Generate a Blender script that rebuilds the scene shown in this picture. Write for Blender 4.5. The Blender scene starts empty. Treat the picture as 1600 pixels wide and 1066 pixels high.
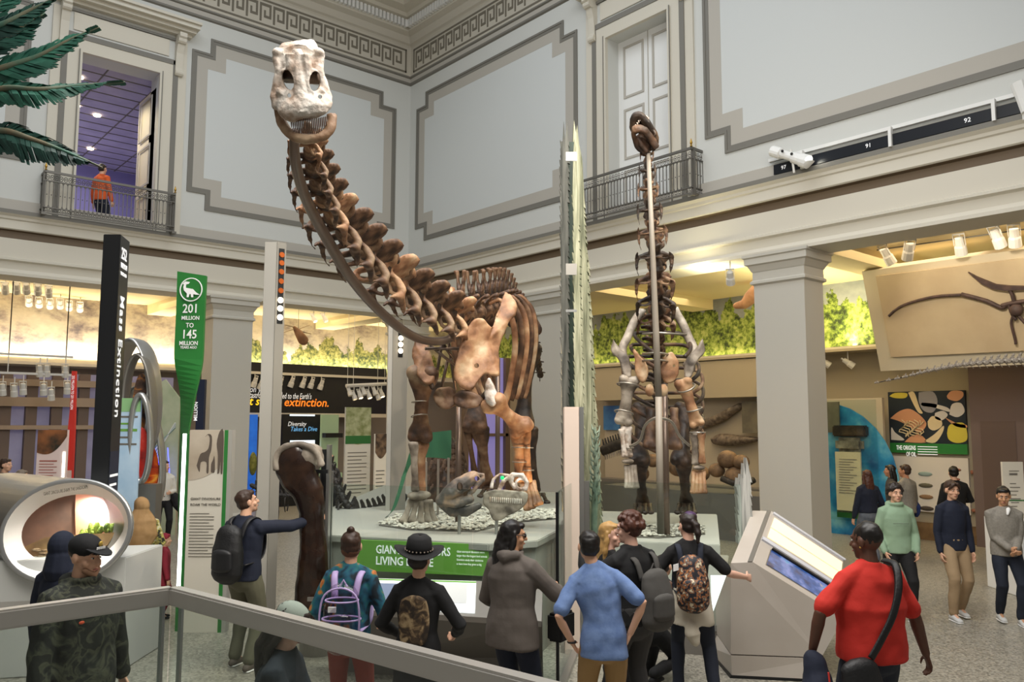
import bpy, bmesh, math, random
from mathutils import Vector as V, Matrix, noise
from math import sin, cos, pi, radians, sqrt, atan2
SC = bpy.context.scene; COL = SC.collection
# ---------------------------------------------------------------- camera
FPX = 1282.36; YAW, PIT, ROL = radians(40.9056), radians(5.6797), radians(0.13648)
EYE = V((0, 0, 2.55))
_F = V((sin(YAW)*cos(PIT), cos(YAW)*cos(PIT), sin(PIT))); _R = V((cos(YAW), -sin(YAW), 0)); _U = _R.cross(_F)
CR = _R*cos(ROL) + _U*sin(ROL); CU = _U*cos(ROL) - _R*sin(ROL); CF = _F
cd = bpy.data.cameras.new('camera'); cam = bpy.data.objects.new('camera', cd); COL.objects.link(cam); SC.camera = cam
cd.sensor_width = 36; cd.lens = FPX/1600*36; cd.clip_start = 0.05; cd.clip_end = 200
cam.matrix_world = Matrix((( CR.x, CU.x, -CF.x, EYE.x), (CR.y, CU.y, -CF.y, EYE.y), (CR.z, CU.z, -CF.z, EYE.z), (0, 0, 0, 1)))
SC.view_settings.view_transform = 'Standard'; SC.view_settings.look = 'None'; SC.view_settings.gamma = 1
SC.view_settings.use_curve_mapping = False; SC.view_settings.exposure = 0.27
SC.cycles.max_bounces = 6; SC.cycles.transparent_max_bounces = 16; SC.cycles.sample_clamp_indirect = 4
# ---------------------------------------------------------------- world and large lights
wd = bpy.data.worlds.new('world'); SC.world = wd; wd.use_nodes = True
bg = wd.node_tree.nodes['Background']; bg.inputs[0].default_value = (0.62, 0.60, 0.56, 1); bg.inputs[1].default_value = 0.28
def area(name, loc, target, sx, sy, energy, color, spread=180):
    l = bpy.data.lights.new(name, 'AREA'); l.shape = 'RECTANGLE'; l.size = sx; l.size_y = sy; l.energy = energy; l.color = color; l.spread = radians(spread)
    o = bpy.data.objects.new(name, l); COL.objects.link(o); o.location = loc
    o.rotation_euler = (V(target)-V(loc)).to_track_quat('-Z', 'Y').to_euler(); return o
def spot(name, loc, target, energy, color, ang=40, blend=.5, rad=.08):
    l = bpy.data.lights.new(name, 'SPOT'); l.energy = energy; l.color = color; l.spot_size = radians(ang); l.spot_blend = blend; l.shadow_soft_size = rad
    o = bpy.data.objects.new(name, l); COL.objects.link(o); o.location = loc
    o.rotation_euler = (V(target)-V(loc)).to_track_quat('-Z', 'Y').to_euler(); return o
area('skylight_lamp', (4.5, 9, 15.0), (4.5, 9.2, 0), 11, 14, 1000, (0.90, 0.95, 1.0))
WARM = (1.0, 0.80, 0.55); AMB = (1.0, 0.62, 0.30)
area('cove_lamp_right', (19.0, 9.5, 4.46), (19.12, 9.5, 5.3), .12, 13, 290, (1, .90, .55))
area('cove_lamp_left', (9.0, 25.2, 4.30), (9.0, 25.32, 5.2), 16, .12, 330, (1, .88, .68))
for k, (a, b, c, d, e) in enumerate([((16.3, 10.2, 5.9), (16.3, 10.2, 0), 3.5, 9, 190), ((8, 22.6, 5.9), (8, 22.6, 0), 14, 3.5, 190), ((16.5, 18.5, 5.9), (16.5, 18.5, 0), 3, 8, 120), ((16.3, 3, 5.9), (16.3, 3, 0), 3, 4, 90)]):
    area('aisle_lamp', a, b, c, d, e, WARM)
# ---------------------------------------------------------------- view helpers
def ray(px, py): return CF + CR*((px-800)/FPX) - CU*((py-533)/FPX)
def P(px, py, d): return EYE + ray(px, py)*d
def _pl(px, py, ax, v):
    r = ray(px, py); return EYE + r*((v-EYE[ax])/r[ax])
def PX(px, py, v): return _pl(px, py, 0, v)
def PY(px, py, v): return _pl(px, py, 1, v)
def PZ(px, py, v): return _pl(px, py, 2, v)
AXR = V((cos(YAW), -sin(YAW), 0)); AXF = V((sin(YAW), cos(YAW), 0)); UP = V((0, 0, 1))
# ---------------------------------------------------------------- materials
def lin(c):
    if isinstance(c, str): c = [int(c[i:i+2], 16)/255 for i in (0, 2, 4)]
    return tuple((x/12.92 if x <= .04045 else ((x+.055)/1.055)**2.4) for x in c) + (1,)
MATS = {}
def mat(name, col='808080', rough=.6, metal=0, col2=None, scale=4, bump=0, bscale=30, emit=0, ecol=None, stops=None, coords='Object', dist=0, detail=4, vec=None, spec=None, alpha=None, trans=0):
    if name in MATS: return MATS[name]
    m = bpy.data.materials.new(name); m.use_nodes = True; nt = m.node_tree; N = nt.nodes; L = nt.links
    b = N['Principled BSDF']; b.inputs['Roughness'].default_value = rough; b.inputs['Metallic'].default_value = metal
    b.inputs['Base Color'].default_value = lin(col)
    if spec is not None: b.inputs['Specular IOR Level'].default_value = spec
    if trans: b.inputs['Transmission Weight'].default_value = trans; b.inputs['IOR'].default_value = 1.1
    if alpha is not None: b.inputs['Alpha'].default_value = alpha
    if col2 or stops or bump:
        tc = N.new('ShaderNodeTexCoord'); mp = N.new('ShaderNodeMapping'); L.new(tc.outputs[coords], mp.inputs[0])
        if vec: mp.inputs['Scale'].default_value = vec
    if col2 or stops:
        n = N.new('ShaderNodeTexNoise'); n.inputs['Scale'].default_value = scale; n.inputs['Detail'].default_value = detail; n.inputs['Distortion'].default_value = dist
        L.new(mp.outputs[0], n.inputs['Vector']); r = N.new('ShaderNodeValToRGB'); L.new(n.outputs['Fac'], r.inputs[0]); L.new(r.outputs[0], b.inputs['Base Color'])
        st = stops or [(.35, col), (.65, col2)]
        e = r.color_ramp.elements; e[0].position, e[0].color = st[0][0], lin(st[0][1]); e[1].position, e[1].color = st[-1][0], lin(st[-1][1])
        for p_, c_ in st[1:-1]: x = e.new(p_); x.color = lin(c_)
    if bump:
        n2 = N.new('ShaderNodeTexNoise'); n2.inputs['Scale'].default_value = bscale; n2.inputs['Detail'].default_value = 5; L.new(mp.outputs[0], n2.inputs['Vector'])
        bp = N.new('ShaderNodeBump'); bp.inputs['Strength'].default_value = bump; bp.inputs['Distance'].default_value = .01; L.new(n2.outputs['Fac'], bp.inputs['Height']); L.new(bp.outputs[0], b.inputs['Normal'])
    if emit: b.inputs['Emission Color'].default_value = lin(ecol or col); b.inputs['Emission Strength'].default_value = emit
    MATS[name] = m; return m
def glass_mat(name, tint='e8f2f0', refl=.06, clear=.9):
    if name in MATS: return MATS[name]
    m = bpy.data.materials.new(name); m.use_nodes = True; nt = m.node_tree; N = nt.nodes; L = nt.links; N.clear()
    o = N.new('ShaderNodeOutputMaterial'); t = N.new('ShaderNodeBsdfTransparent'); c = lin(tint); t.inputs[0].default_value = (c[0]*clear, c[1]*clear, c[2]*clear, 1)
    g = N.new('ShaderNodeBsdfGlossy'); g.inputs['Roughness'].default_value = .03; f = N.new('ShaderNodeFresnel'); f.inputs[0].default_value = 1.5
    mx = N.new('ShaderNodeMixShader'); ml = N.new('ShaderNodeMath'); ml.operation = 'MULTIPLY'; ml.inputs[1].default_value = refl/.04; ml.use_clamp = True
    gm = N.new('ShaderNodeNewGeometry'); iv = N.new('ShaderNodeMath'); iv.operation = 'SUBTRACT'; iv.inputs[0].default_value = 1; L.new(gm.outputs['Backfacing'], iv.inputs[1]); m3 = N.new('ShaderNodeMath'); m3.operation = 'MULTIPLY'; L.new(iv.outputs[0], m3.inputs[1]); L.new(f.outputs[0], ml.inputs[0]); L.new(ml.outputs[0], m3.inputs[0]); L.new(m3.outputs[0], mx.inputs[0]); L.new(t.outputs[0], mx.inputs[1]); L.new(g.outputs[0], mx.inputs[2]); L.new(mx.outputs[0], o.inputs[0])
    MATS[name] = m; return m
# ---------------------------------------------------------------- mesh builder
class M:
    def __init__(s, T=None): s.v = []; s.f = []; s.T = T
    def add(s, vs, fs):
        n = len(s.v); s.v += [(s.T @ V(p)) if s.T else V(p) for p in vs]; s.f += [tuple(i+n for i in f) for f in fs]; return s
    def box(s, a, b, R=None, c=None):
        x0, y0, z0 = a; x1, y1, z1 = b
        vs = [V((x, y, z)) for z in (z0, z1) for x, y in ((x0, y0), (x1, y0), (x1, y1), (x0, y1))]
        if R: cc = V(c) if c else V(((x0+x1)/2, (y0+y1)/2, (z0+z1)/2)); vs = [cc + R @ (p-cc) for p in vs]
        return s.add(vs, [(0, 3, 2, 1), (4, 5, 6, 7), (0, 1, 5, 4), (1, 2, 6, 5), (2, 3, 7, 6), (3, 0, 4, 7)])
    def hexa(s, p): return s.add(p, [(0, 3, 2, 1), (4, 5, 6, 7), (0, 1, 5, 4), (1, 2, 6, 5), (2, 3, 7, 6), (3, 0, 4, 7)])
    def slab(s, o, r, u, w, h, t):   # rectangle w x h from o along r,u; thickness t along r x u
        o, r, u = V(o), V(r).normalized(), V(u).normalized(); n = r.cross(u)
        p = [o, o+r*w, o+r*w+u*h, o+u*h]; return s.hexa(p + [q+n*t for q in p])
    def tube(s, pts, rad, n=8, ref=None, caps=True, closed=False):
        pts = [V(p) for p in pts]; k = len(pts)
        if not isinstance(rad, (list, tuple)): rad = [rad]*k
        elif len(rad) == 2 and k != 2: rad = [rad]*k
        rr = [(r if isinstance(r, (list, tuple)) else (r, r)) for r in rad]
        vs = []; a = None
        for i in range(k):
            if closed: t = pts[(i+1) % k]-pts[i-1]
            else: t = pts[min(i+1, k-1)]-pts[max(i-1, 0)]
            if t.length < 1e-9: t = V((0, 0, 1))
            t.normalize()
            if ref is not None: r0 = V(ref)
            elif a is not None: r0 = a
            else: r0 = V((1, 0, 0)) if abs(t.x) < .8 else V((0, 1, 0))
            a = r0 - t*r0.dot(t)
            if a.length < 1e-6: a = t.orthogonal()
            a.normalize(); b = t.cross(a)
            for j in range(n):
                an = 2*pi*j/n; vs.append(pts[i] + a*(cos(an)*rr[i][0]) + b*(sin(an)*rr[i][1]))
        fs = [(i*n+j, i*n+(j+1) % n, ((i+1) % k)*n+(j+1) % n, ((i+1) % k)*n+j) for i in range(k if closed else k-1) for j in range(n)]
        if caps and not closed: fs += [tuple(reversed(range(n))), tuple(range((k-1)*n, k*n))]
        return s.add(vs, fs)
    def limb(s, pts, rad, n=10, ref=None):    # tube with rounded ends
        pts = [V(p) for p in pts]; rr = [(r if isinstance(r, (list, tuple)) else (r, r)) for r in rad]
        t0 = (pts[0]-pts[1]).normalized(); t1 = (pts[-1]-pts[-2]).normalized(); A = []; B = []
        for q, c in ((.9, .35), (.5, .8)): m = min(rr[0]); A.append(pts[0]+t0*m*q); B.append((rr[0][0]*c, rr[0][1]*c))
        C = []; D = []
        for q, c in ((.5, .8), (.9, .35)): m = min(rr[-1]); C.append(pts[-1]+t1*m*q); D.append((rr[-1][0]*c, rr[-1][1]*c))
        return s.tube(A+pts+C, B+list(rr)+D, n, ref)
    def ell(s, c, r, R=None, n=14, m=9, sh=None):
        c = V(c)
        if not isinstance(r, (list, tuple)): r = (r, r, r)
        vs = []; 
        for i in range(1, m):
            th = pi*i/m
            for j in range(n):
                ph = 2*pi*j/n; vs.append(V((sin(th)*cos(ph), sin(th)*sin(ph), cos(th))))
        vs += [V((0, 0, 1)), V((0, 0, -1))]
        if sh: vs = [sh(p) for p in vs]
        vs = [V((p.x*r[0], p.y*r[1], p.z*r[2])) for p in vs]
        vs = [c + (R @ p if R else p) for p in vs]
        fs = [(i*n+j, (i+1)*n+j, (i+1)*n+(j+1) % n, i*n+(j+1) % n) for i in range(m-2) for j in range(n)]
        T = (m-1)*n; fs += [(T, j, (j+1) % n) for j in range(n)] + [(T+1, (m-2)*n+(j+1) % n, (m-2)*n+j) for j in range(n)]
        return s.add(vs, fs)
    def lathe(s, prof, base=(0, 0, 0), ax=(0, 0, 1), n=16):
        ax = V(ax).normalized(); base = V(base); return s.tube([base+ax*z for r, z in prof], [max(r, 1e-4) for r, z in prof], n)
    def prism(s, poly, o, r, u, t):   # 2d polygon extruded by t along r x u, centred at o plane
        o, r, u = V(o), V(r).normalized(), V(u).normalized(); nn = r.cross(u); k = len(poly)
        ar = sum(poly[i][0]*poly[(i+1) % k][1]-poly[(i+1) % k][0]*poly[i][1] for i in range(k))
        if ar < 0: poly = poly[::-1]
        vs = [o+r*x+u*y for x, y in poly] + [o+r*x+u*y+nn*t for x, y in poly]
        return s.add(vs, [tuple(reversed(range(k))), tuple(range(k, 2*k))] + [(i, (i+1) % k, (i+1) % k+k, i+k) for i in range(k)])
    def ring(s, outer, inner, o, r, u, t):   # frame between two polygons with the same number of points
        o, r, u = V(o), V(r).normalized(), V(u).normalized(); nn = r.cross(u); k = len(outer)
        g = lambda pl, h: [o+r*x+u*y+nn*h for x, y in pl]
        vs = g(outer, 0)+g(inner, 0)+g(outer, t)+g(inner, t); fs = []
        for i in range(k):
            j = (i+1) % k; fs += [(2*k+i, 2*k+j, 3*k+j, 3*k+i), (i, k+i, k+j, j), (i, j, 2*k+j, 2*k+i), (k+i, 3*k+i, 3*k+j, k+j)]
        return s.add(vs, fs)
    def build(s, name, m, parent=None, smooth=False, bevel=0, vox=0, disp=0, dsc=6, sm=0, local=False, nm=1):
        me = bpy.data.meshes.new(name)
        off = V((0, 0, 0)) if (local or parent is None) else wl(parent)
        me.from_pydata([tuple(p-off) for p in s.v], [], s.f); me.update()
        if nm and not vox:
            bm = bmesh.new(); bm.from_mesh(me); bmesh.ops.recalc_face_normals(bm, faces=bm.faces)
            if bevel: bmesh.ops.bevel(bm, geom=[e for e in bm.edges if e.calc_face_angle(0) > .6], offset=bevel, segments=2, affect='EDGES', clamp_overlap=True)
            bm.to_mesh(me); bm.free()
        o = bpy.data.objects.new(name, me); me.name = name
        if vox:
            COL.objects.link(o)
            bm = bmesh.new(); bm.from_mesh(me); bmesh.ops.recalc_face_normals(bm, faces=bm.faces); bm.to_mesh(me); bm.free()
            r = o.modifiers.new('r', 'REMESH'); r.mode = 'VOXEL'; r.voxel_size = vox
            if sm: q = o.modifiers.new('s', 'SMOOTH'); q.iterations = sm; q.factor = .5
            dg = bpy.context.evaluated_depsgraph_get(); me2 = bpy.data.meshes.new_from_object(o.evaluated_get(dg)); me2.name = name
            o.modifiers.clear(); o.data = me2; bpy.data.meshes.remove(me); me = me2; smooth = True
            COL.objects.unlink(o)
        if disp:
            for vv, nn in [(v_, v_.normal.copy()) for v_ in me.vertices]:
                vv.co += nn*disp*noise.fractal(vv.co*dsc, 1, 2, 2)
        if smooth: me.polygons.foreach_set('use_smooth', [True]*len(me.polygons)); me.update()
        me.materials.clear(); me.materials.append(m if not isinstance(m, str) else MATS[m])
        COL.objects.link(o)
        if parent: o.parent = parent
        return o
WL = {}
def wl(o):
    p = V((0, 0, 0))
    while o is not None: p = p + o.location; o = o.parent
    return p
def thing(name, label, cat, loc=(0, 0, 0), rz=0, group=None):
    o = bpy.data.objects.new(name, None); COL.objects.link(o); o.location = loc; o.rotation_euler = (0, 0, rz); o.empty_display_size = .1
    return tag(o, label, cat, group)
def tag(o, label, cat, group=None, kind=None):
    o['label'] = label; o['category'] = cat
    if group: o['group'] = group
    if kind: o['kind'] = kind
    return o
def struct(o): o['kind'] = 'structure'; return o
def part(o, label): o['label'] = label; return o
def copytree(o, parent=None):
    c = o.copy(); COL.objects.link(c); c.parent = parent
    for ch in list(o.children): copytree(ch, c)
    return c
def text(s, o, r, u, size, m, parent=None, name='lettering', align='LEFT', bold=0, shear=0, th=.002, sx=1, local=False, sp=1, fit=None):
    c = bpy.data.curves.new(name, 'FONT'); c.body = s; c.size = size; c.align_x = align; c.extrude = th; c.offset = min(bold, size*.012); c.shear = shear; c.resolution_u = 2; c.space_character = sp
    ob = bpy.data.objects.new(name, c); COL.objects.link(ob); dg = bpy.context.evaluated_depsgraph_get()
    me = bpy.data.meshes.new_from_object(ob.evaluated_get(dg)); bpy.data.objects.remove(ob); bpy.data.curves.remove(c)
    r, u = V(r).normalized(), V(u).normalized(); nn = r.cross(u); off = V((0, 0, 0)) if (local or parent is None) else wl(parent); o = V(o)-off
    if fit: xs = [v_.co.x for v_ in me.vertices]; sx = fit/(max(xs)-min(xs))
    for v_ in me.vertices: v_.co = o + r*(v_.co.x*sx) + u*v_.co.y + nn*v_.co.z
    me.materials.append(m if not isinstance(m, str) else MATS[m]); ob = bpy.data.objects.new(name, me); COL.objects.link(ob); ob.parent = parent; return ob
def crom(pts, k=6):     # Catmull-Rom through tuples of any length
    out = []; n = len(pts)
    for i in range(n-1):
        p = [pts[max(i-1, 0)], pts[i], pts[i+1], pts[min(i+2, n-1)]]
        for j in range(k):
            t = j/k; out.append(tuple(.5*((2*b)+(-a+c)*t+(2*a-5*b+4*c-d)*t*t+(-a+3*b-3*c+d)*t**3) for a, b, c, d in zip(*p)))
    out.append(tuple(pts[-1])); return out
# ---------------------------------------------------------------- palette
mat('wall_white', 'cccdc8', .75, bump=.05, bscale=60); mat('panel_white', 'cdd0ce', .7); mat('trim_beige', 'b3aea4', .65); mat('trim_grey', '77746c', .6)
mat('plaster_cream', 'cfc9ba', .65); mat('plaster_brown', '6b5a45', .6); mat('column_grey', 'bdb9ae', .6); mat('ceiling_cream', 'dccb9e', .8); mat('soffit_brown', '6f6656', .7)
mat('dark_metal', '2a2b2c', .4, .6); mat('steel', 'a9a9a6', .32, .85); mat('brushed', '96928b', .42, .75); mat('rail_metal', 'cfcac2', .3, .35); mat('bronze_rail', '6f6c66', .5, .5)
mat('white_paint', 'e6e6e3', .4); mat('black', '121214', .5); mat('white', 'f0f0ee', .6); mat('green', '2e6b34', .45); mat('lightgreen', '6ea348', .5)
mat('plinth_grey', 'a5a29b', .6); mat('plinth_white', 'c6c3bb', .6); mat('plinth_dark', '74706a', .5, .1)
mat('lamp_glow', 'fff6dd', .5, emit=9, ecol='ffe9c0'); mat('cove_glow', 'fff2c8', .5, emit=6, ecol='fff0b8'); mat('white_glow', 'ffffff', .5, emit=4, ecol='f4fff6')
mat('lamp_white', 'd8d6d0', .35); mat('key_light', 'c2bcae', .7); mat('key_dark', '716b5e', .7)
glass_mat('glass', 'f4faf8', .045, .985); glass_mat('glass_rail', 'f0f5f2', .05, .965)
# ---------------------------------------------------------------- building shell
XC, YC, ZL = 13.14, 19.8, 6.93
def terrazzo():
    m = bpy.data.materials.new('terrazzo'); m.use_nodes = True; N = m.node_tree.nodes; L = m.node_tree.links; b = N['Principled BSDF']; b.inputs['Roughness'].default_value = .32
    tc = N.new('ShaderNodeTexCoord'); vo = N.new('ShaderNodeTexVoronoi'); vo.inputs['Scale'].default_value = 45; L.new(tc.outputs['Object'], vo.inputs[0])
    r = N.new('ShaderNodeValToRGB'); e = r.color_ramp.elements; e[0].color = lin('5f5c54'); e[1].color = lin('b7b2a5'); x = e.new(.45); x.color = lin('928e82'); L.new(vo.outputs['Color'], r.inputs[0])
    n = N.new('ShaderNodeTexNoise'); n.inputs['Scale'].default_value = 1.2; L.new(tc.outputs['Object'], n.inputs[0])
    mx = N.new('ShaderNodeMix'); mx.data_type = 'RGBA'; mx.blend_type = 'MULTIPLY'; mx.inputs[0].default_value = .15; L.new(r.outputs[0], mx.inputs[6]); L.new(n.outputs['Fac'], mx.inputs[7]); L.new(mx.outputs[2], b.inputs['Base Color'])
    MATS['terrazzo'] = m
terrazzo(); mat('wood_base', '6d5336', .5, col2='7f6444', scale=6)
struct(M().box((-14, -10, -.2), (24, 30, 0)).build('floor', 'terrazzo'))
def mural_mat(name, axis, sky, trees, seed, h0, h1, cut=None):
    """printed mural: sky above a ragged tree line (local coordinates of the wall)"""
    m = bpy.data.materials.new(name); m.use_nodes = True; N = m.node_tree.nodes; L = m.node_tree.links; b = N['Principled BSDF']; b.inputs['Roughness'].default_value = .7
    tc = N.new('ShaderNodeTexCoord'); sp = N.new('ShaderNodeSeparateXYZ'); L.new(tc.outputs['Object'], sp.inputs[0])
    def noise_(scale, det, vec):
        mp = N.new('ShaderNodeMapping'); mp.inputs['Scale'].default_value = vec; mp.inputs['Location'].default_value = (seed, seed*2, seed*3); L.new(tc.outputs['Object'], mp.inputs[0])
        n = N.new('ShaderNodeTexNoise'); n.inputs['Scale'].default_value = scale; n.inputs['Detail'].default_value = det; n.inputs['Roughness'].default_value = .65; L.new(mp.outputs[0], n.inputs[0]); return n.outputs['Fac']
    def ma(op, a, b_):
        n = N.new('ShaderNodeMath'); n.operation = op
        for i, q in enumerate((a, b_)):
            if isinstance(q, (int, float)): n.inputs[i].default_value = q
            else: L.new(q, n.inputs[i])
        return n.outputs[0]
    flat = (1, 0, 0) if axis == 'X' else (0, 1, 0)
    line = noise_(1.3, 2, flat); rag = noise_(5, 6, (1, 1, 1))
    h = ma('ADD', ma('MULTIPLY', ma('SUBTRACT', line, .5), (h1-h0)*3.2), ma('MULTIPLY', ma('SUBTRACT', rag, .5), 1.1)); h = ma('ADD', h, (h0+h1)/2)
    d = ma('SUBTRACT', h, sp.outputs['Z']); mask = ma('MULTIPLY', d, 30); mask = ma('MINIMUM', ma('MAXIMUM', mask, 0), 1)
    if cut is not None:
        e = ma('MULTIPLY', ma('SUBTRACT', sp.outputs['X' if axis == 'X' else 'Y'], cut), 3); mask = ma('MULTIPLY', mask, ma('MINIMUM', ma('MAXIMUM', e, 0), 1))
    def ramp(src, cols):
        r = N.new('ShaderNodeValToRGB'); L.new(src, r.inputs[0]); e = r.color_ramp.elements; e[0].position = cols[0][0]; e[0].color = lin(cols[0][1]); e[1].position = cols[-1][0]; e[1].color = lin(cols[-1][1])
        for p_, c_ in cols[1:-1]: x = e.new(p_); x.color = lin(c_)
        return r.outputs[0]
    leaf = ramp(ma('ADD', ma('MULTIPLY', noise_(9, 7, (1, 1, 1)), .6), ma('MULTIPLY', noise_(2.2, 3, (1, 1, .8)), .4)), trees); sk = ramp(noise_(1.1, 5, (1, 1, 1.6)), sky)
    mx = N.new('ShaderNodeMix'); mx.data_type = 'RGBA'; L.new(mask, mx.inputs[0]); L.new(sk, mx.inputs[6]); L.new(leaf, mx.inputs[7]); L.new(mx.outputs[2], b.inputs['Base Color']); MATS[name] = m
mural_mat('mural_right', 'Y', [(.3, '7f8890'), (.7, 'a3a8ab')], [(.40, '2b371a'), (.46, '5b6e2a'), (.52, '90a446'), (.60, 'bcc472')], 3.1, 5.3, 6.2)
mural_mat('mural_left', 'X', [(.34, '6a6268'), (.43, '9a9088'), (.52, 'b9b0a0'), (.7, 'cfc6b4')], [(.40, '24301e'), (.46, '4a552c'), (.52, '7f8044'), (.60, 'a8a468')], 7.3, 4.7, 5.6, 9.8)
# upper walls with door openings
def wallseg(nm, segs, m='wall_white'):
    w = M()
    for a, b in segs: w.box(a, b)
    return struct(w.build(nm, m))
DL = (4.30, 5.98, 10.82); DR = (10.20, 11.92, 11.1); T = .55; ZT = 15.2
wallseg('wall_left', [((-14, YC, ZL), (DL[0], YC+T, ZT)), ((DL[1], YC, ZL), (XC+T, YC+T, ZT)), ((DL[0], YC, DL[2]), (DL[1], YC+T, ZT))])
wallseg('wall_right', [((XC, -10, ZL), (XC+T, DR[0], ZT)), ((XC, DR[1], ZL), (XC+T, YC, ZT)), ((XC, DR[0], DR[2]), (XC+T, DR[1], ZT))])
struct(M().box((-14, YC-.6, ZL-.35), (XC+.55, YC+6, ZL-.01)).box((XC-.0, -10, ZL-.35), (XC+7, YC-.6, ZL-.01)).build('ceiling_2', 'soffit_brown')) if 0 else None
def sweep(prof, name, m, L0=-14, R0=-10, o2=None):
    """profile (offset into the hall, z) run along both walls with a mitred corner"""
    w = M(); k = len(prof); vs = []
    for st in range(3):
        for o, z in prof: vs.append([V((L0, YC-o, z)), V((XC-o, YC-o, z)), V((XC-o, R0, z))][st])
    w.add(vs, [(s*k+i, s*k+i+1, (s+1)*k+i+1, (s+1)*k+i) for s in range(2) for i in range(k-1)])
    return struct(w.build(name, m, nm=0))
sweep([(0, 7.24), (.035, 7.22), (.035, 6.98), (0, 6.98)], 'baseboard_gallery', 'trim_beige')
sweep([(-.05, 6.985), (.16, 6.985), (.16, 6.90)], 'trim_1', 'trim_grey')
sweep([(.16, 6.90), (.10, 6.85), (.09, 6.80), (.06, 6.78), (.06, 6.60), (.03, 6.58)], 'trim_2', 'plaster_cream')
sweep([(.03, 6.58), (-.06, 6.56), (-.06, 6.42), (0, 6.40)], 'trim_3', 'plaster_brown')
sweep([(0, 6.40), (0, 6.0), (.07, 5.97), (.07, 5.93), (.0, 5.9), (-.02, 5.75), (.02, 5.68), (.1, 5.66), (.1, 5.60), (-.7, 5.60), (-.7, 6.1)], 'trim_4', 'plaster_cream')
# crown: key frieze, dentils, cornice, coffered ceiling
sweep([(0, 12.50), (.05, 12.53), (.05, 12.58)], 'trim_5', 'trim_grey')
sweep([(.05, 12.58), (.04, 12.62), (.04, 12.70)], 'trim_6', 'trim_beige')
sweep([(.04, 12.70), (.08, 12.72), (.08, 12.76)], 'trim_7', 'trim_grey')
sweep([(.08, 12.76), (.03, 12.8), (.03, 13.66), (.06, 13.7), (.12, 13.74), (.2, 13.9), (.34, 13.98)], 'trim_8', 'key_light')
sweep([(.34, 13.98), (.34, 14.30), (.46, 14.34), (.52, 14.42), (.8, 14.46), (.84, 14.62), (.95, 14.7)], 'trim_9', 'plaster_cream')
sweep([(.95, 14.7), (1.0, 14.72), (1.0, 14.8)], 'trim_10', 'trim_grey')
sweep([(1.0, 14.8), (1.1, 14.95), (1.3, 15.0), (1.3, 15.1)], 'trim_11', 'plaster_cream')
sweep([(1.3, 15.1), (1.36, 15.1), (1.36, 15.3), (1.9, 15.3), (1.9, 15.2)], 'trim_12', 'trim_grey')
sweep([(1.9, 15.2), (2.9, 15.2)], 'ceiling', 'plaster_cream')
kb = M(); kd = M()
def key(w, o, r, n, h0, per, hgt, flip):
    g = per/7.0; gz = hgt/7.0; L = [(0, 0, 1, 7), (1, 6, 6, 7), (5, 1.6, 6, 6), (2.2, 1.6, 5, 2.5), (2.2, 2.5, 3.1, 4.4)]
    for x0, z0, x1, z1 in L:
        w.slab(o+r*(x0*g)+UP*(h0+z0*gz), r, UP, (x1-x0)*g, (z1-z0)*gz, .012*flip)
per = .37
for i in range(0, 62): key(kb, V((XC-.30-per*(i+1), YC-.03, 0)), V((1, 0, 0)), 0, 12.97, per, .5, 1)
for i in range(0, 62): key(kb, V((XC-.03, YC-.30-per*(i), 0)), V((0, -1, 0)), 0, 12.97, per, .5, 1)
for z in (12.86, 13.53): kb.slab((XC-24, YC-.03, z), (1, 0, 0), UP, 24-.18, .05, .012); kb.slab((XC-.03, YC-.18, z), (0, -1, 0), UP, 24, .05, .012)
kb.slab((XC-.23, YC-.03, 12.86), (1, 0, 0), UP, .05, .7, .012); kb.slab((XC-.03, YC-.18, 12.86), (0, -1, 0), UP, .05, .7, .012)
struct(kb.build('trim_13', 'key_dark'))
dn = M()
for i in range(190): dn.box((XC-.52-.125*i, YC-.46, 14.04), (XC-.445-.125*i, YC-.34, 14.26)); dn.box((XC-.46, YC-.52-.125*i, 14.04), (XC-.34, YC-.445-.125*i, 14.26))
struct(dn.build('trim_14', 'white_paint'))
# wall panels with stepped corners
def notched(x0, z0, x1, z1, nx, nz, d):
    a0, b0, a1, b1 = x0+d, z0+d, x1-d, z1-d
    return [(a0+nx, b0), (a1-nx, b0), (a1-nx, b0+nz), (a1, b0+nz), (a1, b1-nz), (a1-nx, b1-nz), (a1-nx, b1), (a0+nx, b1), (a0+nx, b1-nz), (a0, b1-nz), (a0, b0+nz), (a0+nx, b0+nz)]
def panel(n, o, r, x0, x1, z0=7.70, z1=12.08):
    N_ = lambda d: notched(x0, z0, x1, z1, .45, .40, d)
    struct(M().ring(N_(0), N_(.055), o, r, UP, .03).ring(N_(.055), N_(.13), o, r, UP, .016).build('trim_%d' % n, 'trim_grey'))
    struct(M().ring(N_(.13), N_(.40), o, r, UP, .008).build('trim_%d' % (n+1), 'trim_beige'))
    struct(M().prism(N_(.40), o, r, UP, .004).build('trim_%d' % (n+2), 'panel_white'))
panel(20, (0, YC, 0), (1, 0, 0), 6.73, 12.64); panel(23, (0, YC, 0), (1, 0, 0), -4.0, 3.3)
panel(26, (XC, 0, 0), (0, -1, 0), -19.44, -12.86); panel(29, (XC, 0, 0), (0, -1, 0), -9.36, 4.0)
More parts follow.
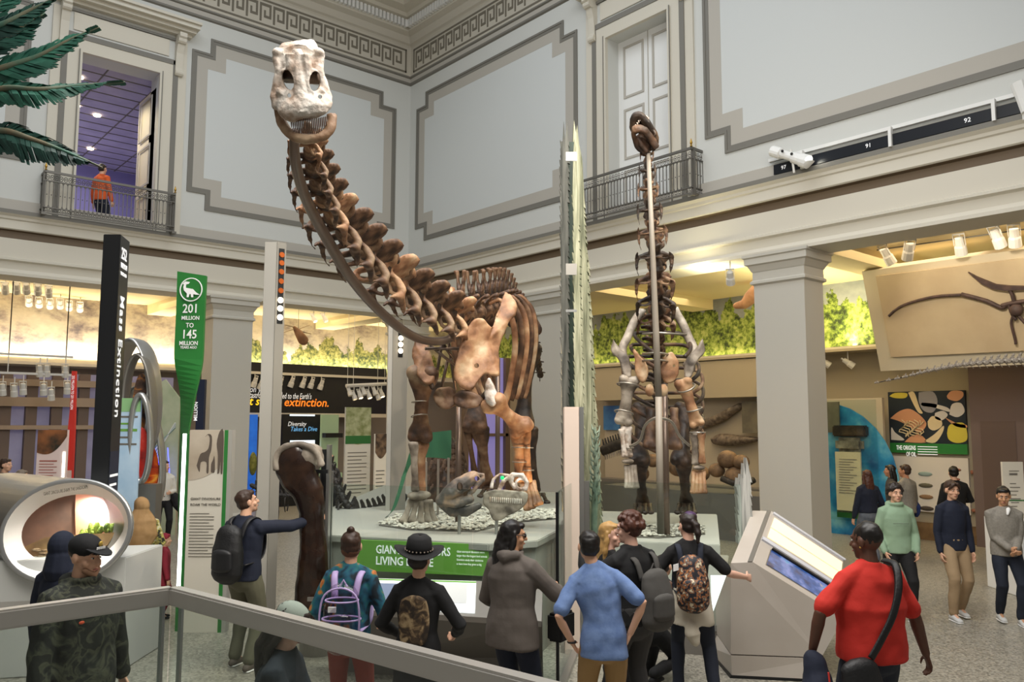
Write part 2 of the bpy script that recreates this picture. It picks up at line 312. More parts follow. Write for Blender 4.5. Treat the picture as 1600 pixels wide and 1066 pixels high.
# aisle shells: back walls, murals, ceilings, beams
XB, YB = 19.2, 25.4
struct(M().box((XB-.2, -4, 0), (XB+.2, YB, 4.36)).build('wall_aisle_right', mat('aisle_beige', 'a89c84', .7)))
struct(M().box((XB, -4, 4.36), (XB+.2, YB, 6.3)).build('wall_mural_right', 'mural_right'))
struct(M().box((-14, YB-.2, 0), (XB, YB+.2, 4.20)).build('wall_aisle_left', mat('aisle_taupe', '8c8378', .7)))
struct(M().box((-14, YB, 4.2), (XB, YB+.2, 6.3)).build('wall_mural_left', 'mural_left'))
struct(M().box((-14, YC+.4, 6.0), (XB+.2, YB, 6.2)).box((XC+.4, -10, 6.0), (XB+.2, YC+.4, 6.2)).build('ceiling_aisle', 'ceiling_cream'))
bm_ = M()
for x in (2.3, 8.0): bm_.box((x-.35, YC+.6, 5.72), (x+.35, YB, 6.0))
for y in (1.9, 7.87, 13.9): bm_.box((XC+.6, y-.35, 5.72), (XB, y+.35, 6.0))
bm_.box((XC, YC, 5.72), (XC+.7, YB, 6)).box((XC+.6, YC-.1, 5.72), (XB, YC+.6, 6))
struct(bm_.build('ceiling_beams', 'ceiling_cream'))
struct(M().box((-14, YB-.24, 4.14), (XB-.2, YB-.19, 4.24)).build('trim_40', 'plaster_cream'))
struct(M().box((XB-.24, -4, 4.30), (XB-.19, YB, 4.40)).build('trim_41', 'plaster_cream'))
tag(M().box((-13, YB-.16, 4.2), (XB-.4, YB-.10, 4.235)).build('cove_light_strip', 'cove_glow'), 'long warm cove light strip below the left aisle mural', 'light')
tag(M().box((XB-.16, 5.3, 4.36), (XB-.10, YB-.5, 4.395)).build('cove_light_strip', 'cove_glow'), 'long yellow cove light strip below the right aisle tree mural', 'light')
# columns
def column(n, cx, cy, wx, wy, lab):
    def rect(d, z): return [V((cx-wx-d, cy-wy-d, z)), V((cx+wx+d, cy-wy-d, z)), V((cx+wx+d, cy+wy+d, z)), V((cx-wx-d, cy+wy+d, z))]
    def loft(w, prof):
        vs = [p for d, z in prof for p in rect(d, z)]; k = len(prof)
        w.add(vs, [(i*4+j, i*4+(j+1) % 4, (i+1)*4+(j+1) % 4, (i+1)*4+j) for i in range(k-1) for j in range(4)])
    w = M(); loft(w, [(.06, 0), (.06, .25), (.03, .3), (0, .34), (0, 5.06), (.05, 5.09), (.05, 5.13), (.015, 5.16), (.015, 5.3), (.03, 5.32), (.08, 5.42), (.12, 5.44), (.12, 5.55), (.15, 5.57), (.15, 5.62)])
    o = w.build('column', 'column_grey'); tag(o, lab, 'column'); 
    return o
column(0, XC+.32, 7.87, .32, .5, 'grey square column with moulded capital, rightmost, beside the sloped touch screen console')
column(0, XC+.32, 13.95, .32, .5, 'grey square column behind the tall split conifer trunk')
column(0, 8.01, YC+.32, .5, .32, 'grey square column between the tall green sign and the lamp pole')
column(0, XC+.1, YC+.1, .42, .42, 'grey corner column behind the neck of the brown skeleton')
column(0, 1.9, YC+.32, .5, .32, 'grey square column at the far left behind the black pillar')
# second floor door casings
def casing(n, o, r, x0, x1, zt, closed):
    o = V(o); r = V(r).normalized(); nn = r.cross(UP)
    def bx(w, a0, a1, b0, b1, t0, t1): w.slab(o+r*a0+UP*b0+nn*t0, r, UP, a1-a0, b1-b0, t1-t0)
    w = M(); c = .30
    bx(w, x0-c, x0, ZL+.05, zt+c, 0, .06); bx(w, x1, x1+c, ZL+.05, zt+c, 0, .06); bx(w, x0, x1, zt, zt+c, 0, .06)
    bx(w, x0-.06, x0, ZL+.05, zt, .06, .09); bx(w, x1, x1+.06, ZL+.05, zt, .06, .09); bx(w, x0-.06, x1+.06, zt, zt+.06, .06, .09)
    bx(w, x0-.62, x0-c-.12, ZL+.05, zt+.95, 0, .05); bx(w, x1+c+.12, x1+.62, ZL+.05, zt+.95, 0, .05); bx(w, x0-.2, x1+.2, zt+.5, zt+.9, 0, .03)
    struct(w.build('trim_%d' % n, 'plaster_cream'))
    w = M(); bx(w, x0-c-.12, x0-c, ZL+.05, zt+.4, 0, .075); bx(w, x1+c, x1+c+.12, ZL+.05, zt+.4, 0, .075); bx(w, x0-c-.12, x1+c+.12, zt+c, zt+c+.12, 0, .075); bx(w, x0-.34, x1+.34, zt+.92, zt+.98, 0, .05)
    bx(w, x0-.07, x0-.05, ZL+.05, zt+.06, .085, .1); bx(w, x1+.05, x1+.07, ZL+.05, zt+.06, .085, .1)
    struct(w.build('trim_%d' % (n+1), 'trim_grey'))
    w = M()
    for t, a, b in ((.16, 1.05, 1.12), (.30, 1.12, 1.2), (.42, 1.2, 1.3), (.48, 1.3, 1.36)): bx(w, x0-.62-t*.4, x1+.62+t*.4, zt+a, zt+b, 0, t)
    for xx in (x0-.48, x1+.34):
        # scrolled console bracket
        prof = [(0, .10), (.05, .03), (.12, .05), (.10, .25), (.13, .6), (.22, .85), (.34, .95), (.34, 1.05), (0, 1.05)]
        vs = [o+r*(xx+e)+UP*(zt+zz)+nn*tt for e in (0, .17) for tt, zz in prof]; k = len(prof)
        w.add(vs, [tuple(range(k)), tuple(range(2*k-1, k-1, -1))]+[(i, (i+1) % k, (i+1) % k+k, i+k) for i in range(k)])
        w.tube([o+r*(xx-.01)+UP*(zt+.12)+nn*.08, o+r*(xx+.18)+UP*(zt+.12)+nn*.08], .075, 12); w.tube([o+r*(xx-.01)+UP*(zt+.9)+nn*.2, o+r*(xx+.18)+UP*(zt+.9)+nn*.2], .1, 12)
    struct(w.build('trim_%d' % (n+2), 'plaster_cream'))
casing(50, (0, YC, 0), (1, 0, 0), DL[0], DL[1], DL[2], 0); casing(55, (XC, 0, 0), (0, -1, 0), -DR[1], -DR[0], DR[2], 1)
# closed white double door (right) and open leaf (left)
d = M().slab((XC+.4, DR[1], ZL), (0, -1, 0), UP, DR[1]-DR[0], DR[2]-ZL, .05); do = struct(d.build('door_1', 'white_paint'))
w = M(); mid = (DR[0]+DR[1])/2
for y0, y1 in ((DR[0]+.16, mid-.12), (mid+.12, DR[1]-.16)):
    for z0, z1 in ((7.1, 8.1), (8.35, 9.5), (9.75, 10.95)): w.ring([(-y1, z0), (-y0, z0), (-y0, z1), (-y1, z1)], [(-y1+.05, z0+.05), (-y0-.05, z0+.05), (-y0-.05, z1-.05), (-y1+.05, z1-.05)], (XC+.35, 0, 0), (0, -1, 0), UP, .02)
w.box((XC+.335, mid-.008, ZL), (XC+.35, mid+.008, DR[2]))
w.build('door_moulding', 'trim_beige', do)
lf = M().slab((5.98, YC+.15, ZL), (0, 1, 0), UP, 1.3, 3.6, .05); lo = struct(lf.build('door_2', mat('door_warm', 'd9cfae', .5)))
w = M()
for z0, z1 in ((7.1, 8.0), (8.2, 9.2), (9.4, 10.4)): w.ring([(.15, z0), (1.1, z0), (1.1, z1), (.15, z1)], [(.2, z0+.05), (1.05, z0+.05), (1.05, z1-.05), (.2, z1-.05)], (5.95, YC+.15, 0), (0, 1, 0), UP, -.02)
w.build('door_moulding', 'trim_beige', lo)
# lobby beyond the open door: violet lit room with panelled ceiling
mat('lobby_violet', '8f8ab4', .8); mat('lobby_ceiling', 'a39db2', .7, col2='b2acc0', scale=2)
struct(M().box((2, YC+9, ZL), (14, YC+9.1, 11)).box((8.6, YC+T, ZL), (8.7, YC+9, 11)).box((1.9, YC+T, ZL), (2, YC+9, 11)).build('wall_lobby', 'lobby_violet'))
struct(M().box((2, YC+T, 10.85), (9, YC+9, 10.95)).build('ceiling_lobby', 'lobby_ceiling'))
struct(M().box((2, YC+T, ZL-.1), (9, YC+9, ZL)).build('floor_lobby', 'plinth_grey'))
w = M()
for i in range(14): w.box((2.05, YC+1.0+i*.6, 10.835), (8.6, YC+1.03+i*.6, 10.85))
for i in range(5): w.box((2.6+i*1.2, YC+.6, 10.835), (2.63+i*1.2, YC+9, 10.85))
struct(w.build('trim_60', 'key_dark'))
spot('leaf_lamp', (4.6, YC+1.6, 10.4), (5.95, YC+.9, 9.0), 90, (1, .85, .5), 80); area('lobby_lamp', (5, YC+5, 10.6), (5, YC+5, 7), 4, 6, 150, (.93, .88, 1.0)); area('lobby_floor_wash', (4.5, YC+6, 7.3), (4.5, YC+6.5, 11), 3, 3, 30, (.78, .70, 1.0))  # the spot is an added fill that warms the open door leaf
for i, (a, b) in enumerate(((4.6, 1.5), (5.0, 3.5), (5.6, 3.9), (5.2, 5.6), (4.6, 5.0), (6.2, 7))):
    tag(M().lathe([(.09, 0), (.09, .03), (.06, .035)], (a, YC+b, 10.81)).build('downlight', 'lamp_glow'), 'small round ceiling downlight beyond the open gallery door', 'light', 'round downlights beyond the open gallery door')
# balconies
def balcony(lab, o, r, x0, x1, proj):
    o = V(o); r = V(r).normalized(); nn = r.cross(UP); bo = o+r*x0+nn*proj; bo.z = ZL
    t = thing('balcony_railing', lab, 'railing', bo)
    def run(a, b, first):
        d = (b-a).normalized(); L = (b-a).length; w = M()
        for z, h in ((ZL+.92, .05), (ZL+.74, .02), (ZL+.04, .03), (ZL+.16, .02)): M().slab(a+V((0, 0, z-ZL))-d.cross(UP)*.02, d, UP, L, h, .04).build('rail', 'bronze_rail', t)
        k = max(2, int(L/.085)); w = M()
        for i in range(k+1):
            q = a+d*(L*i/k)
            w.slab(q+UP*.17-d*.007, d, UP, .014, .57, .014)
            if i < k:
                c = a+d*(L*(i+.5)/k); rr = L/k*.42
                w.tube([c+d*(cos(an)*rr)+UP*(.70+sin(an)*.05) for an in [pi*j/6 for j in range(7)]], .006, 4)
                w.tube([c+d*(cos(an)*rr)+UP*(.22-sin(an)*.05) for an in [pi*j/6 for j in range(7)]], .006, 4)
                for z0 in (.83, .10): 
                    w.tube([c+d*(cos(an)*rr*.9)+UP*(z0+sin(an)*.055) for an in [2*pi*j/8 for j in range(8)]], .007, 4, closed=True); w.ell(c+UP*z0, .016, n=6, m=4)
                w.ell(c+UP*.45-d*0, .013, n=6, m=4)
        w.build('balusters', 'bronze_rail', t)
    a = bo.copy(); b = o+r*x1+nn*proj; b.z = ZL
    run(a, b, 1); run(a-nn*proj, a, 0); run(b, b-nn*proj, 0)
    for q in (a, b):
        M().slab(q-r*.03-nn*.03, r, UP, .06, .97, -.06).slab(q-r*.05+nn*.05, r, UP, .1, .05, -.1).build('post', 'bronze_rail', t)
        M().lathe([(.03, 0), (.012, .03), (.028, .07), (.02, .1), (.004, .16)], q+UP*.98).build('finial', mat('brass', 'b8903c', .35, .8), t)
    return t
balcony('grey wrought iron balcony railing at the open door, upper left', (0, YC, 0), (1, 0, 0), 3.66, 6.36, .35)
balcony('grey wrought iron balcony railing at the closed white door', (XC, 0, 0), (0, -1, 0), -12.75, -9.45, .35)
# ---------------------------------------------------------------- fossils
mat('bone_brown', stops=[(.34, '22170f'), (.45, '48301f'), (.55, '6e5038'), (.70, '9c8468')], rough=.6, scale=3.2, bump=.5, bscale=22)
mat('bone_tan', stops=[(.32, '63432c'), (.45, '93694a'), (.57, 'b08a66'), (.72, 'cbb494')], rough=.6, scale=4, bump=.5, bscale=25)
mat('bone_pale', stops=[(.30, '94765f'), (.42, 'b8a595'), (.55, 'cdc3b8'), (.75, 'ddd8d0')], rough=.65, scale=9, bump=1, bscale=34)
mat('bone_grey', stops=[(.30, '4d443c'), (.45, '83786b'), (.6, 'a89d8e'), (.75, 'c4bcb0')], rough=.6, scale=5, bump=.5, bscale=25)
mat('bone_dark', stops=[(.30, '1a1410'), (.5, '35271c'), (.7, '5a4431')], rough=.5, scale=5, bump=.5, bscale=25)
mat('fossil_black', stops=[(.3, '141211'), (.6, '2e2925'), (.75, '4a433b')], rough=.5, scale=8, bump=.6, bscale=30)
mat('mount_rod', '75655a', .35, .6); mat('tooth', '6b5140', .5); mat('pole_grey', '8f867a', .5, .0); mat('bracket', '9d978d', .35, .7)
def frame(t, up):
    t = V(t).normalized(); r = t.cross(V(up)).normalized(); u = r.cross(t); return Matrix((r, t, u)).transposed()   # local x=right, y=along, z=up
def longbone(name, p0, p1, rs, w0, w1, m, parent, flat=.7, bend=0, ref=None, vox=None, knob=True):
    p0, p1 = V(p0), V(p1); ref = V(ref) if ref else AXR; ax = (p1-p0); L = ax.length; t = ax/L; side = (ref-t*ref.dot(t)).normalized(); fw = t.cross(side)
    pr = [(0, w0*.75), (.05, w0), (.13, w0*.9), (.27, (rs+w0)*.42), (.42, rs), (.6, rs), (.78, (rs+w1)*.45), (.9, w1*.95), (.96, w1), (1, w1*.75)]
    w = M(); w.limb([p0+ax*q+fw*(bend*sin(pi*q)) for q, _ in pr], [(r, r*flat if q in (0, 1) or r > rs*1.15 else r*.9) for q, r in pr], 12, side)
    if knob:
        for e, ww in ((p0, w0), (p1, w1)):
            for s_ in (-1, 1): w.ell(e+side*(s_*ww*.5)+fw*ww*.12, (ww*.55, ww*.5, ww*.5))
    return w.build(name, m, parent, vox=vox or max(.008, rs*.22), disp=rs*.12, dsc=5/L, sm=2)
def cerv_mesh():
    w = M(); w.limb([(0, -.5, 0), (0, -.35, 0), (0, 0, 0), (0, .35, .01), (0, .52, .02)], [.16, .13, .085, .12, .14], 12)
    for s in (-1, 1):
        w.tube([(s*.05, -.12, .08), (s*.12, -.14, .20), (s*.20, -.20, .32), (s*.22, -.20, .37)], [(.06, .30), (.045, .26), (.05, .16), (.06, .09)], 8, (1, 0, 0))
        w.tube([(s*.05, .25, .06), (s*.14, .36, .15), (s*.17, .56, .21)], [(.05, .1), (.04, .07), (.035, .05)], 8, (1, 0, 0))
        w.tube([(s*.06, -.2, .10), (s*.16, -.42, .20), (s*.17, -.56, .16)], [(.05, .09), (.04, .06), (.04, .03)], 8, (1, 0, 0))
        w.tube([(s*.05, .12, .0), (s*.20, .10, -.03), (s*.33, .12, -.12)], [(.05, .16), (.04, .12), (.045, .07)], 8, (0, 0, 1))
        w.tube([(s*.30, .42, -.30), (s*.33, .26, -.23), (s*.34, .10, -.20), (s*.35, -.10, -.26), (s*.33, -.36, -.33), (s*.29, -.62, -.36)], [.012, .035, .055, .04, .026, .008], 8)
        w.tube([(s*.33, .12, -.12), (s*.34, .1, -.2)], [.05, .05], 8); w.tube([(s*.06, .05, -.08), (s*.2, .08, -.2), (s*.33, .1, -.21)], [.04, .03, .035], 8)
    w.tube([(0, -.45, .12), (0, .3, .14)], [.05, .04], 8)
    return w
def dors_mesh():
    w = M(); w.limb([(0, -.42, 0), (0, -.25, 0), (0, 0, 0), (0, .25, 0), (0, .42, 0)], [.26, .22, .15, .22, .26], 12)
    for s in (-1, 1):
        w.tube([(0, 0, .2), (s*.04, -.02, .6), (s*.09, -.06, 1.0), (s*.12, -.05, 1.18)], [(.05, .2), (.04, .16), (.045, .11), (.07, .09)], 8, (1, 0, 0))
        w.tube([(s*.08, 0, .22), (s*.28, -.02, .42), (s*.52, 0, .50)], [(.06, .22), (.05, .14), (.07, .08)], 8, (0, 0, 1))
        w.tube([(s*.1, .2, .25), (s*.15, .45, .36)], [.07, .05], 8); w.tube([(s*.1, -.2, .28), (s*.14, -.48, .34)], [.06, .05], 8)
    return w
def proto(w, vox, disp=.02):
    o = w.build('proto', MATS['bone_brown'], None, vox=vox, disp=disp, dsc=4, sm=1); me = o.data; me.materials.clear(); bpy.data.objects.remove(o); return me
CERV = proto(cerv_mesh(), .026); DORS = proto(dors_mesh(), .04, .03)
def smallmesh():
    w = M(); w.limb([(0, -.5, 0), (0, 0, 0), (0, .5, 0)], [.3, .2, .3], 10); w.tube([(0, 0, .15), (0, -.2, .55), (0, -.35, .8)], [(.07, .2), (.05, .16), (.04, .1)], 8, (1, 0, 0))
    w.tube([(0, -.1, -.2), (0, -.4, -.55), (0, -.5, -.7)], [.07, .05, .03], 6)
    for s in (-1, 1): w.tube([(s*.15, 0, 0), (s*.5, -.1, .02)], [.09, .05], 6); w.tube([(s*.08, .3, .3), (s*.1, .6, .42)], [.06, .05], 6)
    return w
TAIL = proto(smallmesh(), .05)
def vert(me, name, m, c, t, up, s, parent, sx=1):
    me2 = me.copy(); me2.name = name; me2.materials.append(MATS[m]); o = bpy.data.objects.new(name, me2); COL.objects.link(o); o.parent = parent
    F_ = frame(t, up).to_4x4(); o.matrix_local = Matrix.Translation(V(c)-wl(parent)) @ F_ @ Matrix.Diagonal((s*sx, s, s*sx, 1)); return o
def arclen(pts):
    out = [0]
    for a, b in zip(pts, pts[1:]): out.append(out[-1]+(V(b)-V(a)).length)
    return out
def along(pts, L, s):
    for i in range(len(L)-1):
        if s <= L[i+1] or i == len(L)-2: q = (s-L[i])/(L[i+1]-L[i]); return V(pts[i]).lerp(V(pts[i+1]), q), (V(pts[i+1])-V(pts[i])).normalized()
def pd(lst): return [tuple(P(*q)) for q in lst]
def path3(lst, k=8): return crom([tuple(P(*q)) for q in lst], k)
def plate(name, pts, th, m, parent, vox=.012, cut=None, bulge=0):
    """bone plate through outline points (px,py,depth) thickened along the view direction"""
    q = [P(*p) for p in crom(pts+[pts[0]], 3)[:-1]]; c = sum(q, V((0, 0, 0)))/len(q); n = (c-EYE).normalized(); k = len(q); w = M()
    rings = [(0.0, .5*th, None)]; vs = [c-n*(th*.5+bulge)]; fs = []
    lay = [(.6, -.5, bulge*.8), (.93, -.42, .1*bulge), (1, 0, 0), (.93, .42, 0), (.6, .5, 0)]
    for f, h, bb in lay: vs += [c+(p-c)*f+n*(th*h-bb) for p in q]
    vs.append(c+n*th*.5)
    for i in range(k): fs.append((0, 1+(i+1) % k, 1+i)); fs.append((1+k*4+i, 1+k*4+(i+1) % k, 1+5*k))
    for l in range(4): fs += [(1+l*k+i, 1+l*k+(i+1) % k, 1+(l+1)*k+(i+1) % k, 1+(l+1)*k+i) for i in range(k)]
    w.add(vs, fs); o = w.build(name, m, parent, vox=vox, disp=th*.2, dsc=6, sm=2)
    if cut:
        cw = M()
        for px, py, d, r in cut: a = P(px, py, d); cw.tube([a-n*.6, a+n*.6], r, 12)
        boolean(o, cw, parent)
    return o
def boolean(o, cw, parent):
    c = cw.build('cut', 'black', parent); md = o.modifiers.new('b', 'BOOLEAN'); md.object = c; md.operation = 'DIFFERENCE'; md.solver = 'EXACT'
    dg = bpy.context.evaluated_depsgraph_get(); me = bpy.data.meshes.new_from_object(o.evaluated_get(dg)); o.modifiers.clear()
    if len(me.vertices) > 50: nm = o.data.name; m0 = o.data.materials[0]; o.data = me; me.name = nm; me.materials.clear(); me.materials.append(m0); me.polygons.foreach_set('material_index', [0]*len(me.polygons)); me.polygons.foreach_set('use_smooth', [True]*len(me.polygons))
    bpy.data.objects.remove(c)
def bracket(p, t, r, parent, m='bracket', th=.008):
    t = V(t).normalized(); a = t.orthogonal().normalized(); b = t.cross(a)
    M().tube([V(p)+a*(cos(2*pi*i/16)*r)+b*(sin(2*pi*i/16)*r) for i in range(16)], th, 6, closed=True).build('mount_bracket', m, parent, smooth=True)

# ======== long necked skeleton, left
RT = P(735, 800, 11.0)
S = thing('sauropod_skeleton', 'large brown long-necked dinosaur skeleton with pale skull looking down toward the camera', 'dinosaur skeleton', (RT.x, RT.y, 1.27))
NK = path3([(480, 196, 5.35), (485, 235, 5.6), (497, 285, 6.1), (520, 333, 6.7), (557, 382, 7.4), (600, 424, 8.1), (642, 458, 8.8), (684, 482, 9.45), (712, 492, 10.0)])
NL = arclen(NK); tot = NL[-1]; s = 0.10; n = 0; lens = [.22, .27, .31, .35, .39, .42, .45, .48, .50, .51, .51, .50, .48]; k_ = tot/sum(lens)*.995
for i, l in enumerate(lens):
    l *= k_; c, t = along(NK, NL, min(s+l/2, tot-.01)); up = AXF*-.05+UP+AXR*.45; sc = l*1.2
    vert(CERV, 'neck_vertebra', 'bone_brown' if i % 4 else 'bone_tan', c, -t, up, sc, S, sx=1.5 if i > 4 else 1.35); s += l
DK = path3([(712, 492, 10.0), (735, 492, 10.5), (757, 488, 11.1), (772, 482, 11.8), (785, 480, 12.6), (795, 486, 13.4), (802, 500, 14.3)])
DLn = arclen(DK); nd = 11
for i in range(nd):
    c, t = along(DK, DLn, DLn[-1]*(i+.5)/nd); hd = t
    vert(DORS, 'back_vertebra', 'bone_brown', c, -t, UP, .47+.006*i, S)
    if 1 < i < nd-1:
        side = t.cross(UP).normalized(); dl = .58+.025*i if i < 6 else .72-.03*(i-6); wv = .38+.018*i if i < 7 else .49-.03*(i-6)
        for sg in (-1, 1):
            pts = crom([tuple(c+side*(sg*a)+UP*b+t*d_) for a, b, d_ in ((.10, .12, 0), (wv*.62, .16, .02), (wv*.97, -.12, .08), (wv*1.02, -.5*dl*1.6, .15), (wv*.80, -1.0*dl*1.6, .22), (wv*.62, -1.22*dl*1.6, .24))], 5)
            kk = len(pts); M().tube(pts, [(.035, .026) if q < kk*.3 else ((.022, .042) if q < kk-4 else (.018, .05)) for q in range(kk)], 8, t).build('rib', 'bone_brown' if i % 2 else 'bone_tan', S, smooth=True)
# pelvis and hind limbs
def pl3(a, b, c): return P(a, b, c)
for sg, x in ((-1, 770), (1, 826)):
    plate('ilium', [(x-22, 505, 13.7), (x-5, 492, 13.6), (x+14, 498, 13.6), (x+22, 520, 13.6), (x+4, 528, 13.6), (x-16, 530, 13.7)], .08, 'bone_brown', S, vox=.03)
longbone('femur', P(752, 545, 13.3), P(742, 668, 12.8), .105, .22, .20, 'bone_brown', S)
longbone('femur', P(826, 545, 13.5), P(816, 668, 13.2), .105, .22, .20, 'bone_dark', S)
longbone('tibia', P(750, 672, 12.85), P(762, 757, 13.1), .075, .15, .12, 'bone_brown', S)
longbone('fibula', P(731, 674, 12.85), P(742, 740, 13.1), .04, .07, .06, 'bone_brown', S)
longbone('tibia', P(828, 672, 13.2), P(834, 765, 13.5), .075, .14, .12, 'bone_dark', S)
for bx, by, bd in ((766, 762, 13.0), (838, 772, 13.4)):
    for j in range(4): a = P(bx-8+j*6, by, bd); b = P(bx-16+j*11, by+14, bd-.35); longbone('toe', a, b, .035, .05, .055, 'bone_dark', S, vox=.02)
# shoulder blade and plates
plate('shoulder_blade', [(789, 454, 10.6), (804, 466, 10.5), (808, 486, 10.4), (796, 504, 10.3), (788, 520, 10.25), (783, 537, 10.2), (780, 555, 10.1), (780, 586, 9.95), (768, 588, 9.9), (758, 586, 9.85), (748, 596, 9.8), (736, 611, 9.75), (720, 607, 9.75), (710, 593, 9.75), (709, 573, 9.75), (716, 546, 9.8), (725, 527, 9.85), (731, 509, 9.9), (743, 497, 9.95), (757, 497, 10), (764, 507, 10.05), (770, 510, 10.1), (775, 498, 10.2), (780, 486, 10.3), (784, 468, 10.5)], .08, 'bone_tan', S, vox=.014, cut=[(744.5, 572, 9.8, .028)])
plate('shoulder_blade', [(646, 530, 10.3), (655, 526, 10.35), (668, 534, 10.3), (672, 552, 10.2), (680, 575, 10.1), (676, 597, 10.0), (662, 600, 9.95), (652, 585, 10), (645, 560, 10.2)], .11, 'bone_tan', S, vox=.014)
plate('breast_plate', [(676, 618, 10.0), (686, 606, 9.9), (704, 606, 9.9), (716, 620, 9.9), (712, 634, 9.85), (694, 640, 9.85), (680, 630, 9.9)], .10, 'bone_brown', S)
plate('breast_plate', [(708, 618, 9.85), (722, 610, 9.8), (742, 614, 9.8), (754, 624, 9.8), (748, 636, 9.75), (726, 640, 9.75), (710, 632, 9.8)], .10, 'bone_brown', S)
for a, b, c in (((676, 606, 10), (668, 590, 10.1), (664, 575, 10.1)), ((750, 625, 9.8), (762, 612, 9.8), (766, 600, 9.8))): M().limb([P(*a), P(*b), P(*c)], [.03, .035, .03]).build('cartilage_strap', 'bone_dark', S, smooth=True)
# left fore limb
longbone('humerus', P(661, 583, 10.1), P(656, 683, 10.2), .085, .20, .155, 'bone_brown', S, flat=.55, vox=.016)
longbone('ulna', P(658, 694, 10.25), P(656, 766, 10.3), .062, .105, .08, 'bone_tan', S, vox=.014)
longbone('radius', P(646, 694, 10.1), P(649, 765, 10.2), .042, .065, .055, 'bone_grey', S, vox=.012)
M().ell(P(655, 774, 10.25), (.17, .1, .06), n=16).build('wrist_bone', 'bone_grey', S, smooth=True)
for j, (a, b) in enumerate(((641, 630), (649, 643), (657, 656), (664, 668), (669, 678))):
    longbone('finger_bone', P(a+2, 783, 10.25), P(b, 815, 10.15+.05*j), .038, .05, .058, 'bone_grey', S, vox=.012)
# right fore limb, bent
longbone('humerus', P(770, 628, 9.75), P(815, 668, 10.0), .085, .17, .17, 'bone_tan', S, flat=.7, vox=.016)
plate('humerus_head', [(757, 600, 9.7), (764, 590, 9.7), (772, 604, 9.7), (779, 624, 9.7), (771, 636, 9.65), (760, 628, 9.7)], .12, 'bone_pale', S)
longbone('ulna', P(809, 678, 10.05), P(813, 748, 10.2), .07, .10, .085, 'bone_tan', S, vox=.014)
longbone('radius', P(822, 674, 10.05), P(824, 750, 10.2), .052, .065, .065, 'bone_tan', S, vox=.012)
for j, (a, b, e) in enumerate(((816, 824, 800), (822, 831, 797), (828, 838, 793), (832, 843, 791))): longbone('finger_bone', P(a, 754, 10.25), P(b, e-4, 10.0), .036, .05, .052, 'bone_tan', S, vox=.012)
for p, t, r in (((656, 628, 10.15), (0, .1, 1), .10), ((655, 650, 10.15), (0, .2, 1), .10), ((812, 699, 10.1), (0, 0, 1), .10), ((813, 722, 10.15), (0, 0, 1), .095), ((824, 700, 10.1), (0, 0, 1), .07), ((825, 735, 10.15), (0, 0, 1), .07)): bracket(P(*p), t, r, S)
# steel under the neck, shoulder cage and posts
rod = path3([(460, 205, 5.25), (462, 255, 5.5), (478, 310, 6.1), (508, 368, 6.8), (545, 430, 7.5), (585, 478, 8.2), (628, 515, 8.9), (660, 531, 9.4), (692, 533, 9.8), (712, 524, 10.0)], 6)
M().tube(rod, [.030+.02*min(1, i/20) for i in range(len(rod))], 10).build('neck_support_rod', 'mount_rod', S, smooth=True)
for a, b in (((690, 535, 9.9), (708, 560, 10)), ((672, 540, 9.8), (712, 572, 10.0)), ((700, 530, 10), (712, 610, 10)), ((665, 545, 9.7), (730, 545, 10.1)), ((690, 540, 10), (680, 600, 10.1)), ((700, 560, 10), (690, 606, 10))): M().tube([P(*a), P(*b)], .02, 8).build('mount_strut', 'mount_rod', S, smooth=True)
for px, py0, dd in ((717, 636, 10.3), (778, 560, 12.3)):
    a = P(px, py0, dd); M().tube([(a.x, a.y, 1.27), a], .035, 10).build('mount_post', 'mount_rod', S, smooth=True)
# tail running back
TK = path3([(811, 500, 14.3), (822, 515, 15), (835, 545, 16), (845, 590, 17)], 6); TL = arclen(TK)
for i in range(7): c, t = along(TK, TL, TL[-1]*(i+.5)/7); vert(TAIL, 'tail_vertebra', 'bone_dark', c, -t, UP, .42-.03*i, S)

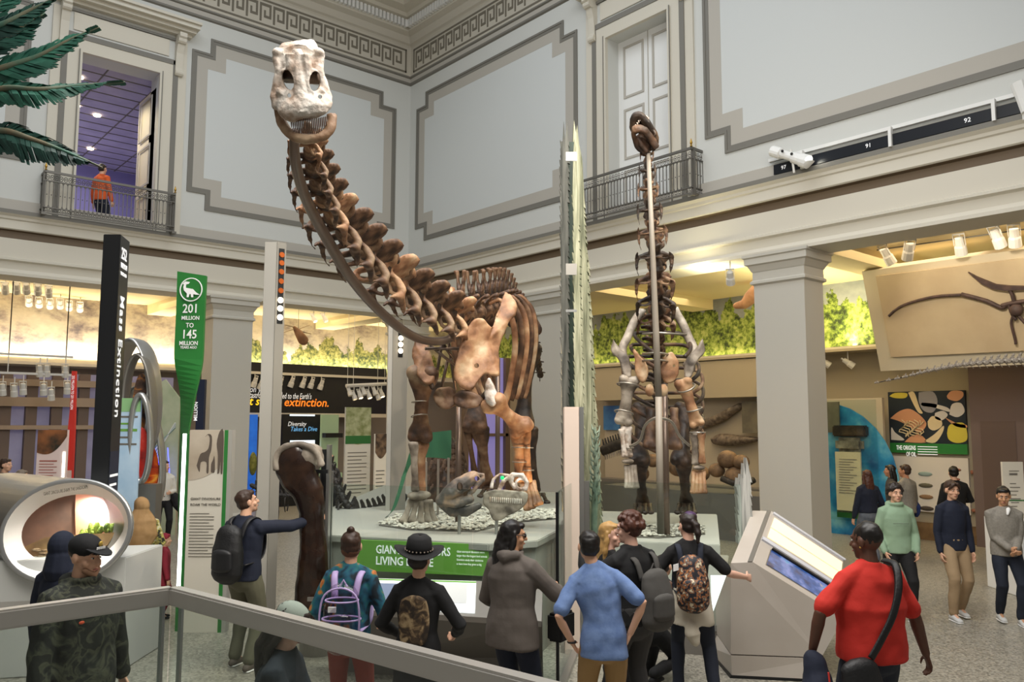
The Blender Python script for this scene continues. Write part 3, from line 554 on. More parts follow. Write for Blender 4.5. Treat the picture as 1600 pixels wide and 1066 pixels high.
# skull, seen from the front: local frame right / up / toward the viewer
def skull_big():
    O = P(473, 145, 5.2); k = 5.2/FPX; view = (EYE-O).normalized(); rr = CR; uu = view.cross(rr).normalized()
    T = lambda x, y, z: O+rr*((x-473)*k)+uu*((145-y)*k)+view*z
    sk = M()
    rows = [(70, 442, 497, -.13, .03), (77, 439, 501, -.11, .05), (84, 437, 503, -.10, .065), (98, 440, 502, -.06, .07), (112, 440, 500, -.04, .07), (125, 436, 502, -.02, .07), (138, 434, 506, -.0, .07), (150, 430, 511, .02, .075), (160, 431, 517, .05, .08), (168, 434, 518, .09, .08), (175, 441, 514, .12, .065), (181, 449, 508, .13, .04)]
    sk.tube([T((a+b)/2, y, z) for y, a, b, z, d in rows], [((b-a)/2*k, d) for y, a, b, z, d in rows], 20, rr)
    for s_ in (-1, 1):
        X = lambda e: 470+s_*e
        sk.tube([T(X(27), 80, -.08), T(X(33), 92, -.06), T(X(31), 112, -.01), T(X(36), 132, .0), T(X(40), 152, .02), T(X(38), 168, .05)], [.03, .035, .028, .03, .035, .03], 8)   # cheek bar
        sk.tube([T(X(12), 88, .03), T(X(13), 115, .05), T(X(14), 140, .07), T(X(22), 160, .09)], [.03, .03, .03, .035], 8)
        sk.tube([T(X(26), 112, .03), T(X(12), 122, .045)], [.02, .02], 6)
        sk.tube([T(X(36), 142, .05), T(X(17), 152, .08)], [.026, .026], 6); sk.ell(T(X(32), 86, -.05), (.035, .04, .03))
    sk.tube([T(470, 82, .0), T(470, 120, .055), T(471, 150, .085), T(473, 178, .14)], [.035, .045, .05, .05], 10)
    for i in range(9): a = 448+i*7; sk.ell(T(a, 170+3*sin(i*1.2), .145-.0009*(a-478)**2*.15), (.018, .018, .03), n=8, m=6)
    SKO = o = sk.build('skull', 'bone_pale', S, vox=.0065, disp=.006, dsc=18, sm=2)
    cw = M()
    for x, y, sl in ((449, 126, .2), (496, 128, -.2)): cw.tube([T(x, y, .3), T(x+(473-x)*.3, y, -.3)], [(.036, .062)]*2, 14, rr+uu*sl)
    for x, y in ((452, 149), (499, 151)): cw.tube([T(x, y, .3), T(x, y, -.2)], .013, 8)
    cw.limb([T(451, 83, -.02), T(461, 79, -.02), T(480, 79, -.02), T(490, 83, -.02)], [.028, .036, .036, .028], 10); boolean(o, cw, S)
    M().tube([T(444, 120, -.09), T(500, 122, -.09)], [(.09, .03)]*2, 10).build('inner_skull', 'bone_dark', S, smooth=True)  # dark filler behind the eye openings, their shade put in as colour
    jw = M(); pts = [(434, 160, -.03), (434, 178, .0), (439, 195, .05), (452, 209, .09), (470, 214, .12), (490, 213, .11), (506, 205, .07), (515, 192, .03), (516, 178, -.02)]
    jp = crom([tuple(T(*q)) for q in pts], 4); kk = len(jp); jw.tube(jp, [(.022+.010*(1-abs(i/kk-.5)*2), .034) for i in range(kk)], 10, view)
    JW = jw.build('lower_jaw', mat('bone_jaw', stops=[(.3, '4d3525'), (.5, '8a6a4e'), (.7, 'b89c7e')], rough=.6, scale=7, bump=.6), S, vox=.008, disp=.006, dsc=14, sm=2)
    for row, (y0, y1, xs, xe, m_, cu) in enumerate(((181, 197, 452, 506, 'tooth', 6), (206, 199, 450, 504, 'tooth', -3))):
        w = M(); n_ = 20
        for i in range(n_):
            q = i/(n_-1); x = xs+(xe-xs)*q; e = 1-(2*q-1)**2; zz = .07+.065*e; w.limb([T(x, y0+cu*e*.5, zz), T(x, (y0*.4+y1*.6)+cu*e, zz+.005), T(x, y1+cu*e, zz-.004)], [.0048, .005, .002], 6)
        w.build('tooth_row', m_, JW if row else SKO, smooth=True)
    M().tube([T(480, 205, -.05), T(478, 190, .0)], [.02, .02], 8).build('skull_pin', 'bracket', S, smooth=True)
skull_big()

# ======== rearing skeleton on the right plinth
D2 = 10.6; R2 = P(1030, 800, 11.3)
S2 = thing('sauropod_skeleton', 'grey and tan dinosaur skeleton rearing straight up behind a vertical steel pole', 'dinosaur skeleton', (R2.x, R2.y, 1.05))
N2 = path3([(1011, 232, 10.35), (1013, 290, 10.35), (1017, 340, 10.4), (1023, 390, 10.5), (1025, 440, 10.7), (1027, 480, 11.0), (1028, 510, 11.3)], 8); L2 = arclen(N2)
lens = [.21, .24, .27, .30, .33, .35, .37, .38, .38]; k_ = L2[-1]/sum(lens); s = 0
for i, l in enumerate(lens): l *= k_; c, t = along(N2, L2, s+l/2); vert(CERV, 'neck_vertebra', 'bone_dark' if i % 2 else 'bone_brown', c, -t, AXF+AXR*.3, l*1.05, S2, sx=1.15+.11*i if i < 5 else 1.9); s += l
K2 = path3([(1028, 510, 11.3), (1030, 550, 11.8), (1030, 600, 12.4), (1032, 650, 12.8), (1034, 700, 13.0)], 6); KL = arclen(K2)
for i in range(9):
    c, t = along(K2, KL, KL[-1]*(i+.5)/9); vert(DORS, 'back_vertebra', 'bone_dark' if i > 2 else 'bone_brown', c, -t, AXF, .36, S2)
    if i < 8:
        for sg in (-1, 1):
            wv = .30+.06*i if i < 4 else .5; pts = crom([tuple(c+AXR*(sg*a)+AXF*b+UP*d_) for a, b, d_ in ((.08, .05, 0), (wv, .1, 0), (wv*1.15, -.3, -.12), (wv*.9, -.8, -.3), (wv*.5, -1.0, -.42))], 5)
            M().tube(pts, [.026]*len(pts), 8).build('rib', 'bone_brown' if i % 2 else 'bone_dark', S2, smooth=True)
for sg in (-1, 1):
    X = lambda e: 1028+sg*e
    bl = path3([(X(25), 485, 11.2), (X(38), 505, 11.1), (X(48), 528, 10.95), (X(56), 548, 10.8), (X(48), 575, 10.7)], 4)
    M().tube(bl, [(.04, .08), (.05, .07)]+[(.055, .06)]*(len(bl)-4)+[(.09, .06), (.11, .06)], 10).build('shoulder_blade', 'bone_grey', S2, smooth=True)
    plate('shoulder_plate', [(X(70), 528, 10.7), (X(74), 548, 10.7), (X(60), 566, 10.65), (X(52), 588, 10.6), (X(42), 590, 10.6), (X(44), 560, 10.65), (X(60), 545, 10.7)], .10, 'bone_grey', S2)
plate('coracoid', [(990, 545, 10.6), (1000, 556, 10.55), (1012, 572, 10.5), (1012, 590, 10.5), (1003, 598, 10.5), (992, 580, 10.55)], .07, 'bone_tan', S2)
plate('coracoid', [(1031, 580, 10.5), (1036, 558, 10.5), (1048, 549, 10.5), (1058, 560, 10.5), (1061, 582, 10.5), (1052, 598, 10.5), (1038, 598, 10.5)], .07, 'bone_tan', S2, cut=[(1053, 572, 10.5, .016)])
for x in (1015, 1037): M().ell(P(x, 610, 10.5), (.065, .05, .08), n=16, m=12).build('breast_bone', 'bone_tan', S2, smooth=True)
longbone('humerus', P(983, 594, 10.6), P(974, 658, 10.6), .075, .135, .12, 'bone_grey', S2, flat=.6, vox=.014)
longbone('humerus', P(1067, 598, 10.6), P(1089, 662, 10.6), .068, .12, .10, 'bone_tan', S2, flat=.6, vox=.014)
longbone('ulna', P(979, 670, 10.6), P(982, 712, 10.6), .05, .08, .06, 'bone_pale', S2, vox=.012)
longbone('radius', P(971, 672, 10.55), P(976, 712, 10.55), .03, .045, .045, 'bone_pale', S2, vox=.01)
longbone('ulna', P(1085, 678, 10.6), P(1087, 724, 10.6), .045, .065, .055, 'bone_grey', S2, vox=.012)
longbone('radius', P(1096, 678, 10.55), P(1097, 722, 10.55), .04, .055, .05, 'bone_tan', S2, vox=.01)
for j in range(4): longbone('finger_bone', P(978+j*4.5, 728, 10.6), P(979+j*5.5, 762, 10.5), .026, .032, .034, 'bone_grey', S2, vox=.01)
for j in range(4): longbone('finger_bone', P(1084+j*5, 738, 10.6), P(1082+j*6.5, 770, 10.5), .028, .034, .036, 'bone_tan', S2, vox=.01)
for x, y in ((981, 721), (1092, 731)): M().ell(P(x, y, 10.6), (.09, .07, .035)).build('wrist_bone', 'bone_grey', S2, smooth=True)
for x in (1016, 1053):
    longbone('pubis', P(x, 640, 11.6), P(x+1, 698, 11.2), .085, .07, .115, 'bone_brown', S2, vox=.02)
for x0, x1 in ((1000, 1004), (1066, 1072)):
    longbone('femur', P(x0+6, 640, 12.8), P(x0-2, 722, 12.2), .10, .19, .17, 'bone_dark', S2); longbone('tibia', P(x1-4, 726, 12.2), P(x1, 786, 12.5), .075, .13, .11, 'bone_dark', S2)
    for j in range(4): longbone('toe', P(x1-10+7*j, 788, 12.4), P(x1-14+9*j, 802, 12.0), .035, .045, .05, 'bone_dark', S2, vox=.02)
a = P(1013, 240, 10.2); b = P(1029, 620, 10.2)
M().tube([a, P(1020, 400, 10.2), P(1025, 520, 10.2), b], [.026, .034, .040, .042], 12).build('mount_pole', 'pole_grey', S2, smooth=True)
M().tube([b, (b.x, b.y, 1.2)], [.042, .044], 12).build('mount_pole', 'pole_grey', S2, smooth=True)
M().tube([P(1038, 600, 11), V((P(1038, 600, 11).x, P(1038, 600, 11).y, 1.1))], .045, 12).build('mount_pole', 'mount_rod', S2, smooth=True)
M().tube(path3([(984, 698, 10.5), (1000, 688, 10.4), (1008, 665, 10.3), (1022, 654, 10.2), (1034, 654, 10.2), (1050, 660, 10.3), (1062, 682, 10.4), (1078, 697, 10.5)], 5), .018, 8).build('brace', 'bracket', S2, smooth=True)
for y in (520, 551, 562): M().tube([P(1004, y+2, 10.5), P(1028, y, 10.25), P(1072 if y == 520 else 1045, y+3, 10.5)], .014, 8).build('brace', 'bracket', S2, smooth=True)
for p, t, r in (((981, 602, 10.6), (.2, 0, 1), .14), ((975, 645, 10.6), (.3, 0, 1), .12), ((1072, 606, 10.6), (-.6, 0, 1), .12), ((1085, 640, 10.6), (-.3, .1, 1), .10), ((982, 700, 10.6), (0, 0, 1), .065), ((1090, 676, 10.6), (0, 0, 1), .10)): bracket(P(*p), t, r, S2, th=.011)
def skull_two():
    d = 10.2; T = lambda x, y, z=0: P(x, y, d+z)
    w = M(); w.limb([T(996, 190, 0), T(1004, 204, .04), T(1013, 218, .05), T(1016, 229, .05)], [(.05, .04), (.075, .06), (.08, .07), (.06, .06)], 10); up = crom([tuple(T(*q)) for q in ((1018, 232, .05), (1023, 222, 0), (1020, 208, -.05), (1010, 192, -.12), (1000, 181, -.15), (992, 184, -.12), (990, 198, -.05), (996, 206, 0))], 4)
    w.tube(up, [(.05, .06)]*len(up), 8); w.tube([T(1000, 183, -.1), T(1012, 200, .05), T(1018, 220, .1)], [.05, .06, .05], 10); w.tube([T(1004, 192, 0), T(1004, 206, 0)], .015, 6)
    w.tube(crom([tuple(T(*q)) for q in ((1018, 201, -.1), (1024, 209, -.12), (1020, 214, -.1))], 4), .018, 6); w.build('skull', 'bone_dark', S2, vox=.010, disp=.006, dsc=14, sm=1)
    w = M(); w.limb([T(996, 214, -.1), T(1003, 226, -.06), T(1010, 236, -.02)], [(.03, .02), (.045, .03), (.04, .03)], 8); lo = crom([tuple(T(*q)) for q in ((1026, 231, -.05), (1016, 214, -.12), (1004, 202, -.2), (991, 203, -.2), (991, 216, -.1), (996, 230, -.02), (1008, 240, .0))], 4)
    w.tube(lo, [(.055, .035) if i < 13 else (.035, .03) for i in range(len(lo))], 8); w.limb([T(1000, 216, .0), T(1010, 230, .02)], [.06, .06]); w.build('lower_jaw', 'bone_brown', S2, vox=.010, disp=.006, dsc=14, sm=1)
    w = M()
    for i in range(12):
        q = i/11; w.limb([T(991+1*sin(q*3)+q*22, 199-18*sin(q*2.2), -.15), T(993+q*20, 202-18*sin(q*2.2), -.16)], [.010, .004], 5)
    w.build('tooth_row', 'bone_pale', S2, smooth=True)
skull_two()
# ---------------------------------------------------------------- exhibits
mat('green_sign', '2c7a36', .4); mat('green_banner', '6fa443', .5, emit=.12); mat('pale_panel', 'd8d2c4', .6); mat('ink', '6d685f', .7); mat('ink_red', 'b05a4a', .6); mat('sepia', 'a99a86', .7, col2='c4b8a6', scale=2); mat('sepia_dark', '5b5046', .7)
mat('lightbox', 'efe0b8', .5, emit=.75, ecol='ffe2a8'); mat('table_light', 'eef4f4', .4, emit=.55, ecol='e8f2f4'); mat('screen_blue', '2a4a86', .25, stops=[(.35, '1d2d5c'), (.5, '3c62a8'), (.62, '7d8fd0'), (.75, '40b0c0')], scale=6, emit=0)
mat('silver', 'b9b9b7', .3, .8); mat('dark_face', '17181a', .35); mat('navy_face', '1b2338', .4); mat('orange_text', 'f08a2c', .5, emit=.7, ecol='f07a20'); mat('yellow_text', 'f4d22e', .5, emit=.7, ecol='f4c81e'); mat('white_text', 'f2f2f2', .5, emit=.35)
mat('black_green', '15251c', .5, col2='22382a', scale=3); mat('bark_pale', stops=[(.35, '62654e'), (.5, '8c8d72'), (.65, 'b2b196')], rough=.7, scale=3, vec=(9, 9, .5), bump=.8, bscale=10); mat('bark_silver', stops=[(.35, '8a8a86'), (.6, 'c9c8c2')], rough=.6, scale=3, vec=(14, 14, .6), bump=.8, bscale=8)
mat('blue_water', stops=[(.35, '1c5f9a'), (.5, '2f8fc4'), (.65, '7ec3d8')], rough=.4, scale=1.6); mat('violet_window', '8d86c0', .6, emit=.35, ecol='8a84cc'); mat('red', 'c8352c', .45, emit=.1); mat('fire', stops=[(.33, '2a0e0a'), (.45, 'a02414'), (.55, 'e0641c'), (.66, 'f4c04a')], rough=.5, scale=3, dist=1.5)
mat('pebble', stops=[(.35, 'b5b0a4'), (.6, 'e2ddd0')], rough=.7, scale=20)
def kd_(d): return d/FPX
def fp(px0, py0, px1, py1, d, m, name, parent=None, t=.03, bev=0):
    o = P(px0, py1, d); q = P(px1, py1, d); h = (P(px0, py0, d)-o).dot(UP); w = (q-o).dot(AXR)
    return M().slab(o, AXR, UP, w, h/ (1), t).build(name, m, parent, bevel=bev)
def vpost(px, py0, py1, d, w, dp, m, name, parent, z0=None, bev=0):
    a = P(px, py1, d); b = P(px, py0, d); z0 = a.z if z0 is None else z0; return M().slab((a.x-AXR.x*w/2, a.y-AXR.y*w/2, z0), AXR, UP, w, b.z-z0, -dp).build(name, m, parent, bevel=bev)
# ---- plinth with pebble bed
A_ = [(4.55, 8.75), (5.62, 6.86), (6.19, 6.71), (6.89, 7.15), (10.9, 10.6), (9.2, 14.6), (5.0, 10.0)]
t = thing('display_plinth', 'low grey display plinth with white pebbles under the large brown skeleton', 'plinth', (6.9, 9, 0))
M().prism(A_, (0, 0, 1.19), (1, 0, 0), (0, 1, 0), .08).build('plinth_top', 'plinth_grey', t, bevel=.01)
ctr = V((7.2, 9.6)); M().prism([(x+(ctr.x-x)*.02, y+(ctr.y-y)*.02) for x, y in A_], (0, 0, 0), (1, 0, 0), (0, 1, 0), 1.19).build('plinth_body', 'plinth_grey', t)
def pebbles(poly_px, z, n, r, seed, lab, slab_m='plinth_white'):
    rnd = random.Random(seed); q = [PZ(a, b, z) for a, b in poly_px]; k = len(q)
    b = thing('pebble_bed', lab, 'pebble bed', (sum(p.x for p in q)/k, sum(p.y for p in q)/k, z))
    M().prism([(p.x, p.y) for p in q], (0, 0, z), (1, 0, 0), (0, 1, 0), .015).build('slate_base', mat('slate', '6f6b64', .7), b)
    def ins(x, y):
        c = False
        for i in range(k):
            a_, b_ = q[i], q[i-1]
            if (a_.y > y) != (b_.y > y) and x < (b_.x-a_.x)*(y-a_.y)/(b_.y-a_.y)+a_.x: c = not c
        return c
    w = M(); x0, x1, y0, y1 = min(p.x for p in q), max(p.x for p in q), min(p.y for p in q), max(p.y for p in q); i = 0
    while i < n:
        x, y = rnd.uniform(x0, x1), rnd.uniform(y0, y1)
        if ins(x, y): a = rnd.uniform(0, 6); w.ell((x, y, z+.02+rnd.random()*.025), (r*rnd.uniform(.6, 1.5), r*rnd.uniform(.5, 1), r*rnd.uniform(.3, .6)), Matrix.Rotation(a, 3, 'Z'), n=6, m=4); i += 1
    g = w.build('pebbles', 'pebble', b); g['kind'] = 'stuff'; return b
pebbles([(592, 822), (620, 808), (690, 800), (780, 796), (868, 800), (868, 812), (800, 818), (742, 832), (640, 829)], 1.27, 1500, .032, 5, 'bed of white pebbles around the feet of the brown skeleton')
# ---- green title sign on plinth
o = PZ(574, 884, .97); o2 = PZ(764, 895, .95); r_ = (o2-o); r_.z = 0; wd_ = r_.length; r_.normalize(); nn = r_.cross(UP)
if nn.dot(EYE-o) < 0: nn = -nn
o = V((o.x, o.y, .93)); o = o-AXF*.07; t = thing('title_sign', 'wide green title banner below the large brown skeleton', 'sign', o+r_*wd_/2)
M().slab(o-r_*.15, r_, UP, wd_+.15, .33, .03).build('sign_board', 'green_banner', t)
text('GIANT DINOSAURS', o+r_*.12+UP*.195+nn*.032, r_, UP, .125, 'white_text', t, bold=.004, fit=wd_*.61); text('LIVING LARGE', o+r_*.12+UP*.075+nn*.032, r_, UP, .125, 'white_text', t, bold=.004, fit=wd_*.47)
for i, s_ in enumerate(('Giant sauropod dinosaurs were', 'larger than the largest land animals', 'Scientists study their skeletons', 'to learn how they grew so big.')): text(s_, o+r_*(wd_*.75)+UP*(.235-i*.043)+nn*.032, r_, UP, .032, 'white_text', t, fit=wd_*(.22, .24, .21, .20)[i])
# ---- reading rail cabinet
t = thing('reading_rail', 'steel cabinet with sloped white illuminated reading panels in front of the brown skeleton', 'display table', PZ(690, 1050, 0))
tf0, tf1, tb0, tb1 = PZ(517, 950, .74), PZ(846, 971, .76), PZ(517, 902, .94), PZ(848, 911, .99)
bf0, bf1 = PZ(517, 1036, 0), PZ(850, 1051, 0); dz = V((0, 0, .05))
M().hexa([tf0-dz, tf1-dz, tb1-dz, tb0-dz, tf0, tf1, tb1, tb0]).build('steel_top', 'brushed', t)
u_ = lambda a, b, q: a.lerp(b, q)
def onpl(q0, q1, v0, v1, lift): return [u_(u_(tf0, tf1, q), u_(tb0, tb1, q), v)+UP*lift for q, v in ((q0, v0), (q1, v0), (q1, v1), (q0, v1))]
w = M(); a = onpl(.02, .70, .08, .96, .002); b = onpl(.02, .70, .08, .96, .012); ILP = w.hexa(a+b).build('illuminated_panel', 'table_light', t)
for i, (q0, q1, v0, v1, mm) in enumerate(((.40, .50, .3, .8, mat('print_blue', '6f7d98', .5)), (.52, .66, .3, .85, mat('print_grey', 'c8cccc', .5)), (.22, .36, .3, .8, 'print_blue'), (.02, .70, .90, .94, 'lightgreen'))): M().hexa(onpl(q0, q1, v0, v1, .013)+onpl(q0, q1, v0, v1, .016)).build('printed_card', mm, ILP)
gb0 = V((tf0.x, tf0.y, 0)).lerp(V((tb0.x, tb0.y, 0)), .4); gb1 = V((tf1.x, tf1.y, 0)).lerp(V((tb1.x, tb1.y, 0)), .4); e0 = V((tb0.x, tb0.y, 0)); e1 = V((tb1.x, tb1.y, 0))
H = UP*.70; M().hexa([bf0.lerp(gb0, .3), bf1.lerp(gb1, .3), e1, e0, gb0+H, gb1+H, e1+H*1.2, e0+H*1.2]).build('cabinet_body', 'plinth_dark', t)
for q in (.25, .5, .75): a = bf0.lerp(gb0, .28).lerp(bf1.lerp(gb1, .28), q); b = gb0.lerp(gb1, q)+H; M().tube([a+UP*.05, b-UP*.03], .004, 4).build('panel_seam', 'black', t)
# ---- glass barriers
def gpane(t, a, b, z0, z1, th=.012, name='glass_pane'):
    a, b = V(a), V(b); d = (b-a); d.z = 0; L = d.length; d.normalize(); return M().slab((a.x, a.y, z0), d, UP, L, z1-z0, th).build(name, 'glass', t)
G0, G1, G2 = V((4.56, 8.38, 0)), V((5.55, 5.95, 0)), V((6.73, 6.72, 0)); G1 = P(868, 773, 8.05); G1.z = 0
t = thing('glass_barrier', 'clear glass barrier in front of the large brown skeleton', 'glass barrier', (G0+G1)/2+UP*.0)
for i in range(3): gpane(t, G0.lerp(G1, i/3+.002), G0.lerp(G1, (i+1)/3-.002), .05, 1.87)
gpane(t, G1, G2, .05, 1.87)
w = M().slab(G1+(G1-G2).normalized()*.0, (G2-G1).normalized(), UP, .03, 1.87, .03); w.build('edge_post', 'dark_metal', t)
M().slab(V((G0.x, G0.y, 0))-AXR*.03, AXR, UP, .06, 2.0, -.05).build('steel_post', 'steel', t)
d_ = (G2-G1).normalized(); M().slab(G1-d_*.02+d_.cross(UP)*.0, d_, UP, (G2-G1).length, .05, .08).build('bottom_rail', 'steel', t)
G3, G4 = PZ(921, 752, 1.87), PZ(1158, 757, 1.87)
t = thing('glass_barrier', 'clear glass barrier in front of the rearing skeleton', 'glass barrier', V(((G3.x+G4.x)/2, (G3.y+G4.y)/2, 0)))
gpane(t, G3, G4, .32, 1.87)
M().slab(V((G3.x, G3.y, .27)), (V((G4.x-G3.x, G4.y-G3.y, 0))), UP, (G4-G3).length, .06, .06).build('bottom_rail', 'steel', t)
M().slab(V((G3.x, G3.y, 0)), (V((G4.x-G3.x, G4.y-G3.y, 0))), UP, (G4-G3).length, .27, .05).build('kick_panel', 'plinth_dark', t)
M().slab(V((G3.x, G3.y, 0))-AXR*.06, AXR, UP, .06, 1.87, -.06).build('steel_post', 'steel', t)
# ---- plinth of the rearing skeleton
B_ = [(7.95, 7.25), (8.75, 6.15), (11.6, 8.2), (10.4, 9.9)]
t = thing('display_plinth', 'pale display plinth under the rearing skeleton', 'plinth', (9.7, 7.8, 0))
M().prism(B_, (0, 0, .30), (1, 0, 0), (0, 1, 0), .75).build('plinth_top', 'plinth_white', t, bevel=.01); M().prism([(7.2, 7.2), (8.5, 6.0), (12.2, 8.4), (10.9, 10.4)], (0, 0, 0), (1, 0, 0), (0, 1, 0), .30).build('plinth_base', 'plinth_white', t, bevel=.01)
pebbles([(955, 828), (1000, 822), (1100, 824), (1102, 836), (1030, 842), (975, 840)], 1.05, 500, .03, 8, 'bed of white pebbles at the foot of the rearing skeleton pole')
tag(M().slab((P(1112, 946, 9.7).x, P(1112, 946, 9.7).y, .33), AXR, UP, .22, .42, -.02).build('light_box', mat('box_glow', 'ffffff', .4, emit=1.1)), 'small bright white glowing panel behind the glass, left of the touch screen console', 'light')  # white panel behind the glass, its brightness set as glow
# ---- touch screen console
t = thing('touch_console', 'brushed steel kiosk with sloped light box and blue touch screen', 'kiosk', PZ(1200, 1060, 0))
F0, F1 = 8.25, 9.5
A1, B1, C1 = P(1142, 880, F0), P(1177, 879, F0), P(1318, 966, F0-.1); A2, B2, C2 = P(1176, 798, F1), P(1206, 799, F1), P(1326, 878, F1-.1)
D1 = PZ(1142, 1060, 0); E1 = PZ(1262, 1066, 0); D2 = D1+AXF*1.3; E2 = E1+AXF*1.3; E1b = V((C1.x, C1.y, 0)); E2b = V((C2.x, C2.y, 0))
seam = .24
def mixz(p, q, z): return p.lerp(q, (z-p.z)/(q.z-p.z))
s1, s2, s3, s4 = mixz(D1, A1, seam), mixz(E1, C1, seam), mixz(E2, C2, seam), mixz(D2, A2, seam)
w = M(); V8 = [s1, s2, C1, B1, A1, s4, s3, C2, B2, A2]; w.add(V8, [(0, 1, 2, 3, 4), (9, 8, 7, 6, 5), (0, 5, 6, 1), (1, 6, 7, 2), (2, 7, 8, 3), (3, 8, 9, 4), (4, 9, 5, 0)]); w.build('kiosk_body', mat('kiosk_steel', 'b9b0a6', .5, .1, col2='c1b9b0', scale=1.5), t)
M().hexa([D1+UP*.03+AXR*.01, E1+UP*.03, E2, D2, s1-UP*.012, s2-UP*.012, s3-UP*.012, s4-UP*.012]).build('kiosk_base', 'kiosk_steel', t); M().hexa([D1-AXR*.01, E1, E2, D2, D1+UP*.03, E1+UP*.03, E2+UP*.03, D2+UP*.03]).build('base_trim', 'dark_metal', t)
def onk(q0, q1, v0, v1, lift0, lift1):
    f = lambda q, v: B1.lerp(C1, q).lerp(B2.lerp(C2, q), v); n = (C1-B1).cross(B2-B1).normalized(); n = n if n.z > 0 else -n
    return [f(q, v)+n*l for l in (lift0, lift1) for q, v in ((q0, v0), (q1, v0), (q1, v1), (q0, v1))]
M().hexa(onk(.05, .92, .70, .90, 0, .01)).build('light_panel', 'lightbox', t); M().hexa(onk(.05, .92, .50, .68, 0, .01)).build('light_panel', 'lightbox', t)
M().hexa(onk(.02, .95, .95, .985, 0, .02)).build('top_strip', mat('strip_pale', 'c9cbd4', .4), t); M().hexa(onk(.0, .97, .40, .45, 0, .02)).build('label_strip', 'strip_pale', t); M().hexa(onk(.13, .97, .335, .36, 0, .03)).build('screen_slot', 'black', t)
TS = M().hexa(onk(.13, .95, .08, .335, 0, .008)).build('touch_screen', MATS['screen_blue'], t); M().hexa(onk(.12, .96, .07, .345, 0, .004)).build('screen_bezel', 'brushed', TS); None; M().hexa(onk(.93, 1, .0, 1, 0, .014)).build('end_trim', 'brushed', t)
M().hexa([p+UP*.004 for p in (A1.lerp(B1, .75), B1.lerp(A1, .04), B2.lerp(A2, .04), A2.lerp(B2, .75))]+[p+UP*.012 for p in (A1.lerp(B1, .75), B1.lerp(A1, .04), B2.lerp(A2, .04), A2.lerp(B2, .75))]).build('edge_trim', 'brushed', t)
# ---- ragged silver bark board at the console, tall split conifer
def ragged(n, top, w, seed, amp, base=0.0):
    rnd = random.Random(seed); pts = [(0, base)]
    x = 0; ys = []
    return rnd
def ragboard(parent, name, m, px0, px1, top, bot, d, th, seed, yaw=0, peaks=None, lean=0):
    """upright board whose outline is jagged like conifer needles; peaks: list of (px,py) of the top silhouette"""
    rnd = random.Random(seed); poly = [(px0, bot)]
    y = bot
    while y > peaks[0][1]:
        y -= rnd.uniform(8, 16); poly += [(px0+rnd.uniform(-1.5, 1.2)+lean*(bot-y), y), (px0+rnd.uniform(1, 2.5)+lean*(bot-y), y+rnd.uniform(1, 5))]
    for a, b in peaks: poly.append((a, b))
    y = peaks[-1][1]
    q = (px1-peaks[-1][0])/(bot-y)
    while y < bot-14:
        y += rnd.uniform(8, 16); xx = peaks[-1][0]+(y-peaks[-1][1])*q; poly += [(xx+rnd.uniform(0, 2.5), y), (xx-rnd.uniform(.5, 2.5), y+rnd.uniform(-5, -1))]
    poly.append((px1, bot)); pts = [P(a, b, d) for a, b in poly]; O = pts[0]; r = AXR
    return M().prism([((p-O).dot(AXR), (p-O).dot(UP)) for p in pts], O+AXF*th, AXR, UP, th).build(name, m, parent)
TB = P(905, 800, 9.9); t = thing('conifer_sculpture', 'tall narrow conifer cut-out sculpture with pale green bark and dark green core', 'sculpture', (TB.x, TB.y, 0))
ragboard(t, 'dark_side_board', mat('bark_dark', stops=[(.35, '33352f'), (.6, '6a6a62')], rough=.7, scale=3, vec=(9, 9, .6)), 878, 889, 165, 800, 9.75, .05, 3, peaks=[(883, 200), (885, 166), (887, 196), (889, 176), (891, 168), (893, 200)])
ragboard(t, 'bark_board', 'bark_pale', 900, 938, 165, 830, 9.9, .16, 4, peaks=[(897, 240), (900, 200), (902, 163), (905, 185), (907, 172), (910, 205), (915, 230), (918, 300)])
ragboard(t, 'bark_board', 'bark_pale', 898, 916, 165, 800, 9.6, .05, 14, peaks=[(898, 300), (900, 222), (902, 196), (905, 240), (909, 330)])
ragboard(t, 'bark_board', 'bark_pale', 914, 942, 165, 830, 10.1, .05, 24, peaks=[(908, 330), (912, 260), (915, 300), (919, 360), (924, 400)])
a = P(892, 790, 9.85); b = P(892, 202, 9.85); M().slab(V((a.x, a.y, 0))-AXR*.055, AXR, UP, .12, b.z, -.14).build('core_board', 'black_green', t)
for y0, y1, mm in ((238, 252, 'steel'), (412, 430, 'brushed'), (484, 488, 'steel')): fp(884, y0, 901, y1, 9.74, mm, 'bracket_plate', t, t=.02)
t2 = PZ(893, 900, 0); b = P(893, 636, 9.35); t = thing('case_pillar', 'short pale pink lit pillar in front of the conifer sculpture', 'pillar', (b.x, b.y, 0))
M().slab(V((b.x, b.y, 0))-AXR*.085, AXR, UP, .17, b.z, -.2).build('pillar_body', mat('pinkish', 'd9c6b8', .6), t, bevel=.005); M().slab(V((b.x, b.y, 0))+AXR*.088, AXR, UP, .05, b.z, -.2).build('side_channel', 'steel', t)
a = P(1160, 830, 9.1); t = thing('bark_board', 'low silver jagged bark cut-out board beside the console', 'sculpture', (a.x, a.y, 0))
ragboard(t, 'jagged_board', 'bark_silver', 1154, 1178, 715, 850, 9.3, .12, 9, peaks=[(1154, 765), (1156, 748), (1158, 762), (1161, 742), (1164, 750), (1166, 725), (1168, 745), (1170, 716), (1172, 722), (1174, 735), (1176, 745)]); M().slab(V((P(1156, 850, 9.34).x, P(1156, 850, 9.34).y, 0)), AXR, UP, .15, 1.2, -.04).build('board_foot', 'bark_silver', t)
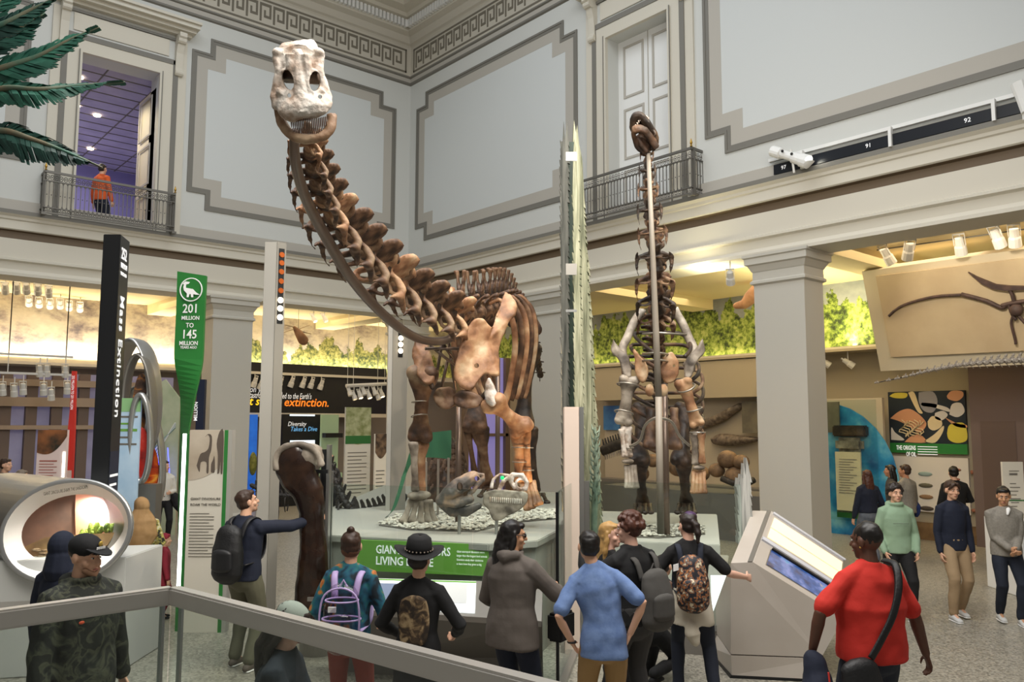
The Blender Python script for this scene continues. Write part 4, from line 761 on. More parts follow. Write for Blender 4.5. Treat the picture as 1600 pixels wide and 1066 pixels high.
# plant beside conifer
mat('frond_pale', '8f9e8a', .5, col2='66786a', scale=8)
a = P(931, 830, 9.75); t = thing('cactus_like_plant', 'small pale green spiky plant at the foot of the conifer sculpture', 'plant', (a.x, a.y, 1.0))
w = M(); st = [P(928, 842, 9.75), P(929, 790, 9.75), P(932, 740, 9.75), P(931, 690, 9.75), P(930, 668, 9.75)]; w.limb([V((st[0].x, st[0].y, 1.0))]+st, [.03, .035, .04, .03, .02, .008], 8); w.build('stem', 'frond_pale', t, smooth=True)
w = M(); rnd = random.Random(2)
for i in range(44):
    q = i/44; c = P(929+q*2, 790-q*118, 9.75); an = i*2.4; d = (AXR*cos(an)+AXF*sin(an)); L = .10*(1-q*.3); w.limb([c, c+d*L*.6+UP*L*.4, c+d*L*.75+UP*L*1.3], [.010, .013, .003], 5)
w.build('leaves', 'frond_pale', t, smooth=True)
# ---- black "Mass Extinction" pillar
dP = 9.6; a = P(150, 357, dP); fr = V((P(150, 600, dP).x, P(150, 600, dP).y, 0)); kx = dP/FPX
t = thing('extinction_pillar', 'tall black pillar reading Mass Extinction down its side', 'sign pillar', fr+AXR*.12)
W1 = 28*kx; sd = (AXF-AXR*.20).normalized()
base = V((P(141, 760, dP).x, P(141, 760, dP).y, 0)); hh = a.z; w = M(); q = [base, base+AXR*W1, base+AXR*W1+sd*.42, base+sd*.42]; w.hexa([p for p in q]+[p+UP*hh for p in q]); w.build('pillar_body', 'dark_face', t, bevel=.006)
so = base+AXR*W1; nn = sd.cross(UP); off = nn*.004
text('252', so+sd*.06+UP*(hh-.28)+off, sd, UP, .2, 'white_text', t, bold=.006, sx=.8); text('MILLION', so+sd*.06+UP*(hh-.39)+off, sd, UP, .09, 'white_text', t, bold=.004, sx=.8); text('YEARS AGO', so+sd*.06+UP*(hh-.48)+off, sd, UP, .06, 'white_text', t, bold=.003, sx=.85)
text('Mass Extinction', so+sd*.12+UP*(hh-.72)+off, -UP, sd, .24, 'white_text', t, bold=.003, sx=.86, sp=1.12)
M().slab(so+sd*.01+UP*.3+off*.2, sd, UP, .39, 1.9, .003).build('navy_panel', 'navy_face', t)
for i in range(11): M().slab(so+sd*(.03)+UP*(1.9-.11*i)+off*1.5, sd, UP, .33-.05*(i % 3), .028, .003).build('text_line', 'white_text', t)
# ---- green "201 MILLION TO 145" sign
dG = 10.6; T3 = lambda x, y: P(x, y, dG); g0 = T3(281, 820); t = thing('era_sign', 'tall green era sign with a white dinosaur roundel reading 201 million to 145', 'sign', (g0.x, g0.y, 0))
prof = crom([(277, 424, 322, 431), (275, 490, 319, 493), (272, 560, 316, 562), (275, 600, 310, 602), (276, 640, 303, 640), (275, 690, 295, 690), (273, 760, 292, 760), (270, 966, 290, 966)], 5); w = M(); vs = []; th = .05
for i, (xl, yl, xr, yr) in enumerate(prof):
    tw = .10*max(0, min(1, (yl-560)/60)); l, r = T3(xl, yl), T3(xr, yr); l = l+AXF*tw*1.2; r = r-AXF*tw*.6; vs += [l, r, r+AXF*th, l+AXF*th]
n_ = len(prof); w.add(vs, [(i*4+j, i*4+(j+1) % 4, i*4+4+(j+1) % 4, i*4+4+j) for i in range(n_-1) for j in range(4)]+[(0, 1, 2, 3), (n_*4-4, n_*4-1, n_*4-2, n_*4-3)]); w.build('sign_blade', 'green_sign', t, smooth=False)
off = -AXF*.012; kg = dG/FPX; c = T3(299, 453)+off
M().tube([c+AXR*(cos(2*pi*i/32)*17*kg)+UP*(sin(2*pi*i/32)*18*kg) for i in range(32)], .008, 6, closed=True).build('roundel', 'white', t)
dino = [(-13, 9), (-9, 13), (-2, 12), (-4, 9), (-8, 8), (-8, 3), (-3, 2), (3, 1), (8, -4), (14, -8), (8, -8), (4, -7), (4, -12), (1, -12), (0, -7), (-2, -7), (-3, -12), (-6, -12), (-6, -6), (-11, -1), (-12, 4), (-11, 8)]
M().prism([(x*kg, y*kg) for x, y in dino], c, AXR, UP, .006).build('dinosaur_emblem', 'white', t)
for s_, x, y, sz in (('201', 298, 489, .165), ('MILLION', 298, 500, .072), ('TO', 297, 512, .085), ('145', 296, 529, .16), ('MILLION', 295, 539.5, .075), ('YEARS AGO', 295, 545, .048)): text(s_, T3(x, y)+off, AXR, UP, sz, 'white', t, align='CENTER', bold=.003, sx=.84)
g0 = P(290, 880, 10.3); t = thing('light_tube', 'bright vertical white light tube between the green sign and the tall info panel', 'light', (g0.x, g0.y, 0)); a = P(290, 678, 10.3); M().slab(V((a.x, a.y, .45))-AXR*.022, AXR, UP, .045, a.z-.45, .03).build('tube', 'white_glow', t); M().slab(V((a.x, a.y, .0))+AXR*.027, AXR, UP, .05, a.z, .03).build('green_channel', 'green_sign', t); M().slab(V((a.x, a.y, 0))-AXR*.022, AXR, UP, .045, .45, .03).build('tube_foot', 'green_sign', t)
# ---- info panel with dinosaur picture
dI = 10.2; g0 = P(327, 945, dI); t = thing('info_panel', 'tall white info panel with sepia dinosaur picture, GIANT DINOSAURS ROAM THE WORLD', 'info panel', (g0.x, g0.y, 0))
o = V((P(296, 700, dI).x, P(296, 700, dI).y, 0)); wI = 60*dI/FPX; hI = P(296, 672, dI).z; M().slab(o, AXR, UP, wI, hI, -.12).build('panel_board', 'pale_panel', t); n0 = -AXF*.004
PICT = M().prism([(0, hI-.62)]+[(wI*(i/12), hI-.62+.62*.45*(i/12)**2.2) for i in range(1, 12)]+[(wI-.045, hI-.30), (wI-.045, hI), (0, hI)], o, AXR, UP, .004).build('picture', 'sepia', t)
def sil(pts, m='sepia_dark', nm='printed_dinosaur'):
    return M().prism([(x, y) for x, y in crom([tuple(p) for p in pts]+[tuple(pts[0])], 3)[:-1]], o+n0, AXR, UP, .003).build(nm, m, PICT)
yb = hI-.52
sil([(.10, yb+.08), (.14, yb+.22), (.20, yb+.25), (.24, yb+.30), (.25, yb+.42), (.22, yb+.46), (.19, yb+.43), (.23, yb+.47), (.275, yb+.44), (.275, yb+.28), (.25, yb+.18), (.25, yb), (.225, yb), (.22, yb+.12), (.15, yb+.12), (.14, yb)])
sil([(.36, yb-.02), (.36, yb+.2), (.34, yb+.35), (.37, yb+.5), (.42, yb+.5), (.425, yb+.1), (.42, yb-.02), (.40, yb), (.395, yb+.14), (.385, yb)])
sil([(.28, yb), (.28, yb+.1), (.30, yb+.15), (.315, yb+.2), (.325, yb+.12), (.325, yb)])
M().slab(o+AXR*(wI-.045)-AXF*0, AXR, UP, .045, hI, .006).build('green_edge', 'green_sign', t); M().slab(o+AXR*wI, AXR, UP, .05, hI, -.12).build('side_return', 'plinth_grey', t)
text('GIANT DINOSAURS', o+AXR*.04+UP*(hI-.86)+n0, AXR, UP, .042, 'ink', t, bold=.001); text('ROAM THE WORLD', o+AXR*.04+UP*(hI-.93)+n0, AXR, UP, .042, 'ink', t, bold=.001)
for i in range(15): M().slab(o+AXR*.04+UP*(hI-1.03-.037*i)+n0, AXR, UP, .30-.06*((i*7) % 3 == 0), .008, .002).build('text_line', 'ink', t)
# ---- thigh bone on its stand
dF = 8.9; T4 = lambda x, y, e=0: P(x, y, dF+e); g0 = PZ(496, 1020, 0); t = thing('thigh_bone_exhibit', 'huge dark brown upright thigh bone on a round steel stand', 'fossil exhibit', (g0.x, g0.y, 0))
mat('bone_gloss', stops=[(.3, '150d09'), (.5, '291a13'), (.68, '3f2b1e')], rough=.25, scale=3, bump=.3, bscale=14)
cx = [(458, 706, 24), (460, 716, 31), (461, 730, 32), (468, 748, 29), (482, 770, 25), (487, 800, 20), (488, 830, 20), (489, 860, 22), (489, 890, 25), (488, 920, 28), (489, 950, 30), (491, 975, 29)]
w = M(); w.limb([T4(x, y) for x, y, r in cx], [(r*kd_(dF), min(r*.55, 14)*kd_(dF)*1.2) for x, y, r in cx], 16, AXR); w.build('thigh_bone', 'bone_gloss', t, vox=.014, disp=.012, dsc=5, sm=2)
w = M(); w.tube(crom([tuple(T4(x, y, -.07)) for x, y in ((432, 735), (431, 718), (440, 702), (460, 695), (482, 697), (497, 710), (503, 728))], 5), .035, 8); w.ell(T4(484, 712, .02), (.15, .1, .13)); w.ell(T4(482, 716, .12), (.20, .12, .17)); w.ell(T4(460, 712, .10), (.16, .10, .13)); w.build('bone_rim', 'bone_grey', t, vox=.012, disp=.012, dsc=8, sm=1)
M().slab(V((T4(508, 800, .1).x, T4(508, 800, .1).y, .3)), AXR, UP, .035, 2.0, -.12).build('steel_post', 'steel', t); M().slab(V((T4(500, 800, .1).x, T4(500, 800, .1).y, .3)), AXR, UP, .05, 1.95, -.10).build('back_post', 'dark_metal', t)
M().slab(T4(486, 740, .05), AXR, UP, .18, .04, -.03).build('clamp', 'dark_metal', t); M().slab(T4(480, 940, -.2), AXR, UP, .17, .04, -.03).build('clamp', 'brushed', t)
M().lathe([(.20, 0), (.20, .36), (.19, .38), (.001, .38)], (g0.x, g0.y, 0), n=28).build('round_base', 'brushed', t, smooth=False)
# ---- oval diorama
dO = 8.4; k = kd_(dO); O = P(106, 830, dO); t = thing('oval_diorama', 'large tilted oval silver display case with sunset diorama, on a white cabinet at left', 'display case', (O.x, O.y, 0))
nv = (-AXF*.96+AXR*.10+UP*.12).normalized(); rv = UP.cross(nv).normalized(); uv = nv.cross(rv); ca, sa = cos(radians(8)), sin(radians(8)); rv, uv = rv*ca+uv*sa, uv*ca-rv*sa
dvec = (AXF*.89-AXR*.46).normalized(); dd_ = lambda dz: nv*max(dz, -.165)+dvec*max(0, -.165-dz)
def oval(a, b, dz, n=48, cx=0, cy=0): return [O+rv*(a*k*cos(2*pi*i/n)+cx*k)+uv*(b*k*sin(2*pi*i/n)+cy*k)+dd_(dz) for i in range(n)]
def bandf(rings):
    n = len(rings[0]); w = M(); w.add([p for r in rings for p in r], [(s*n+i, s*n+(i+1) % n, (s+1)*n+(i+1) % n, (s+1)*n+i) for s in range(len(rings)-1) for i in range(n)]); return w
back = [p-AXR*1.3+AXF*1.0 for p in oval(99, 80, 0)]
bandf([back, oval(99, 80, 0), oval(100, 81, .03), oval(97, 78, .05), oval(92, 74, .04)]).build('oval_shell', 'silver', t, smooth=True, nm=1)
bandf([oval(92, 74, .04), oval(91, 73, .02), oval(77, 54, -.16, cx=-2, cy=3)]).build('white_reveal', mat('reveal_white', 'e4e2dc', .5), t, smooth=True)
w = M(); w.add(oval(77, 54, -.165, cx=-2, cy=3), [tuple(range(48))]); w.build('oval_glass', 'glass', t, nm=0)
mat('sunset_sky', 'e8a07a', .6, stops=[(.3, 'f0744a'), (.45, 'f3a684'), (.6, 'd9c4d6'), (.7, 'bcd6ee')], scale=1.4, emit=.5, ecol='f0a080'); mat('diorama_ground', '7d6040', .8, col2='a58355', scale=6, emit=.12, ecol='a07850'); mat('diorama_dark', '5c4c44', .8, col2='8a6a5a', scale=2.5, emit=.12, ecol='a06850'); mat('jungle', '3c5a1c', .7, col2='8ea33a', scale=9)
def seg(a0, a1, dz, a=80, b=57): return oval(a, b, dz, cx=-2, cy=3)
w = M(); pts = [p for p in oval(80, 57, -.40, cx=-2, cy=3)]; w.add(pts, [tuple(range(48))]); w.build('diorama_back', 'diorama_dark', t, nm=0)
bandf([oval(79, 56, -.165, cx=-2, cy=3), oval(80, 57, -.40, cx=-2, cy=3)]).build('diorama_wall', 'diorama_dark', t)
C = lambda x, y, dz: O+rv*(x*k)+uv*(y*k)+dd_(dz)
w = M(); sk = [(2, -20), (3, 30), (5, 58), (30, 58), (52, 48), (70, 26), (77, 0), (74, -20)]; w.prism([(x*k, y*k) for x, y in sk], C(0, 0, -.385), rv, uv, .02).build('painted_sky', 'sunset_sky', t)
rnd = random.Random(4); w = M()
for i in range(46): x = rnd.uniform(8, 72); h = rnd.uniform(6, 22); w.ell(C(x, -12+h*.4-(x-40)**2*.004, -.35+rnd.random()*.05), (rnd.uniform(2, 6)*k, .02, h*.5*k), n=7, m=5)
w.build('diorama_trees', 'jungle', t)
M().prism([(x*k, y*k) for x, y in [(-72, -18), (-40, -8), (0, -10), (40, -14), (68, -16), (55, -34), (20, -48), (-20, -48), (-55, -38)]], C(0, 0, -.37), rv, uv, .10).build('diorama_ground', 'diorama_ground', t)
w = M()
for i in range(30): x = rnd.uniform(-60, 20); w.ell(C(x, -22-rnd.random()*18, -.26), (rnd.uniform(3, 8)*k, .03, rnd.uniform(1, 3)*k), n=8, m=5)
w.build('diorama_rocks', mat('rock_tan', 'a58a6a', .8, col2='7b6146', scale=12), t)
text('GIANT DINOSAURS SHAPE THE LANDSCAPE', C(-34, 60, .0), (rv+uv*.03), uv, .05, 'ink', t, fit=66*k)
M().lathe([(.055, 0), (.055, .008)], C(-22, -61, -.06), nv).build('round_emblem', mat('emblem_brown', '7a5a50', .6), t)
g = P(60, 900, dO+.3); cb = M(); q = [V((P(-40, 900, dO-.2).x, P(-40, 900, dO-.2).y, 0)), V((P(196, 900, dO+.1).x, P(196, 900, dO+.1).y, 0))]; q += [q[1]+AXF*.9, q[0]+AXF*.9]; cb.hexa(q+[p+UP*1.15 for p in q]); cb.build('cabinet', mat('cab_white', 'c3c4c0', .5), t, bevel=.01)
dd = (q[1]-q[0]).normalized(); M().slab(q[0]+dd*.22+UP*.66-AXF*.0, dd, (UP+dd*.16), .62, .09, .008).build('label_strip', 'plinth_grey', t); text('A changing world', q[0]+dd*.48+UP*.72-AXF*.012, (dd+UP*.12), UP, .05, 'ink', t) if 0 else None
spot('diorama_lamp', C(30, 45, -.25), C(10, -20, -.4), 30, (1, .9, .8), 130)
area('reveal_lamp', C(0, -20, .0), C(0, -70, -.05), .5, .1, 4, (1, .95, .9))
# ---------------------------------------------------------------- aisles, lamps, railing, foliage
# ---- glass railing in front of the camera
t = thing('glass_railing', 'brushed metal handrail with glass panels crossing the foreground', 'railing', (0.97, 2.82, 1.0))
a, b, c = PZ(-60, 975, 2.0), PZ(269, 929, 2.0), PZ(900, 1098, 2.0)
for p, q in ((a, b), (b, c)):
    d = (q-p).normalized(); n = d.cross(UP).normalized(); L = (q-p).length
    M().slab(p-UP*.03+n*.02, d, UP, L, .055, -.045).build('handrail', 'rail_metal', t, bevel=.006); M().slab(p-UP*1.0+d*.02, d, UP, L-.03, .97, .012).build('glass_pane', 'glass_rail', t)
a9 = b+(a-b)*5; struct(M().prism([(-3, -4), (c.x+.1, -4), (c.x+.1, c.y-.2), (b.x+.1, b.y+.06), (a9.x, a9.y+.06), (-3, a9.y)], (0, 0, 0), (1, 0, 0), (0, 1, 0), .87).build('floor_landing', 'plinth_grey'))
for off in (.03, -.03): M().slab(b-UP*1.0+(b-c).normalized()*0+AXR*off, AXR, UP, .010, .98, .02).build('glass_edge', 'silver', t)
M().slab(V((-.6, 2.70, .86)), (b-a), UP, 1.6, .14, .05).build('base_shoe', 'rail_metal', t); M().slab(V((b.x, b.y, .86)), (c-b), UP, (c-b).length, .14, .05).build('base_shoe', 'rail_metal', t)
w = M(); w.hexa([V((a.x, a.y-3, 0)), V((c.x, c.y-3, 0)), V((c.x, c.y, 0)), V((b.x, b.y, 0)), V((a.x, a.y-3, 0))+UP*.86, V((c.x, c.y-3, 0))+UP*.86, V((c.x, c.y, 0))+UP*.86, V((b.x, b.y, 0))+UP*.86]); struct(w.build('floor_landing', 'plinth_grey')) if 0 else None
# ---- spotlights
def spotproto():
    t = thing('track_spotlight', '', 'spotlight', (0, 0, 0))
    M().lathe([(.035, .10), (.045, .09), (.05, 0), (.062, -.02), (.066, -.12), (.058, -.12)], (0, 0, 0), n=12).build('lamp_body', 'lamp_white', t, local=True, smooth=False)
    M().lathe([(.054, -.108), (.054, -.112)], (0, 0, 0), n=12).build('lens', 'lamp_glow', t, local=True)
    M().box((-.062, -.01, 0), (-.055, .01, .14)).box((.055, -.01, 0), (.062, .01, .14)).box((-.062, -.01, .13), (.062, .01, .145)).build('yoke', 'lamp_white', t, local=True)
    M().box((-.008, -.008, 0), (.008, .008, 1)).build('stem', 'lamp_white', t, local=True)
    return t
SP = spotproto(); used = [0]
def lamp(loc, aim, sc, lab, grp, top=None):
    global SP
    t = SP if not used[0] else copytree(SP); used[0] += 1; t.location = loc; t.scale = (sc, sc, sc)
    q = (V(aim)-V(loc)).to_track_quat('-Z', 'Y').to_euler(); L_ = V(loc)
    top = top or (4.22 if (L_.x > XB-1 and L_.z < 4.3) else (4.02 if (L_.y > YB-1.25 and L_.z < 4.1) else (5.6 if (abs(L_.x-XC-.3) < .42 or abs(L_.y-YC-.3) < .42) else 6.0)))
    for ch in t.children:
        if ch.name.startswith('stem'): ch.location = (0, 0, .05); ch.scale = (1, 1, max(.05, (top-L_.z)/sc-.05))
        else: ch.rotation_euler = q
    t['label'] = lab; t['group'] = grp; return t
def bar(name, a, b, lab, m='white_paint', w_=.04):
    o = M().tube([a, b], w_/2, 6).build(name, m); return tag(o, lab, 'light track')
G_ = 'track spotlights in the right aisle above the flying reptile'
for px, py, d, ax in ((1386, 399, 12.2, -.6), (1420, 391, 12.2, 1.2), (1500, 383, 12.0, .3), (1558, 371, 12.0, -.3), (1585, 369, 12.0, .4)):
    p = PZ(px, py, 5.78); lamp(p, p+V((1.5, ax, -2.2)), 1.6, 'white track spotlight under the right aisle beam, aimed at the flying reptile', G_)
bar('light_track', PZ(1370, 391, 5.97), PZ(1610, 357, 5.97), 'thin track carrying the spotlights under the right aisle beam', 'trim_grey', .03)
p = P(1141, 433, 15.5); lamp(p, p+V((1, .6, -1.2)), 1.3, 'single track spotlight left of the rightmost column', 'single spotlights')
G_ = 'row of small spotlights below the right tree mural'
for px, py in ((943, 591), (1103, 580), (1125, 580), (1147, 578), (1174, 577), (1288, 566), (1325, 567)): p = PX(px, py, XB-.75); lamp(p, p+V((.6, -.9, -.8)), 1.25, 'small spotlight in the row just below the right tree mural', G_)
o = M().box((XB-.95, 5, 4.22), (XB-.2, YB-1, 4.28)).build('soffit_shelf', 'aisle_beige'); struct(o); o.name = 'ceiling_shelf_right'
o = M().box((-12, YB-1.2, 4.02), (XB-1, YB-.2, 4.10)).build('ceiling_shelf_left', 'plaster_cream'); struct(o)
G_ = 'cluster of spotlights in the left aisle ceiling'
for px, py in ((8, 450), (26, 450), (41, 450), (59, 452), (76, 455), (45, 470), (61, 472), (78, 474), (94, 474), (108, 477), (125, 479)): p = PZ(px, py, 5.75); lamp(p, p+V((.4, 1.5, -1.2)), 1.35, 'spotlight in the cluster under the left aisle ceiling, upper left', G_)
G_ = 'pair of spotlights under the aisle ceiling beside the lamp pole'
for px in (490, 507): p = PZ(px, 497, 5.75); lamp(p, p+V((.3, -1, -1.5)), 1.2, 'spotlight under the aisle ceiling to the right of the left lamp pole', G_)
G_ = 'spotlights above the black extinction wall'
for px, py in ((398, 597), (408, 600), (438, 598), (456, 597), (474, 598), (487, 599), (502, 601)): p = PY(px, py, 24.22); lamp(p, p+V((-.3, .4, -1.4)), 1.4, 'spotlight in the row above the black extinction wall', G_)
G_ = 'spotlights hanging from the short white bar'
bar('hanging_light_bar', PY(541, 603, 21.6), PY(603, 600, 21.6), 'short white hanging light bar left of the leg of the brown skeleton', 'lamp_white', .12)
zb_ = PY(570, 601, 21.6).z
for px, py in ((546, 612), (553, 618), (562, 616), (568, 611), (576, 616), (585, 611), (590, 618), (596, 614)): p = PY(px, py, 21.6); lamp(p, p+V((.2, -.6, -1.4)), 1.15, 'white spotlight hanging from the short light bar left of the skeleton leg', G_, zb_)
for px in (543, 552, 590, 601): q = PY(px, 601, 21.6); M().tube([q, (q.x, q.y, 6.0)], .007, 5).build('hanging_wire', 'lamp_white', bpy.data.objects['hanging_light_bar'])
G_ = 'spotlights over the left exhibits'
for px, py in ((62, 579), (73, 579), (102, 580), (4, 608), (22, 610), (36, 607), (68, 608), (80, 616), (105, 606)): p = PY(px, py, 21.4); lamp(p, p+V((.2, .5, -1.6)), 1.2, 'small spotlight over the purple windows at far left', G_, p.z+.3)
for py in (579, 608): z_ = PY(60, py, 21.4).z+.32; e_ = 0 if py < 600 else .0; o = M().box((PY(-5, 600, 21.4).x, 21.37, z_), (PY(112, 600, 21.4).x, 21.43, z_+.05)).box((PY(10, 600, 21.4).x, 21.39, z_), (PY(10, 600, 21.4).x+.02, 21.41, 6.0)).box((PY(100, 600, 21.4).x, 21.39, z_), (PY(100, 600, 21.4).x+.02, 21.41, 6.0)).build('light_track', 'lamp_white'); tag(o, ('upper' if py < 600 else 'lower')+' spotlight track over the purple windows at far left', 'light track')
# big stage light and black light boxes on the ledge
t = thing('stage_light', 'large white stage spotlight standing on the right ledge, lens glowing', 'spotlight', PX(1240, 268, XC-.3)); c = PX(1236, 245, XC-.35); ax = V((.0, -.92, -.28)).normalized(); ax = (PX(1262, 254, XC-.3)-PX(1210, 238, XC-.3)).normalized()
w = M(); w.lathe([(.09, -.42), (.10, -.40), (.10, -.22), (.075, -.2), (.075, .02), (.10, .05), (.10, .2), (.12, .22), (.12, .36), (.105, .36)], c, ax, 14); w.build('lamp_body', 'white_paint', t)
M().lathe([(.10, .345), (.10, .35)], c, ax, 14).build('lens', mat('lens_bright', 'ffffff', .3, emit=14, ecol='fffbe8'), t); M().tube([c+V((0, 0, .13)), c+V((.0, -.05, -.3))], .02, 6).build('yoke', 'lamp_white', t)
for e in (-.12, .08): M().ell(c+ax*e+V((-.1, 0, .05)), .025).build('knob', 'black', t)
t = thing('stage_light', 'white stage light on the right ledge at the right edge of the photo', 'spotlight', PX(1597, 175, XC-.3)); c = PX(1599, 150, XC-.3); w = M(); w.lathe([(.09, -.25), (.10, 0), (.12, .2)], c, (0, .2, 1), 12); w.build('lamp_body', 'white_paint', t); M().tube([c, c-UP*.35], .03, 6).build('yoke', 'lamp_white', t)
YL = [PX(x, y, XC-.14).y for x, y in ((1208, 275), (1255, 262), (1393, 228), (1555, 190), (1700, 150))]
for i in range(4):
    t = thing('black_light_box', 'long black light box on the right ledge, %s' % ('leftmost, beside the stage light', 'second from the left', 'third from the left', 'at the right edge of the photo')[i], 'light box', (XC-.12, YL[i], ZL+.06), group='black light boxes on the ledge')
    M().box((XC-.15, YL[i+1]+.02, ZL+.07), (XC-.05, YL[i]-.02, ZL+.25)).build('box', mat('box_black', '10141c', .3), t)
    if i < 3 or 1: text(('97', '91', '92', '91')[i], (XC-.152, YL[i+1]+.42, ZL+.13), (0, -1, 0), UP, .1, 'white_text', t)
    M().box((XC-.2, YL[i+1]-.025, ZL+.04), (XC-.12, YL[i+1]+.025, ZL+.37)).build('white_post', 'white_paint', t)
o = M().box((XC-.12, YL[4], ZL+.34), (XC-.04, YL[0]+.1, ZL+.40)).build('ledge_rail', 'white_paint'); tag(o, 'long white rail above the black light boxes on the right ledge', 'rail')
# ---- tall grey lamp poles
def lamp_pole(lab, px, ptop, pbot, d, w_, n, ys, grp='tall grey lamp poles', sw=.13):
    a = P(px, ptop, d); k = kd_(d); t = thing('lamp_pole', lab, 'lamp post', (a.x, a.y, 0))
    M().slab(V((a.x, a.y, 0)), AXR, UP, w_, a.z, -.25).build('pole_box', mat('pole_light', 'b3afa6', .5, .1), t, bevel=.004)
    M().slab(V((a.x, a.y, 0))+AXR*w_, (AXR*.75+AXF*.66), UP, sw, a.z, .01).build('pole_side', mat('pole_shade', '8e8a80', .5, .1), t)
    dr = (AXR*.75+AXF*.66).normalized(); n_ = dr.cross(UP); s0 = V((a.x, a.y, 0))+AXR*w_+dr*sw*.5+n_*.012
    z = lambda y: P(px, y, d).z
    M().slab(V((s0.x, s0.y, z(ys[-1]+10)))-dr*.04, dr, UP, .08, z(ys[0]-10)-z(ys[-1]+10), .004).build('lamp_strip', 'dark_metal', t)
    for i, y in enumerate(ys):
        q = V((s0.x, s0.y, z(y)))+n_*.006; M().lathe([(.040, 0), (.036, .012)], q, n_, 12).build('lamp', 'lamp_glow' if i >= n else mat('amber_lens', 'c8642a', .3, .6), t)
    return t
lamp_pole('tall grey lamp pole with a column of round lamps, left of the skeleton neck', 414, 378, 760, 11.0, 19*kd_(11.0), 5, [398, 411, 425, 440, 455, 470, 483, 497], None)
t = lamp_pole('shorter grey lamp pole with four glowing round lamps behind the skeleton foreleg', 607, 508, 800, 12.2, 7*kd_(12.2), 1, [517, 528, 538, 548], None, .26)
# ---- black extinction wall and cases in the left aisle
def wy(px0, py0, px1, py1, y, m, name, parent=None, t=.08): a = PY(px0, py1, y); b = PY(px1, py0, y); return M().box((a.x, y, a.z), (b.x, y+t, b.z)).build(name, m, parent)
Y1 = 24.3; a = PY(392, 645, Y1); t = thing('extinction_wall', 'black overhead wall sign ending in the glowing words extinction', 'sign', (PY(495, 640, Y1).x, Y1+.2, 3.0)); b = PY(604, 588, Y1)
M().box((a.x-.5, Y1, a.z), (b.x, Y1+.3, b.z+.25)).build('sign_board', 'black', t); M().box((a.x-.5, Y1-.05, a.z-.12), (b.x, Y1+.3, a.z)).build('sign_ledge', 'plaster_cream', t)
xa = PY(390, 600, Y1).x; R_ = V((1, 0, 0))
text('on years ago,', (xa, Y1-.01, PY(400, 613, Y1).z), R_, UP, .26, 'white_text', t, shear=.2, fit=PY(440, 613, Y1).x-xa); text('tastrophic event led to the Earth\'s', (xa, Y1-.01, PY(400, 622, Y1).z), R_, UP, .26, 'white_text', t, shear=.2, fit=PY(486, 620, Y1).x-xa)
text('t severe', (xa, Y1-.01, PY(400, 633, Y1).z), R_, UP, .36, 'yellow_text', t, shear=.2, bold=.008, fit=PY(439, 633, Y1).x-xa); text('extinction.', (PY(443, 632, Y1).x, Y1-.01, PY(443, 634.5, Y1).z), R_, UP, .38, 'orange_text', t, shear=.2, bold=.008, fit=PY(512, 633, Y1).x-PY(443, 633, Y1).x)
Y2 = 23.6; t = thing('diversity_display', 'black display with the words Diversity Takes a Dive over a lit screen', 'display', (PY(473, 750, Y2).x, Y2+.2, 0))
a = PY(439, 750, Y2); b = PY(508, 648, Y2); M().box((a.x, Y2, 0), (b.x, Y2+.5, b.z)).build('display_body', 'black', t)
text('Diversity', (PY(449, 667, Y2).x, Y2-.01, PY(449, 666, Y2).z), R_, UP, .2, 'white_text', t, shear=.25, fit=PY(478, 667, Y2).x-PY(449, 667, Y2).x); text('Takes a Dive', (PY(453, 674, Y2).x, Y2-.01, PY(453, 674, Y2).z), R_, UP, .2, mat('blue_text', '6fb4e8', .5, emit=.5), t, shear=.25, fit=PY(494, 674, Y2).x-PY(453, 674, Y2).x)
wy(453, 688, 492, 704, Y2-.02, mat('tv_glow', 'dff2ff', .4, emit=1.3), 'screen', t, .01); wy(453, 648, 492, 650, Y2-.02, 'tv_glow', 'top_lamp', t, .01)
for i, (x0, x1, mm, lb) in enumerate(((388, 403, mat('tank_blue', '1c58b8', .4, col2='2f7fe0', scale=2, emit=.35, ecol='1c60d0'), 'deep blue lit tank left of the black Diversity display'), (434, 440, 'tank_blue', 'narrow blue lit tank touching the black Diversity display'))):
    t = thing('blue_tank', lb, 'tank', (PY(x0, 745, 24).x, 24.1, 0)); a = PY(x0, 745, 24); b = PY(x1, 648, 24); M().box((a.x, 24, 0), (b.x, 24.3, b.z)).build('tank_glass', mm, t)
    M().ell(((a.x+b.x)/2, 23.98, 1.3), ((b.x-a.x)*.5, .15, .35), n=10).build('rock', mat('olive_rock', '5c6228', .8, col2='8a8c44', scale=8), t, smooth=True)
Y3 = 22.8; t = thing('green_case', 'pale green lit display case right of the black Diversity display', 'display case', (PY(523, 745, Y3).x, Y3, 0)); a = PY(508, 745, Y3); b = PY(537, 648, Y3)
M().box((a.x, Y3+.3, 0), (b.x, Y3+.4, b.z)).build('case_back', mat('case_green', '93a884', .5, emit=.15), t); M().box((a.x, Y3, 0), (b.x, Y3+.3, 1.0)).build('case_base', 'case_green', t); M().box((a.x, Y3+.02, PY(520, 684, Y3).z), (b.x, Y3+.25, PY(520, 677, Y3).z)).build('case_shelf', 'black', t)
Y4 = 18.2
